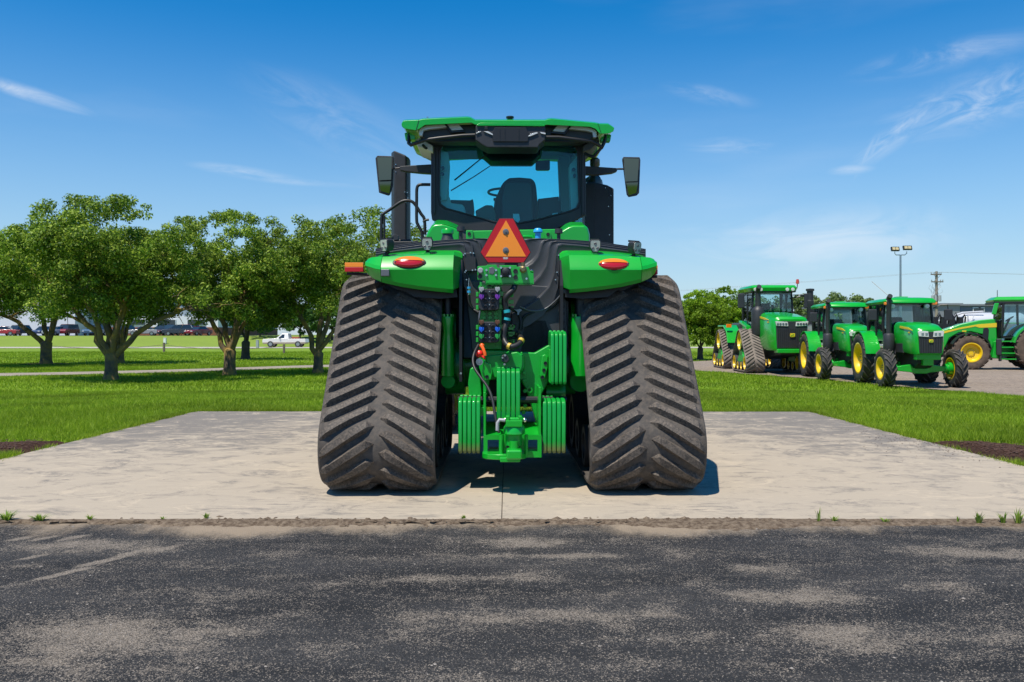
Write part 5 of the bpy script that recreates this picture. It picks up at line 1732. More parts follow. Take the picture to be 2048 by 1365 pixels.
PI = math.pi
def S(*a): return a
x, y = at(222, 759)
orchard_tree('orchard_tree', 'low spreading tree with the nearest trunk on the left lawn, left of the white marker', x, y, 6.6, 7.4, 2.6,
             [(PI * .98, .72, 2.7, .13), (PI * .8, .3, 2.6, .15), (.9, .22, 2.4, .15), (.05, .95, 3.0, .12), (-.6, .4, 2.4, .12), (PI * 1.3, .45, 2.4, .11)], 3, 84000, .052, dens=150)
x, y = at(92, 729)
orchard_tree('orchard_tree', 'leftmost low tree on the lawn, trunk ringed by bare soil beyond the footpath', x, y, 7.6, 10.2, 3.4,
             [(PI * 1.02, 1.0, 3.6, .15), (PI * .75, .35, 3.2, .15), (.3, .28, 3.0, .16), (-.6, .5, 3.0, .12)], 9, 66000, .066, dens=150)
x, y = at(459, 749)
orchard_tree('orchard_tree', 'low tree with yellow lichen on its slanting stems, left of the pickup truck', x, y, 6.6, 7.6, 2.8,
             [(PI * .97, .62, 3.0, .12), (PI * .8, .4, 2.7, .13), (.5, .22, 2.7, .14), (.1, .5, 2.6, .12), (-.8, .5, 2.4, .11)], 14, 78000, .053, dens=145)
x, y = at(636, 746)
orchard_tree('orchard_tree', 'low open tree partly behind the big left track', x, y, 6.5, 6.8, 2.4,
             [(PI * .95, .5, 2.9, .12), (PI * .5, .2, 2.8, .13), (.3, .28, 2.7, .13), (.0, .6, 2.4, .1)], 23, 50000, .054, dens=110)
x, y = at(240, 726)
orchard_tree('orchard_tree', 'tree standing beyond the footpath straight behind the nearest left tree', x, y, 6.6, 6.0, 2.6, [(2.6, .4, 2.8, .13), (.3, .3, 2.8, .13), (-.8, .5, 2.6, .11)], 31, 20000, .075)
x, y = at(491, 719)
orchard_tree('lawn_tree', 'slim straight dark tree between the lichen tree and the white pickup truck', x, y, 6.6, 5.8, 3.2, [(2.4, .3, 2.8, .09), (.4, .25, 2.8, .1), (-1.2, .4, 2.4, .08)], 37, 22000, .085, M_leafs, M_barkd, cr0=.30)
x, y = at(742, 722)
orchard_tree('orchard_tree', 'tree crown showing above the left fender beside the handrails', x, y, 9.4, 7.6, 2.6, [(2.6, .4, 3.4, .14), (.3, .3, 3.4, .14), (-.8, .5, 3.0, .11)], 41, 24000, .085)
x, y = at(-70, 735)
orchard_tree('orchard_tree', 'tree at the left picture edge, only its crown reaching in', x, y, 7.0, 6.0, 2.6, [(2.6, .4, 2.8, .13), (.2, .5, 3.2, .13)], 43, 24000, .075)
# ring of bare soil under the leftmost tree
cx_, cy_ = at(92, 729)
k = MB(); rr_ = [(cx_ + math.cos(a) * 1.25 * random.uniform(.9, 1.1), cy_ + math.sin(a) * 1.1) for a in np.linspace(0, 6.28, 25)[:-1]]
k.loft([[(a, b, float(zg(a, b)) - .05) for a, b in rr_], [(cx_ + (a - cx_) * .9, cy_ + (b - cy_) * .9, float(zg(a, b)) + .02) for a, b in rr_]]); tag(k.build('tree_soil', M_mulch), kind='structure')

x, y = at(1400, 719)
orchard_tree('maple_tree', 'bright green round-headed young tree right of the big right track', x, y, 4.6, 3.9, 2.2, [(2.8, .4, 1.5, .06), (.3, .45, 1.5, .06), (1.2, .2, 1.6, .07), (-1.2, .4, 1.3, .05)], 51, 36000, .066, M_leafb, M_barkd, cr0=.22, dens=190)
x, y = at(1452, 712)
orchard_tree('maple_tree', 'darker bright green tree between the round-headed tree and the parked track machine', x, y, 5.3, 4.6, 2.0, [(2.6, .3, 2.4, .08), (.4, .3, 2.4, .08)], 57, 26000, .08, M_leafb, M_barkd, cr0=.12, dens=170)

def far_tree(label, px, py_top, Y, Wpx, seed, base=None, m=None, nleaf=5200, lsz=.22):
    s_ = F / Y
    xw = (px - CX) / s_
    z0 = float(zg(xw, Y)) - .1
    H = (CY - py_top + 7) / s_ + CH - z0
    W = Wpx * 1.9 / s_
    r = np.random.default_rng(seed)
    t = thing('distant_tree', label, 'tree', (xw, Y, z0), 0, 'trees along the horizon')
    k = MB(); k.tube([(0, 0, 0), (0, 0, H * .3), (.1, 0, H * .62)], H * .028, 6, H * .012)
    for i in range(4):
        a = r.uniform(0, 6.28); k.tube([(0, 0, H * .28), (math.cos(a) * W * .2, math.sin(a) * W * .2, H * .55), (math.cos(a) * W * .32, math.sin(a) * W * .3, H * .75)], H * .014, 5, H * .005)
    k.build('trunk', M_barkd, t)
    C, R = [], []
    for _ in range(60):
        u = r.normal(0, 1, 3); u /= np.linalg.norm(u); q = r.random() ** .4
        C.append((u[0] * W * .44 * q, u[1] * W * .44 * q, H * (.56 + .38 * u[2] * q))); R.append(H * r.uniform(.07, .13))
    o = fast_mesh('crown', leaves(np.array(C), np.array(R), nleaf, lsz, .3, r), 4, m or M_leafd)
    o.parent = t
for a in (('hazy tree on the horizon just left of the parked track machine cab', 1478, 588, 130, 60, 1), ('tree on the horizon behind the track machine cab, left part of its windscreen', 1528, 592, 150, 70, 2),
          ('tree on the horizon between the track machine cab and its air intake pipe', 1596, 594, 140, 58, 3), ('tree on the horizon just right of the air intake pipe', 1660, 588, 135, 62, 4),
          ('small tree on the horizon above the smaller parked tractor roof', 1690, 596, 150, 46, 5), ('yellow-green tree left of the light mast', 1722, 592, 120, 50, 6), ('tree behind the cab of the tractor with the light mast above', 1775, 602, 150, 70, 7),
          ('tree on the horizon glimpsed between the big right track and the round tree', 1366, 600, 150, 60, 8),
          ('dense dark tree behind the white pickup truck', 600, 612, 122, 70, 9), ('dark tree behind the tree partly hidden by the left track', 664, 600, 122, 90, 10), ('dark tree left of the pickup, behind the lichen tree', 520, 622, 126, 70, 11),
          ('distant tree behind the cab handrails', 735, 590, 150, 80, 12), ('distant tree hidden behind the tractor body, left half', 850, 600, 150, 90, 13), ('distant tree hidden behind the tractor body, right half', 1180, 600, 150, 90, 14), ('distant tree behind the right fender', 1290, 605, 150, 80, 15)):
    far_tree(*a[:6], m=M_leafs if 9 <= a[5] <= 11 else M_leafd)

def shrub(px, wpx, top, bot, Y, seed, label):
    s_ = F / Y; xw = (px - CX) / s_; z0 = float(zg(xw, Y)); H = (bot - top) / s_ + .3; W = wpx / s_
    r = np.random.default_rng(seed)
    k = [(r.uniform(-W / 2, W / 2), r.uniform(-.6, .6), r.uniform(.25, .8) * H) for _ in range(16)]
    t = thing('shrub', label, 'shrub', (xw, Y, z0), 0, 'clipped shrubs by the white building')
    o = fast_mesh('foliage', leaves(np.array(k), np.full(16, H * .3), 1500, .16, .3, r), 4, M_leafs); o.parent = t
    q = MB()
    for i in range(4): q.tube([(r.uniform(-W * .3, W * .3), 0, 0), (r.uniform(-W * .35, W * .35), 0, H * .6)], .05, 5)
    q.build('stem', M_barkd, t)
shrub(365, 28, 646, 664, 152, 1, 'clipped shrub in front of the white building, right of the dark blue car')
shrub(320, 24, 648, 664, 152, 2, 'clipped shrub behind the grey car on the car park')
shrub(388, 22, 647, 664, 152, 3, 'clipped shrub behind the red car on the car park')
shrub(50, 26, 648, 664, 152, 4, 'shrub against the white building at far left')

# ------------------------------------------------------------------ buildings
M_wallw = mat('white_cladding', (.72, .73, .74), .6)
M_brick = mat('brick_base', (.22, .085, .05), .9, var=.25, vs=6)
M_slate = mat('blue_grey_cladding', (.30, .36, .42), .6)
M_win = mat('dark_window', (.02, .03, .04), .1, coat=.5)
M_grey = mat('grey_cladding', (.20, .21, .235), .6)
M_greyl2 = mat('pale_grey_cladding', (.34, .36, .38), .6)
def far_building(name, label, px0, px1, Y, depth, bands, roofz, mroof, windows=()):
    s_ = F / Y; xa, xb = (px0 - CX) / s_, (px1 - CX) / s_
    xm = (xa + xb) / 2; z0 = float(zg(xm, Y))
    t = thing(name, label, 'building', (xm, Y, z0)); w = xb - xa
    for i, (nm, h0, h1, m, out) in enumerate(bands):
        MB().box((0, depth / 2, (h0 + h1) / 2), (w + out * 2, depth + out * 2, h1 - h0)).build(nm, m, t)
    MB().ext_x([(-.3, roofz), (depth + .3, roofz), (depth + .3, roofz + .25), (-.3, roofz + .25)], -w / 2 - .3, w / 2 + .3).build('roof', mroof, t)
    for (u, wz, ww, wh) in windows:
        fr = MB().box((u * w, -.05, wz), (ww + .24, .12, wh + .24)).build('window_frame', M_wallw, t)
        MB().box((u * w, -.13, wz), (ww, .06, wh)).build('window_pane', M_win, fr)
    return t
far_building('white_building', 'long white building with a brick base behind the left trees', -420, 436, 156, 40,
             (('brick_base', 0, 1.5, M_brick, .12), ('wall', 1.5, 3.6, M_wallw, 0), ('upper_wall', 3.6, 6.9, M_slate, -.25)), 6.9, M_greyl2,
             [(u, 2.4, 3.2, .9) for u in (.10, .17, .24, .31, .38, .45)] + [(u, .9, 1.0, 1.2) for u in (.2, .27, .4)])
far_building('white_storage_hall', 'tall bright white hall standing behind the leftmost tree', -60, 150, 150, 5, (('wall', 0, 8.6, M_wallw, 0),), 8.6, M_wallw, [(.2, 7.2, 3, .8)])
far_building('grey_shed', 'long dark grey shed with a paler lower wall, behind the utility pole', 1700, 1920, 118, 22, (('lower_wall', 0, 2.9, M_greyl2, .08), ('upper_wall', 2.9, 5.7, M_grey, 0)), 5.7, M_grey)
far_building('blue_grey_shed', 'blue-grey shed at the right picture edge behind the silver cart', 1921, 2240, 124, 22, (('lower_wall', 0, 2.9, M_greyl2, .08), ('upper_wall', 2.9, 5.8, mat('navy_cladding', (.12, .14, .2), .6), 0)), 5.8, M_grey,
             [(-.4, 5.2, .9, .5), (-.37, 5.2, .6, .5)])

# ------------------------------------------------------------------ parked cars and pickup
def car_mesh(kind):
    """side outline extruded with tumblehome; nose to -x"""
    if kind == 'suv':
        low = [(-2.3, .35), (-2.35, .75), (-2.2, .95), (-1.1, 1.05), (2.15, 1.05), (2.3, .8), (2.28, .35)]
        top = [(-1.15, 1.04), (-.55, 1.62), (1.75, 1.66), (2.15, 1.04)]
    elif kind == 'van':
        low = [(-2.4, .35), (-2.45, .75), (-2.2, 1.0), (-1.5, 1.08), (2.3, 1.08), (2.4, .8), (2.4, .35)]
        top = [(-1.6, 1.07), (-.8, 1.75), (2.2, 1.78), (2.35, 1.07)]
    else:
        low = [(-2.25, .3), (-2.3, .65), (-2.1, .82), (-1.0, .93), (1.5, .95), (2.2, .9), (2.27, .65), (2.2, .3)]
        top = [(-1.05, .92), (-.35, 1.40), (.75, 1.42), (1.6, .94)]
    return low, top
def car(px, py, col_, kind, label, rz=0.0, group='cars on the car park', Y=None):
    Yw = Y; xw = (px - CX) / F * Yw
    t = thing('parked_car', label, 'car', (xw, Yw, float(zg(xw, Yw)) - .008), rz, group)
    low, top = car_mesh(kind)
    m = mat('car_paint', col_, .25, coat=.8)
    MB().ext_y([(x, z) for x, z in low], -.86, .86).build('body', m, t, bevel=.07)
    k = MB(); k.prism([(x, -.80 if z < 1.2 else -.64, z) for x, z in top], [(x, .80 if z < 1.2 else .64, z) for x, z in top]); gh = k.build('greenhouse', M_win, t, bevel=.03)
    zt = max(z for _, z in top); xs = [x for x, z in top if z > zt - .1]
    MB().box(((xs[0] + xs[-1]) / 2, 0, zt + .012), (abs(xs[-1] - xs[0]) + .1, 1.3, .05)).build('roof', m, t, bevel=.02)
    for x in (-1.4, 1.4):
        for y in (-.8, .8):
            k = MB(); k.lathe([(.2, -.11), (.31, -.11), (.33, -.07), (.33, .07), (.31, .11), (.2, .11)], (x, y, .33), 'y', 20); w = k.build('wheel', M_tyre, t, smooth=40)
            MB().cyl((x, y - .09, .33), (x, y + .09, .33), .2, n=14).build('rim', M_steel, w)
    for y in (-.6, .6):
        MB().box((-2.3 + (.03 if kind == 'car' else 0), y, .68), (.08, .34, .14)).build('headlight', M_lampw, t, bevel=.02)
        MB().box((2.27, y, .75), (.08, .26, .18)).build('rear_light', M_red, t, bevel=.02)
    return t
blue_, dk, red_, gry, maroon, wht, slv = (.02, .03, .07), (.012, .012, .015), (.42, .01, .02), (.3, .3, .31), (.2, .012, .02), (.7, .7, .7), (.45, .47, .5)
car(5, 660, red_, 'car', 'bright red car at the far left of the car park', .2, Y=133)
car(36, 660, blue_, 'suv', 'dark blue car right beside the bright red car at far left', 1.4, Y=136)
car(88, 660, (.04, .06, .14), 'car', 'blue car seen past the leftmost tree trunk', 1.5, Y=134)
car(112, 660, slv, 'car', 'silver car between the leftmost trunk and the nearest tree', 1.45, Y=133)
car(135, 660, maroon, 'van', 'maroon van between the silver car and the nearest tree', 1.6, Y=135)
car(190, 660, (.05, .11, .2), 'suv', 'mid blue car seen between the stems of the nearest tree', 1.5, Y=134)
car(246, 660, dk, 'suv', 'black car just right of the nearest tree trunk', 1.4, Y=135)
car(287, 660, gry, 'car', 'grey car left of the white marker post', .15, Y=132)
car(328, 660, dk, 'van', 'black van behind the white marker post', 1.5, Y=136)
car(357, 660, (.015, .025, .05), 'suv', 'dark navy wagon left of the two red cars', .25, Y=132)
car(375, 658, red_, 'van', 'red minivan parked behind the navy wagon', 1.3, Y=140)
car(397, 660, maroon, 'car', 'red car left of the lichen tree stems, rightmost of the row', 1.2, Y=133)

def pickup():
    px, Yw = 572, 109.3
    xw = (px - CX) / F * Yw
    t = thing('pickup_truck', 'white pickup truck with tan lower panels on the far road', 'pickup truck', (xw, Yw, float(zg(xw, Yw)) - .006), 0)
    mw, mt = mat('pickup_white', (.72, .70, .66), .3, coat=.6), mat('pickup_tan', (.30, .25, .19), .4)
    MB().ext_y([(-2.75, .55), (-2.78, .85), (-2.7, 1.02), (-1.3, 1.12), (-.95, 1.12), (.55, 1.12), (.56, 1.06), (2.7, 1.06), (2.75, .6), (2.4, .55)], -.95, .95).build('body', mw, t, bevel=.05)
    MB().ext_y([(-2.7, .40), (-2.74, .62), (2.72, .66), (2.66, .42)], -.965, .965).build('lower_panel', mt, t, bevel=.03)
    k = MB(); tp = [(-1.05, 1.1), (-.35, 1.72), (.45, 1.74), (.58, 1.1)]; k.prism([(x, -.9 if z < 1.2 else -.72, z) for x, z in tp], [(x, .9 if z < 1.2 else .72, z) for x, z in tp]); k.build('cab', mw, t, bevel=.05)
    for sd in (-1, 1):
        k = MB(); q = [(-.72, 1.16), (-.27, 1.62), (.0, 1.63), (.0, 1.16)]; k.prism([(x, sd * (.915 - (z - 1.1) * .29), z) for x, z in q], [(x, sd * (.90 - (z - 1.1) * .29), z) for x, z in q]); k.build('side_window', M_win, t)
        MB().box((-2.7, sd * .68, .92), (.1, .34, .16)).build('headlight', M_lampw, t, bevel=.02)
        MB().box((-.55, sd * 1.03, 1.2), (.12, .16, .2)).build('mirror', M_black, t, bevel=.02)
    MB().box((1.2, .3, 1.18), (.9, .8, .28)).build('load', mat('rust_load', (.3, .09, .05), .8), t, bevel=.04)
    for x in (-1.75, 1.75):
        for y in (-.86, .86):
            k = MB(); k.lathe([(.23, -.13), (.36, -.13), (.385, -.08), (.385, .08), (.36, .13), (.23, .13)], (x, y, .385), 'y', 24); w = k.build('wheel', M_tyre, t, smooth=40)
            MB().cyl((x, y - .11, .385), (x, y + .11, .385), .24, n=16).build('rim', M_steel, w)
pickup()

# ------------------------------------------------------------------ rope fence, markers
M_post = mat('weathered_post', (.16, .13, .10), .95, var=.3, vs=9)
posts = []
for px, py, h, lb in ((88, 705, .85, 'wooden rope post behind the leftmost tree trunk'), (328, 704, .86, 'wooden rope post under the white marker, left of the lichen tree'), (568, 706, .76, 'wooden rope post in front of the white pickup truck')):
    x, y = at(px, py); z = float(zg(x, y)) - .05
    k = MB(); k.box((0, 0, h / 2), (.17, .17, h)); k.box((0, 0, h + .02), (.19, .19, .04))
    tag(k.build('rope_post', M_post, loc=(x, y, z), bevel=.015), lb, 'post', 'posts of the rope fence'); posts.append((x, y, z + h * .82))
for i in range(2):
    a, b = Vector(posts[i]), Vector(posts[i + 1])
    P = [a.lerp(b, t) - Vector((0, 0, .32 * 4 * t * (1 - t))) for t in np.linspace(0, 1, 25)]
    tag(MB().tube(P, .022, 5).build('fence_rope', M_post), ('sagging brown rope between the leftmost trunk and the white marker' if i == 0 else 'sagging brown rope running from the white marker to the pickup truck'), 'rope', 'ropes of the fence')
for px, py, h, w, lb in ((330, 678, .75, .34, 'white marker box on the far bank above a rope post'), (515, 694, .9, .3, 'pale marker post just left of the white pickup truck'), (625, 692, .8, .3, 'pale marker post right of the pickup truck, beside the big track')):
    Yw = 118 if py < 680 else 100
    xw = (px - CX) / F * Yw
    k = MB(); k.box((0, 0, h / 2), (w, w, h)); k.box((0, 0, h + .03), (w * 1.1, w * 1.1, .06))
    tag(k.build('marker_post', M_wallw if py < 680 else M_greyl2, loc=(xw, Yw, float(zg(xw, Yw))), bevel=.02), lb, 'marker post', 'marker posts on the lawn')

# ------------------------------------------------------------------ masts and wires
def light_mast():
    Yw = 75.0; s_ = F / Yw; xw = (1801 - CX) / s_; z0 = float(zg(xw, Yw))
    t = thing('light_mast', 'tall thin light mast with two floodlights behind the smaller tractors', 'light mast', (xw, Yw, z0))
    top = CH + (CY - 510) / s_ - z0
    k = MB(); k.cyl((0, 0, 0), (0, 0, top), .12, .085, 10); k.cyl((0, 0, 0), (0, 0, .4), .22, n=10); k.build('pole', M_steel, t, smooth=40)
    k = MB(); k.tube([(-.5, 0, top + .28), (-.5, 0, top + .1), (-.38, 0, top - .02), (.38, 0, top - .02), (.55, 0, top + .12), (.55, 0, top + .3)], .04, 6); k.build('cross_arm', M_steel, t, smooth=40)
    for x, z, w in ((-.5, .5, .72), (.58, .6, .78)):
        k = MB(); R = Matrix.Rotation(math.radians(-20), 3, 'X'); c = Vector((x, -.05, top + z)); k.box(c, (w, .18, .38), R); h = k.build('floodlight', M_black, t, bevel=.02)
        for q in (-1, 1):
            k = MB(); k.box(c + R @ Vector((q * w * .2, -.1, 0)), (w * .34, .03, .24), R); k.build('lamp_panel', mat('lamp_reflector', (.55, .46, .25), .3), h)
light_mast()
pole_tops = []
def utility_pole():
    Yw = 92.0; s_ = F / Yw; xw = (1873 - CX) / s_; z0 = float(zg(xw, Yw)); H = CH + (CY - 543) / s_ - z0
    t = thing('utility_pole', 'wooden utility pole with two cross arms and transformer, right of the light mast', 'utility pole', (xw, Yw, z0))
    k = MB(); k.cyl((0, 0, 0), (0, 0, H), .19, .13, 10); k.build('pole', mat('pole_wood', (.26, .22, .18), .9, var=.25, vs=3), t, smooth=40)
    for dz, w in ((.35, 1.15), (1.15, 1.3)):
        MB().box((-.12 if dz < 1 else 0, -.16, H - dz), (w, .1, .12)).build('cross_arm', M_post, t)
        k = MB()
        for x in (-.45, .45): k.tube([(x * .9, -.16, H - dz), (0, -.1, H - dz - .5)], .02, 5)
        k.build('arm_brace', M_dull, t)
        for i in (-1, -.4, .6, 1):
            k = MB(); x = (-.12 if dz < 1 else 0) + i * w * .46; k.lathe([(1e-4, .2), (.05, .18), (.06, .1), (.03, .05), (.03, 0)], (x, -.16, H - dz + .06), 'z', 8); k.build('insulator', M_greyl2, t)
            pole_tops.append(Vector((xw + x, Yw - .16, z0 + H - dz + .25)))
    for x in (-.55, -.25, .2):
        k = MB(); k.lathe([(1e-4, .35), (.15, .33), (.16, -.3), (1e-4, -.34)], (x, -.3, H - 2.95), 'z', 10); k.build('transformer', M_greyl2, t, smooth=40)
    k = MB()
    for i in range(12):
        a = Vector((random.uniform(-.8, .5), -.25, H - random.uniform(1.3, 2.2))); k.tube([a, a + Vector((random.uniform(-.3, .3), 0, -.35)), (random.uniform(-.6, .2), -.3, H - 2.6)], .012, 4)
    k.build('jumper_wire', M_dull, t)
utility_pole()
M_wire = mat('overhead_wire', (.28, .29, .30), .6)
for i, (pi_, lb) in enumerate(((0, 'uppermost overhead wire on the utility pole'), (3, 'second overhead wire just under the uppermost one'))):
    p = pole_tops[pi_]
    P = []
    ends = (p + Vector((-216, 186, 2.0 - i * .2)), p + Vector((260, -52, .4)))
    for (a, b) in ((ends[0], p), (p, ends[1])):
        for t_ in np.linspace(0, 1, 24):
            P.append(a.lerp(b, t_) - Vector((0, 0, 3.0 * 4 * t_ * (1 - t_))))
    tag(MB().tube(P, .009, 4).build('overhead_wire', M_wire), lb, 'wire', 'overhead wires')

# ------------------------------------------------------------------ wheeled tractors in the yard
def lug_mesh(R, w, side, h=.045, depth=None):
    """one curved tyre bar centred on the top of a wheel whose axle lies along x"""
    k = MB(); rings = []
    for t in np.linspace(0, 1, 5):
        x = side * (w * .47 - t * w * .44)
        a = .05 - .30 * (t ** 1.2) * (.75 / R)
        drop = .05 * max(0, 1 - t * 4) * R
        th = .038 * (.75 / R) ** .5 * (1.25 - .5 * t)
        r = []
        for da, hh in ((-th, -.02), (-th * .75, h * (1 if t < .9 else .8)), (th * .75, h * (1 if t < .9 else .8)), (th, -.02)):
            rr = R - drop + hh; r.append((x, math.sin(a + da) * rr, math.cos(a + da) * rr))
        rings.append(r)
    return k.loft(rings)

def ag_wheel(root, c, R, w, rimR, sd, n, m_tyre=None, m_lug=None, steer=0.0, hub=.0):
    """wheel: tyre casing, lugs one by one, yellow dished rim"""
    k = MB()
    k.lathe([(rimR, -w * .40), (rimR + (R - rimR) * .3, -w * .48), (R - .10, -w * .5), (R - .02, -w * .44), (R, -w * .25), (R + .005, 0), (R, w * .25), (R - .02, w * .44), (R - .10, w * .5), (rimR + (R - rimR) * .3, w * .48), (rimR, w * .40)], (0, 0, 0), 'x', 40)
    o = k.build('wheel', m_tyre or M_tyre, root, smooth=50)
    o.location = c; o.rotation_euler = (random.uniform(0, 6), 0, steer)
    o.rotation_mode = 'XYZ'
    base = {}
    for s in (-1, 1):
        base[s] = None
        for i in range(n):
            a = 2 * math.pi * (i + (.5 if s > 0 else 0)) / n
            if base[s] is None:
                l = lug_mesh(R, w, s).build('lug', m_lug or M_tlug, o); base[s] = l
            else:
                l = base[s].copy(); col.objects.link(l)
            l.rotation_euler = (a, 0, 0)
    k = MB()
    d = sd * w
    k.lathe([(rimR + .012, d * .42), (rimR + .025, d * .44), (rimR - .02, d * .44), (rimR - .05, d * .36), (rimR - .09, d * .12 + hub), (rimR * .45, d * .06 + hub), (rimR * .38, d * .14 + hub), (1e-4, d * .14 + hub)], (0, 0, 0), 'x', 36)
    k.lathe([(rimR + .012, -d * .42), (rimR - .02, -d * .44), (rimR - .05, -d * .2), (rimR - .09, d * .05 + hub)], (0, 0, 0), 'x', 36)
    k.build('rim', M_yellow, o, smooth=35)
    k = MB()
    for i in range(8):
        a = 2 * math.pi * i / 8; q = rimR * .30; x0 = d * .14 + hub
        k.cyl((x0, math.cos(a) * q, math.sin(a) * q), (x0 + sd * .03, math.cos(a) * q, math.sin(a) * q), .018, n=6)
    tag(k.build('wheel_nut', M_dull, o), kind='stuff')
    return o

def deer_badge(mb_y, root, c, w, h, axis='y'):
    """small yellow shield with a green leaping-deer emblem, on a face looking to -y"""
    sh = [(-.5, .42), (-.42, .5), (.42, .5), (.5, .42), (.5, -.3), (.38, -.46), (-.38, -.46), (-.5, -.3)]
    b = MB().ext_y([(c[0] + x * w, c[2] + z * h) for x, z in sh], c[1], c[1] + .02).build('badge', M_ystripe, root, bevel=.004)
    deer = [(-.36, .02), (-.30, .12), (-.10, .16), (.08, .14), (.18, .28), (.12, .36), (.20, .34), (.26, .42), (.28, .30), (.38, .22), (.30, .18), (.24, .06), (.38, -.06), (.42, -.16), (.36, -.14), (.20, -.04), (.02, .0), (-.12, -.02), (-.28, -.16), (-.40, -.26), (-.36, -.16), (-.24, -.02)]
    k = MB().ext_y([(c[0] + x * w * .86, c[2] + z * h * .9) for x, z in deer], c[1] - .004, c[1] + .001)
    k.ext_y([(c[0] + x * w, c[2] + z * h) for x, z in ((-.42, -.26), (.42, -.26), (.40, -.32), (-.40, -.32))], c[1] - .004, c[1] + .001)
    k.build('badge_emblem', M_green, b)

def utility_tractor(label, loc, rz):
    """heading -y; origin on the ground under the front axle"""
    t = thing('wheeled_tractor', label, 'tractor', loc, rz, 'wheeled tractors parked nose out in the yard')
    for sd in (-1, 1):
        ag_wheel(t, (sd * 1.02, 0, .58), .545, .36, .335, sd, 16, steer=.04)
        ag_wheel(t, (sd * .98, 2.35, .83), .785, .46, .50, sd, 18)
        # rear fender
        pr = [(2.35 - .92 * math.cos(a), .83 + .92 * math.sin(a)) for a in np.linspace(.18, 2.6, 16)]
        inn = [(2.35 - .88 * math.cos(a), .83 + .88 * math.sin(a)) for a in np.linspace(.18, 2.6, 16)]
        MB().ext_x(pr + inn[::-1], sd * .72, sd * 1.18).build('fender', M_green, t, smooth=35)
        MB().ext_x([(1.45, .95), (1.9, 1.65), (2.9, 1.65), (3.1, 1.2), (2.3, .9)], sd * .70, sd * .73).build('fender_side', M_green, t)
    # axle and running gear
    k = MB(); k.ext_y([(-.72, .50), (-.70, .64), (-.30, .70), (-.16, .58), (.16, .58), (.30, .70), (.70, .64), (.72, .50), (.30, .46), (.15, .42), (-.15, .42), (-.30, .46)], -.10, .10); k.build('front_axle', M_green, t, bevel=.02)
    for sd in (-1, 1):
        k = MB(); k.cyl((sd * .70, 0, .58), (sd * .86, 0, .58), .14, n=16); k.cyl((sd * .80, 0, .58), (sd * .92, 0, .58), .19, n=16); k.build('axle_hub', M_green, t, smooth=40)
    k = MB(); k.ext_x([(-.55, .74), (-.55, 1.0), (.4, 1.05), (2.7, 1.1), (2.7, .55), (.4, .52), (-.2, .60)], -.24, .24); k.build('chassis', M_black, t, bevel=.02)
    k = MB(); k.ext_y([(-.36, .86), (.36, .86), (.36, 1.0), (.2, .76), (-.2, .76), (-.36, 1.0)][:2] + [(.36, 1.04), (-.36, 1.04)], -.72, -.5); k.box((0, -.6, .8), (.3, .2, .22)); k.build('front_bracket', M_green, t, bevel=.015)
    k = MB(); k.box((-.3, 1.35, .62), (.12, .7, .28)); k.box((.3, 1.35, .62), (.12, .7, .28)); k.cyl((-.6, 2.35, .83), (.6, 2.35, .83), .16, n=14); k.box((0, 2.4, .95), (.5, .6, .5)); k.build('gearbox', M_green, t, bevel=.02)
    # bonnet: loft of sections from nose to windscreen
    secs = []
    for y, zt, zb, w, rr in ((-.86, 1.76, 1.05, .36, .16), (-.80, 1.83, 1.02, .40, .16), (-.45, 1.93, 1.03, .43, .15), (.3, 2.0, 1.08, .44, .14), (.98, 2.02, 1.25, .45, .13)):
        secs.append([(-w * .93, y, zb), (-w, y, zb + .12), (-w, y, zt - rr), (-w + rr * .35, y, zt - rr * .3), (-w + rr, y, zt), (w - rr, y, zt), (w - rr * .35, y, zt - rr * .3), (w, y, zt - rr), (w, y, zb + .12), (w * .93, y, zb)])
    MB().loft(secs).build('bonnet', M_green, t, smooth=35)
    g = MB().ext_y([(-.31, 1.06), (.31, 1.06), (.345, 1.62), (.15, 1.70), (-.15, 1.70), (-.345, 1.62)], -.90, -.84).build('grille', M_plastic, t, bevel=.012)
    k = MB()
    for i in range(9): k.box((-.28 + i * .07, -.905, 1.30), (.012, .02, .44))
    k.build('grille_bar', M_black, g)
    for sd in (-1, 1):
        h = MB().ext_y([(sd * .06, 1.54), (sd * .34, 1.56), (sd * .37, 1.70), (sd * .30, 1.73), (sd * .08, 1.71)], -.925, -.86).build('headlight', M_lampw, t, bevel=.01)
        for x in (.13, .24): MB().box((sd * x, -.928, 1.63), (.07, .01, .07)).build('reflector', M_steel, h)
        MB().ext_x([(-.68, 1.74), (-.3, 1.83), (.45, 1.89), (.45, 1.82), (-.3, 1.765)], sd * .434, sd * .452).build('yellow_stripe', M_ystripe, t)
        MB().box((sd * .443, -.36, 1.68), (.012, .15, .04)).build('model_plate', M_ystripe, t)
        k = MB(); k.box((sd * .40, .55, 1.2), (.1, .7, .3)); k.build('side_panel', M_plastic, t, bevel=.02)
        MB().ext_x([(.75, 1.0), (.95, 1.5), (1.1, 1.5), (1.1, .95)], sd * .45, sd * .75).build('step_guard', M_plastic, t, bevel=.03)
    deer_badge(None, t, (0, -.93, 1.42), .12, .10)
    # cab
    zs, zt = 1.32, 2.62
    for sd in (-1, 1):
        for y0, y1, w in ((1.05, 1.12, .045), (1.85, 1.80, .04), (2.75, 2.62, .05)):
            MB().tube([(sd * .70, y0, zs), (sd * .76, (y0 + y1) / 2, (zs + zt) / 2), (sd * .70, y1, zt)], w, 6).build('cab_post', M_black, t, smooth=40)
    k = MB(); k.box((0, 1.9, 1.36), (1.36, 1.75, .1)); k.box((0, 2.72, 1.62), (1.3, .08, .4)); k.box((0, 1.08, 1.55), (1.3, .06, .34)); k.build('cab_floor', M_black, t, bevel=.02)
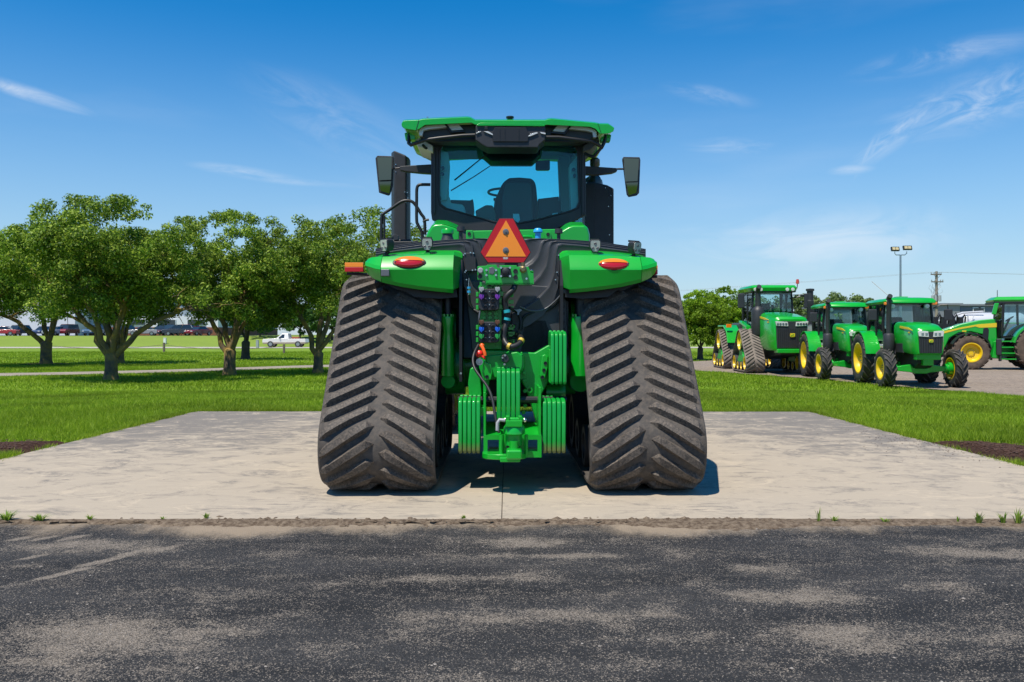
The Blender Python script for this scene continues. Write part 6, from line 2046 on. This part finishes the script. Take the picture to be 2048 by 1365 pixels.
    MB().ext_y([(-.68, 1.72), (.68, 1.72), (.72, 2.1), (.66, zt), (-.66, zt), (-.72, 2.1)], 1.10, 1.105).build('windscreen', G_bg, t)
    MB().ext_y([(-.66, 1.8), (.66, 1.8), (.64, zt), (-.64, zt)], 2.66, 2.665).build('rear_window', G_bg, t)
    for sd in (-1, 1):
        k = MB(); q = [(1.10, 1.42), (1.14, zt), (2.60, zt), (2.70, 1.7), (2.2, 1.66), (1.7, 1.42)]; k.prism([(sd * (.745 if z < 2 else .70), y, z) for y, z in q], [(sd * (.74 if z < 2 else .695), y, z) for y, z in q]); k.build('side_window', G_bg, t)
    a = [(-.72, .78, 2.62), (-.80, .95, 2.60), (-.82, 2.7, 2.60), (-.7, 2.9, 2.62), (.7, 2.9, 2.62), (.82, 2.7, 2.60), (.80, .95, 2.60), (.72, .78, 2.62)]
    k = MB(); k.loft([a, [(x * 1.03, y, z + .07) for x, y, z in a], [(x * .93, 1.85 + (y - 1.85) * .92, z + .15) for x, y, z in a], [(x * .6, 1.85 + (y - 1.85) * .6, z + .19) for x, y, z in a]]); rf = k.build('roof', M_green, t, smooth=50)
    MB().box((0, 1.75, 2.83), (.36, .3, .05)).build('roof_hatch', M_green, rf, bevel=.015)
    MB().box((0, 1.85, 2.595), (1.5, 1.9, .03)).build('headlining', M_plastic, rf)
    for sd in (-1, 1):
        k = MB(); k.lathe([(1e-4, -.05), (.065, -.045), (.075, -.02), (.075, .04)], (sd * .52, .90, 2.52), 'y', 18); k.build('roof_lamp', M_lampw, t, smooth=40)
        MB().box((sd * .72, .84, 2.60), (.16, .10, .09)).build('amber_lamp', M_amber, t, bevel=.02)
        k = MB(); k.tube([(sd * .74, 1.0, 2.45), (sd * .95, .9, 2.56), (sd * 1.12, .85, 2.56), (sd * 1.14, .85, 2.35)], .018, 6); k.build('mirror_arm', M_black, t, smooth=40)
        MB().box((sd * 1.14, .85, 2.24), (.26, .07, .36)).build('mirror', M_plastic, t, bevel=.03)
    # inside
    MB().ext_x([(2.0, 1.5), (2.0, 1.62), (2.25, 1.62), (2.32, 2.2), (2.45, 2.2), (2.45, 1.5)], -.25, .25).build('seat', M_seat, t, bevel=.05)
    k = MB(); R = Matrix.Rotation(math.radians(28), 3, 'X'); c = Vector((0, 1.62, 1.98)); k.tube([c + R @ Vector((.2 * math.cos(q), .2 * math.sin(q), 0)) for q in np.linspace(0, 2 * math.pi, 20)], .017, 6); k.tube([c, c + Vector((0, -.22, -.4))], .04, 6); k.build('steering_wheel', M_black, t, smooth=40)
    MB().box((0, 1.22, 1.7), (.6, .16, .3)).build('dashboard', M_black, t, bevel=.04)
    # exhaust stack on the right-hand side of the bonnet
    k = MB(); k.lathe([(1e-4, 1.08), (.155, 1.08), (.17, 1.12), (.17, 1.58), (.14, 1.64), (.08, 1.66), (.075, 2.5), (.082, 2.52), (.082, 2.74), (.07, 2.80), (1e-4, 2.80)], (-.66, .82, 0), 'z', 20); st = k.build('exhaust_stack', M_plastic, t, smooth=40)
    MB().cyl((-.66, .82, 2.76), (-.66, .68, 2.84), .075, n=14).build('stack_elbow', M_black, st, smooth=40)
    k = MB()
    for _ in range(16): 
        a = Vector((random.choice((-1, 1)) * random.uniform(.3, .42), random.uniform(.3, 1.0), random.uniform(.8, 1.2))); k.tube([a, a + Vector((random.uniform(-.05, .05), random.uniform(-.3, .3), random.uniform(-.35, .1)))], .018, 5)
    k.build('hydraulic_hose', M_hose, t)
    return t

def ground_at(x, y): return (x, y, float(zg(x, y)) - .012)
UT = utility_tractor('nearest wheeled tractor in the yard, its whole nose and front axle in view', ground_at(12.68, 26.1), math.radians(-7))
u2 = copy_tree(UT, 'second wheeled tractor, between the parked track machine and the nearest wheeled tractor', ground_at(12.25, 30.1), math.radians(-7))
MB().tube([(-.5, 1.0, 2.75), (-.95, 1.6, 3.35)], .008, 4).build('antenna', M_black, UT)

# ------------------------------------------------------------------ the second track machine
def yard_track_machine():
    t = thing('tracked_tractor', 'parked green tractor on four tan rubber tracks, facing us left of the wheeled tractors', 'tractor', ground_at(11.25, 35.9), math.radians(-2))
    # heading -y, origin under the front track axle
    b1 = Belt([(-.94, .40, .345), (0, 1.32, .465), (.94, .40, .345)]); b2 = Belt([(4.1 - .94, .40, .345), (4.1, 1.32, .465), (4.1 + .94, .40, .345)])
    for b, oy in ((b1, 0), (b2, 4.1)):
        wh = [('idler_wheel', (oy - .94, .40, .285)), ('idler_wheel', (oy + .94, .40, .285)), ('drive_wheel', (oy, 1.32, .40)), ('roller_wheel', (oy - .3, .27, .17)), ('roller_wheel', (oy + .3, .27, .17))]
        for sd in (-1, 1):
            make_track(t, b, sd * 1.067, .80, M_track_bg, M_track_bg, .16, sd < 0, sd, wheels=wh, m_hub=M_yellow)
            k = MB(); k.ext_x([(oy - .7, .40), (oy + .7, .40), (oy + .3, .75), (oy + .18, 1.2), (oy - .18, 1.2), (oy - .3, .75)], sd * 1.067 - .30, sd * 1.067 + .30); k.build('undercarriage', M_cast, t, bevel=.02)
    MB().ext_x([(-2.5, .8), (-2.4, 1.2), (5, 1.3), (5, .7), (0, .55)], -.4, .4).build('chassis', M_black, t, bevel=.03)
    secs = []
    for y, zt, zb, w, rr in ((-2.55, 2.18, .98, .60, .16), (-2.45, 2.28, .95, .66, .18), (-1.5, 2.40, .95, .70, .18), (.05, 2.52, 1.1, .70, .16)):
        secs.append([(-w * .93, y, zb), (-w, y, zb + .12), (-w, y, zt - rr), (-w + rr * .35, y, zt - rr * .3), (-w + rr, y, zt), (w - rr, y, zt), (w - rr * .35, y, zt - rr * .3), (w, y, zt - rr), (w, y, zb + .12), (w * .93, y, zb)])
    MB().loft(secs).build('bonnet', M_green, t, smooth=35)
    g = MB().ext_y([(-.57, 1.05), (.57, 1.05), (.61, 2.02), (.38, 2.10), (-.38, 2.10), (-.61, 2.02)], -2.60, -2.52).build('grille', M_plastic, t, bevel=.015)
    k = MB()
    for i in range(15): k.box((-.52 + i * .0743, -2.605, 1.45), (.014, .02, .72))
    k.build('grille_bar', M_black, g)
    for sd in (-1, 1):
        h = MB().ext_y([(sd * .14, 1.90), (sd * .60, 1.92), (sd * .64, 2.10), (sd * .16, 2.07)], -2.63, -2.54).build('headlight', M_lampw, t, bevel=.01)
        for x in (.23, .34, .45, .55): MB().cyl((sd * x, -2.64, 1.99), (sd * x, -2.62, 1.99), .045, n=10).build('reflector', M_steel, h)
        MB().ext_x([(-1.9, 2.16), (-1.3, 2.26), (-.1, 2.38), (-.1, 2.30), (-1.3, 2.18)], sd * .69, sd * .712).build('yellow_stripe', M_ystripe, t)
        MB().box((sd * .695, -1.75, 2.08), (.02, .2, .05)).build('model_plate', M_ystripe, t)
        # fenders over the front belts
        MB().ext_x([(.5, 1.3), (.62, 1.95), (1.9, 2.2), (1.9, 2.1), (.75, 1.86), (.62, 1.3)], sd * .62, sd * 1.0).build('fender', M_green, t, bevel=.02)
        MB().ext_x([(3.0, 1.2), (3.3, 1.75), (3.9, 2.02), (5.1, 2.02), (5.1, 1.95), (3.95, 1.94), (3.4, 1.65), (3.12, 1.2)], sd * .62, sd * 1.25).build('rear_fender', M_green, t, bevel=.02)
        MB().ext_x([(1.4, 1.0), (1.4, 2.15), (2.4, 2.25), (2.4, 1.0)], sd * .45, sd * .72).build('side_body', M_green, t, bevel=.04)
        MB().box((sd * 1.15, 3.2, 1.98), (.24, .06, .16)).build('amber_lamp', M_amber, t, bevel=.015)
    MB().box((0, -2.45, .93), (1.15, .5, .16)).build('front_ballast', M_green, t, bevel=.03)
    MB().box((0, 4.3, 1.75), (1.2, 1.5, .75)).build('fuel_tank', M_tank, t, bevel=.06)
    MB().box((-.70, 2.35, 2.4), (.04, .06, .4)).build('reflective_strip', M_ystripe, t)
    deer_badge(None, t, (.02, -2.64, 1.55), .19, .155)
    zs, zt = 1.95, 3.42
    for sd in (-1, 1):
        for y0, y1, w in ((.12, .2, .05), (1.0, .98, .045), (1.85, 1.75, .06)):
            MB().tube([(sd * .80, y0, zs), (sd * .84, (y0 + y1) / 2, 2.7), (sd * .80, y1, zt)], w, 6).build('cab_post', M_black, t, smooth=40)
    k = MB(); k.box((0, 1.0, 1.95), (1.6, 1.8, .12)); k.box((0, 1.8, 2.3), (1.5, .1, .6)); k.box((0, .14, 2.15), (1.5, .06, .4)); k.build('cab_floor', M_black, t, bevel=.02)
    MB().ext_y([(-.78, 2.3), (.78, 2.3), (.78, zt), (-.78, zt)], .16, .165).build('windscreen', G_bg, t)
    MB().ext_y([(-.78, 2.5), (.78, 2.5), (.78, zt), (-.78, zt)], 1.78, 1.785).build('rear_window', G_bg, t)
    for sd in (-1, 1): MB().ext_x([(.2, 2.0), (.24, zt), (1.7, zt), (1.78, 2.1)], sd * .825, sd * .83).build('side_window', G_bg, t)
    a = [(-.92, -.1, 3.42), (-1.02, .15, 3.40), (-1.0, 1.8, 3.42), (-.8, 2.05, 3.45), (.8, 2.05, 3.45), (1.0, 1.8, 3.42), (1.02, .15, 3.40), (.92, -.1, 3.42)]
    k = MB(); k.loft([[(x * .95, y, z) for x, y, z in a], [(x * 1.02, 1 + (y - 1) * 1.03, z + .14) for x, y, z in a], [(x * .95, 1 + (y - 1) * .95, z + .24) for x, y, z in a], [(x * .6, 1 + (y - 1) * .6, z + .27) for x, y, z in a]]); rf = k.build('roof', M_green, t, smooth=50)
    MB().box((0, .95, 3.43), (1.86, 2.05, .14)).build('roof_underside', M_plastic, rf, bevel=.03)
    for x in (-.78, -.55, .55, .78):
        k = MB(); k.lathe([(1e-4, -.03), (.07, -.025), (.08, 0), (.08, .05)], (x, -.12, 3.48), 'y', 14)
        k.build('roof_lamp', M_lampw, t, smooth=40)
    k = MB(); k.tube([(.98, .3, 3.55), (1.08, .3, 3.55), (1.1, .3, 3.75)], .018, 6); bc = k.build('beacon_arm', M_black, t, smooth=40)
    k = MB(); k.lathe([(1e-4, .2), (.05, .19), (.07, .1), (.07, 0), (1e-4, 0)], (1.1, .3, 3.74), 'z', 14); k.build('beacon', mat('beacon_lens', (.5, .06, .03), .25, coat=.5), t, smooth=40)
    for sd in (-1, 1):
        MB().tube([(sd * .85, .1, 3.25), (sd * 1.2, -.1, 3.25), (sd * 1.35, -.1, 3.2)], .025, 6).build('mirror_arm', M_black, t, smooth=40)
        MB().box((sd * 1.38, -.12, 3.0), (.28, .1, .62)).build('mirror', M_plastic, t, bevel=.04)
    MB().ext_x([(1.1, 2.1), (1.1, 2.25), (1.4, 2.25), (1.5, 2.95), (1.66, 2.95), (1.66, 2.1)], -.28, .28).build('seat', M_seat, t, bevel=.06)
    k = MB(); R = Matrix.Rotation(math.radians(25), 3, 'X'); c = Vector((0.12, .62, 2.85)); k.tube([c + R @ Vector((.23 * math.cos(q), .23 * math.sin(q), 0)) for q in np.linspace(0, 2 * math.pi, 20)], .018, 6); k.tube([c + R @ Vector((-.2, 0, 0)), c + R @ Vector((.2, 0, 0))], .014, 5); k.tube([c, c + Vector((0, -.25, -.6))], .06, 8); k.build('steering_wheel', M_black, t, smooth=40)
    k = MB(); k.lathe([(1e-4, 1.55), (.25, 1.55), (.27, 1.6), (.27, 2.55), (.22, 2.68), (.12, 2.76), (.11, 3.25), (.115, 3.3)], (-.72, -.30, 0), 'z', 22); es = k.build('exhaust_muffler', M_plastic, t, smooth=40)
    MB().tube([(-.72, -.30, 2.9), (-.72, -.30, 3.42), (-.72, -.36, 3.5), (-.72, -.5, 3.58)], .10, 14).build('exhaust_pipe', M_black, es, smooth=50)
    k = MB(); k.lathe([(1e-4, 2.0), (.13, 2.0), (.13, 2.75), (.15, 2.8), (.15, 3.0), (.13, 3.02), (.13, 3.4), (.17, 3.42), (.17, 3.5), (1e-4, 3.52)], (1.5, -.1, 0), 'z', 20); k.build('air_intake', M_plastic, t, smooth=40)
    MB().tube([(.7, .1, 3.1), (1.2, -.05, 3.2), (1.5, -.1, 3.2)], .03, 6).build('intake_brace', M_black, t)
yard_track_machine()

# ------------------------------------------------------------------ long-nosed tractor in profile at the right edge
def profile_tractor():
    # built heading -x, origin under the front axle; side nearest the camera is -y
    x0, y0 = 21.72, 39.9
    t = thing('wheeled_tractor', 'large tractor in side view at the right edge, yellow bonnet stripe and muddy tyres', 'tractor', ground_at(x0, y0 + .3), math.radians(-18))
    for (cx_, R, w, rim, n) in ((0, .76, .5, .43, 18), (2.8, 1.0, .62, .58, 20)):
        for sd in (-1, 1):
            o = ag_wheel(t, (cx_, sd * .98, R + .035), R, w, rim, -1 if sd < 0 else 1, n, M_mud, M_mud)
            o.rotation_euler = (0, 0, 0)
            o.rotation_euler = (random.uniform(0, 3), 0, math.radians(90)) if False else (0, 0, math.radians(90))
    k = MB(); k.box((0, 0, .8), (.3, 1.5, .25)); k.box((1.4, 0, .85), (3.4, .7, .5)); k.cyl((2.8, -.8, 1.03), (2.8, .8, 1.03), .2, n=14); k.build('chassis', M_cast, t, bevel=.03)
    prof = [(-1.42, 1.0), (-1.52, 1.45), (-1.50, 1.62), (-1.1, 1.82), (-.3, 2.12), (.5, 2.30), (1.16, 2.36), (1.2, 1.2), (.95, .95), (.85, 1.3), (.6, 1.62), (.1, 1.75), (-.4, 1.70), (-.8, 1.45), (-.98, 1.0)]
    MB().ext_y(prof, -.50, .50).build('bonnet', M_green, t, bevel=.05)
    MB().ext_y([(-1.56, 1.02), (-1.58, 1.50), (-1.46, 1.60), (-1.30, 1.5), (-1.32, 1.02)], -.46, .46).build('grille', M_plastic, t, bevel=.03)
    MB().ext_y([(-1.55, 1.52), (-1.30, 1.64), (-1.25, 1.56), (-1.42, 1.44)], -.53, .53).build('headlight', M_lampw, t, bevel=.02)
    for sd in (-1, 1):
        MB().ext_y([(-1.18, 1.66), (-1.1, 1.76), (-.3, 1.96), (.4, 2.10), (1.17, 2.16), (1.17, 1.96), (.45, 1.94), (.3, 2.0), (-.4, 1.86), (-1.08, 1.66)], sd * .50, sd * .512).build('yellow_stripe', M_ystripe, t)
        MB().ext_y([(.55, 1.35), (.62, 1.9), (.78, 1.95), (.85, 1.85), (.82, 1.4), (.68, 1.3)], sd * .50, sd * .515).build('dark_vent', M_black, t, bevel=.003)
        MB().box((-.18, sd * .505, 1.78), (.18, .012, .06)).build('model_plate', M_ystripe, t)
        arc = [(.86 * math.cos(a), .80 + .90 * math.sin(a)) for a in np.linspace(.15, 2.7, 20)]; arc2 = [(.82 * math.cos(a), .80 + .85 * math.sin(a)) for a in np.linspace(.15, 2.7, 20)]
        MB().ext_y(arc + arc2[::-1], sd * .55, sd * 1.15).build('front_fender', M_black, t, smooth=40)
        arc = [(2.8 + 1.13 * math.cos(a), 1.05 + 1.13 * math.sin(a)) for a in np.linspace(.2, 2.95, 24)]; arc2 = [(2.8 + 1.05 * math.cos(a), 1.05 + 1.05 * math.sin(a)) for a in np.linspace(.2, 2.95, 24)]
        MB().ext_y(arc + arc2[::-1], sd * .6, sd * 1.2).build('rear_fender', M_green, t, smooth=40)
        MB().ext_y([(2.8 + 1.05 * math.cos(a), 1.05 + 1.05 * math.sin(a)) for a in np.linspace(.2, 2.95, 24)] + [(2.8 + 1.0 * math.cos(a), 1.05 + 1.0 * math.sin(a)) for a in np.linspace(2.95, .2, 24)], sd * .6, sd * 1.22).build('fender_edge', M_black, t, smooth=40)
        for i in range(4):
            MB().box((1.55, sd * .95, .50 + i * .27), (.6, .3, .05)).build('step', M_green, t, bevel=.01)
        k = MB(); k.box((1.22, sd * .9, .85), (.08, .3, .9)); k.box((1.88, sd * .9, .65), (.05, .3, .5)); k.build('step_side', M_plastic, t, bevel=.02)
        MB().ext_y([(.9, .55), (1.0, 1.3), (1.2, 1.4), (1.2, .5)], sd * .5, sd * .85).build('side_tank', M_green, t, bevel=.03)
    k = MB(); k.box((1.15, -1.0, 1.05), (.22, .16, .75)); k.build('charcoal_canister', M_plastic, t, bevel=.04)
    # cab
    zs, zt = 1.55, 3.12
    for sd in (-1, 1):
        for xx0, xx1 in ((1.32, 1.38), (2.35, 2.3), (3.3, 3.15)):
            MB().tube([(xx0, sd * .8, zs), ((xx0 + xx1) / 2, sd * .84, 2.3), (xx1, sd * .8, zt)], .055, 6).build('cab_post', M_black, t, smooth=40)
    k = MB(); k.box((2.3, 0, 1.5), (2.0, 1.6, .12)); k.box((1.3, 0, 1.9), (.08, 1.4, .75)); k.build('cab_floor', M_black, t, bevel=.02)
    for sd in (-1, 1): MB().ext_y([(1.40, 1.55), (1.42, zt), (3.1, zt), (3.2, 2.25), (2.4, 2.2), (1.9, 1.6)], sd * .82, sd * .826).build('side_window', G_bg, t)
    MB().ext_x([(-.75, 2.2), (.75, 2.2), (.75, zt), (-.75, zt)], 1.33, 1.336).build('windscreen', G_bg, t)
    a = [(1.0, -.8), (.92, 0), (1.0, .8), (3.4, .9), (3.5, 0), (3.4, -.9)]
    k = MB(); k.loft([[(x, y, 3.12) for x, y in a], [(2.2 + (x - 2.2) * 1.04, y * 1.05, 3.22) for x, y in a], [(2.2 + (x - 2.2) * .9, y * .9, 3.36) for x, y in a]]); k.build('roof', M_green, t, bevel=.03)
    MB().box((2.15, 0, 3.08), (2.4, 1.72, .1)).build('roof_underside', M_black, t, bevel=.02)
    MB().tube([(1.3, 0, 3.3), (1.3, 0, 3.7)], .015, 5).build('antenna', M_black, t)
    m = MB().ext_y([(.80, 2.55), (.92, 3.05), (1.1, 3.05), (.98, 2.52)], -1.32, -1.2).build('mirror', M_green, t, bevel=.03)
    MB().tube([(1.3, -.8, 3.0), (1.1, -1.1, 2.95), (1.0, -1.22, 2.85)], .03, 6).build('mirror_arm', M_black, m)
    MB().ext_y([(2.3, 1.6), (2.3, 1.95), (2.6, 1.95), (2.7, 2.6), (2.85, 2.6), (2.85, 1.6)], -.28, .28).build('seat', M_seat, t, bevel=.06)
    k = MB(); c = Vector((1.8, 0, 2.35)); R = Matrix.Rotation(math.radians(-35), 3, 'Y'); k.tube([c + R @ Vector((.2 * math.cos(q), .2 * math.sin(q), 0)) for q in np.linspace(0, 2 * math.pi, 18)], .018, 6); k.tube([c, c + Vector((-.3, 0, -.7))], .05, 6); k.build('steering_wheel', M_black, t, smooth=40)
profile_tractor()

# ------------------------------------------------------------------ planter and silver seed cart behind it
def planter():
    Yw = 52.0; s_ = F / Yw; xw = (1888 - CX) / s_
    t = thing('planter', 'black folded planter with dark hoses between the nearest wheeled tractor and the silver cart', 'planter', ground_at(xw, Yw), scale=1.4)
    k = MB(); k.box((0, 0, 1.0), (2.0, .18, .18)); k.box((0, .6, 1.1), (.2, 1.6, .2)); k.build('toolbar', M_green, t, bevel=.02)
    def unit(x):
        k = MB(); k.box((x, -.25, .75), (.10, .7, .14)); k.cyl((x - .03, -.3, .4), (x + .03, -.3, .4), .30, n=18); k.cyl((x - .05, .15, .35), (x + .05, .15, .35), .22, n=16)
        k.box((x, -.1, 1.35), (.24, .3, .5)); k.box((x, -.15, 1.75), (.16, .18, .3)); k.tube([(x, -.1, 1.6), (x + .15, -.2, 2.0), (x + .3, 0, 1.9), (x + .35, .2, 1.4)], .035, 6)
        k.tube([(x - .05, -.1, 1.8), (x - .2, -.15, 2.1), (x - .3, 0, 1.8), (x - .3, .1, 1.1)], .025, 6)
        k.build('row_unit', M_black, t, bevel=.01)
    for i in range(5): unit(-.8 + i * .36)
    k = MB(); k.tube([(.8, 0, 1.0), (.4, .1, 2.0)], .05, 6); k.build('folding_arm', M_black, t)
    for sd in (1,): MB().box((.7, .8, 1.1), (1.2, .5, .5)).build('frame', M_green, t, bevel=.04)
planter()
def seed_cart():
    Yw = 60.0; s_ = F / Yw; xw = (1962 - CX) / s_
    t = thing('seed_cart', 'long silver tank cart behind the bonnet of the tractor at the right edge', 'seed cart', ground_at(xw, Yw))
    m = mat('brushed_aluminium', (.66, .66, .66), .35, metal=.25)
    k = MB()
    sec = lambda x, k_: [(x, math.cos(a) * 1.05 * k_, 2.45 + math.sin(a) * .70 * k_ * (1 if math.sin(a) > 0 else 1.1)) for a in np.linspace(0, 2 * math.pi, 25)[:-1]]
    k.loft([sec(-1.75, .7), sec(-1.6, .93), sec(-1.3, 1), sec(2.6, 1), sec(2.8, .85)]); tk = k.build('tank', m, t, smooth=40)
    MB().box((.6, -1.06, 2.40), (3.6, .02, .05)).build('green_stripe', M_green, tk)
    k = MB(); k.tube([(-3.9, -.6, 2.35), (-1.7, -.75, 3.12), (-.3, -.8, 3.2)], .07, 8); k.tube([(-1.5, -1.0, 1.9), (-1.5, -1.05, 2.9)], .06, 6); k.build('conveyor_tube', m, t, smooth=40)
    MB().ext_y([(-1.6, 1.9), (-.9, 1.05), (2.2, 1.05), (2.7, 1.9)], -.7, .7).build('frame', M_green, t, bevel=.04)
    k = MB(); k.tube([(-1.2, -1.05, 2.0), (-1.25, -1.1, 2.6), (-1.1, -1.1, 2.95)], .03, 6); k.tube([(-1.9, -.9, 2.2), (-1.85, -.95, 2.8)], .03, 6); k.build('ladder_rail', m, t)
    for x in (-.3, 1.7):
        for sd in (-1, 1):
            k = MB(); k.lathe([(.3, -.22), (.6, -.25), (.68, -.2), (.68, .2), (.6, .25), (.3, .22)], (x, sd * .95, .68), 'y', 24); w = k.build('wheel', M_tyre, t, smooth=40)
            MB().cyl((x, sd * .95 - .12, .68), (x, sd * .95 + .12, .68), .32, n=18).build('rim', M_yellow, w, smooth=40)
seed_cart()

sc.cycles.max_bounces = 8
sc.cycles.transparent_max_bounces = 16
sc.cycles.use_denoising = True
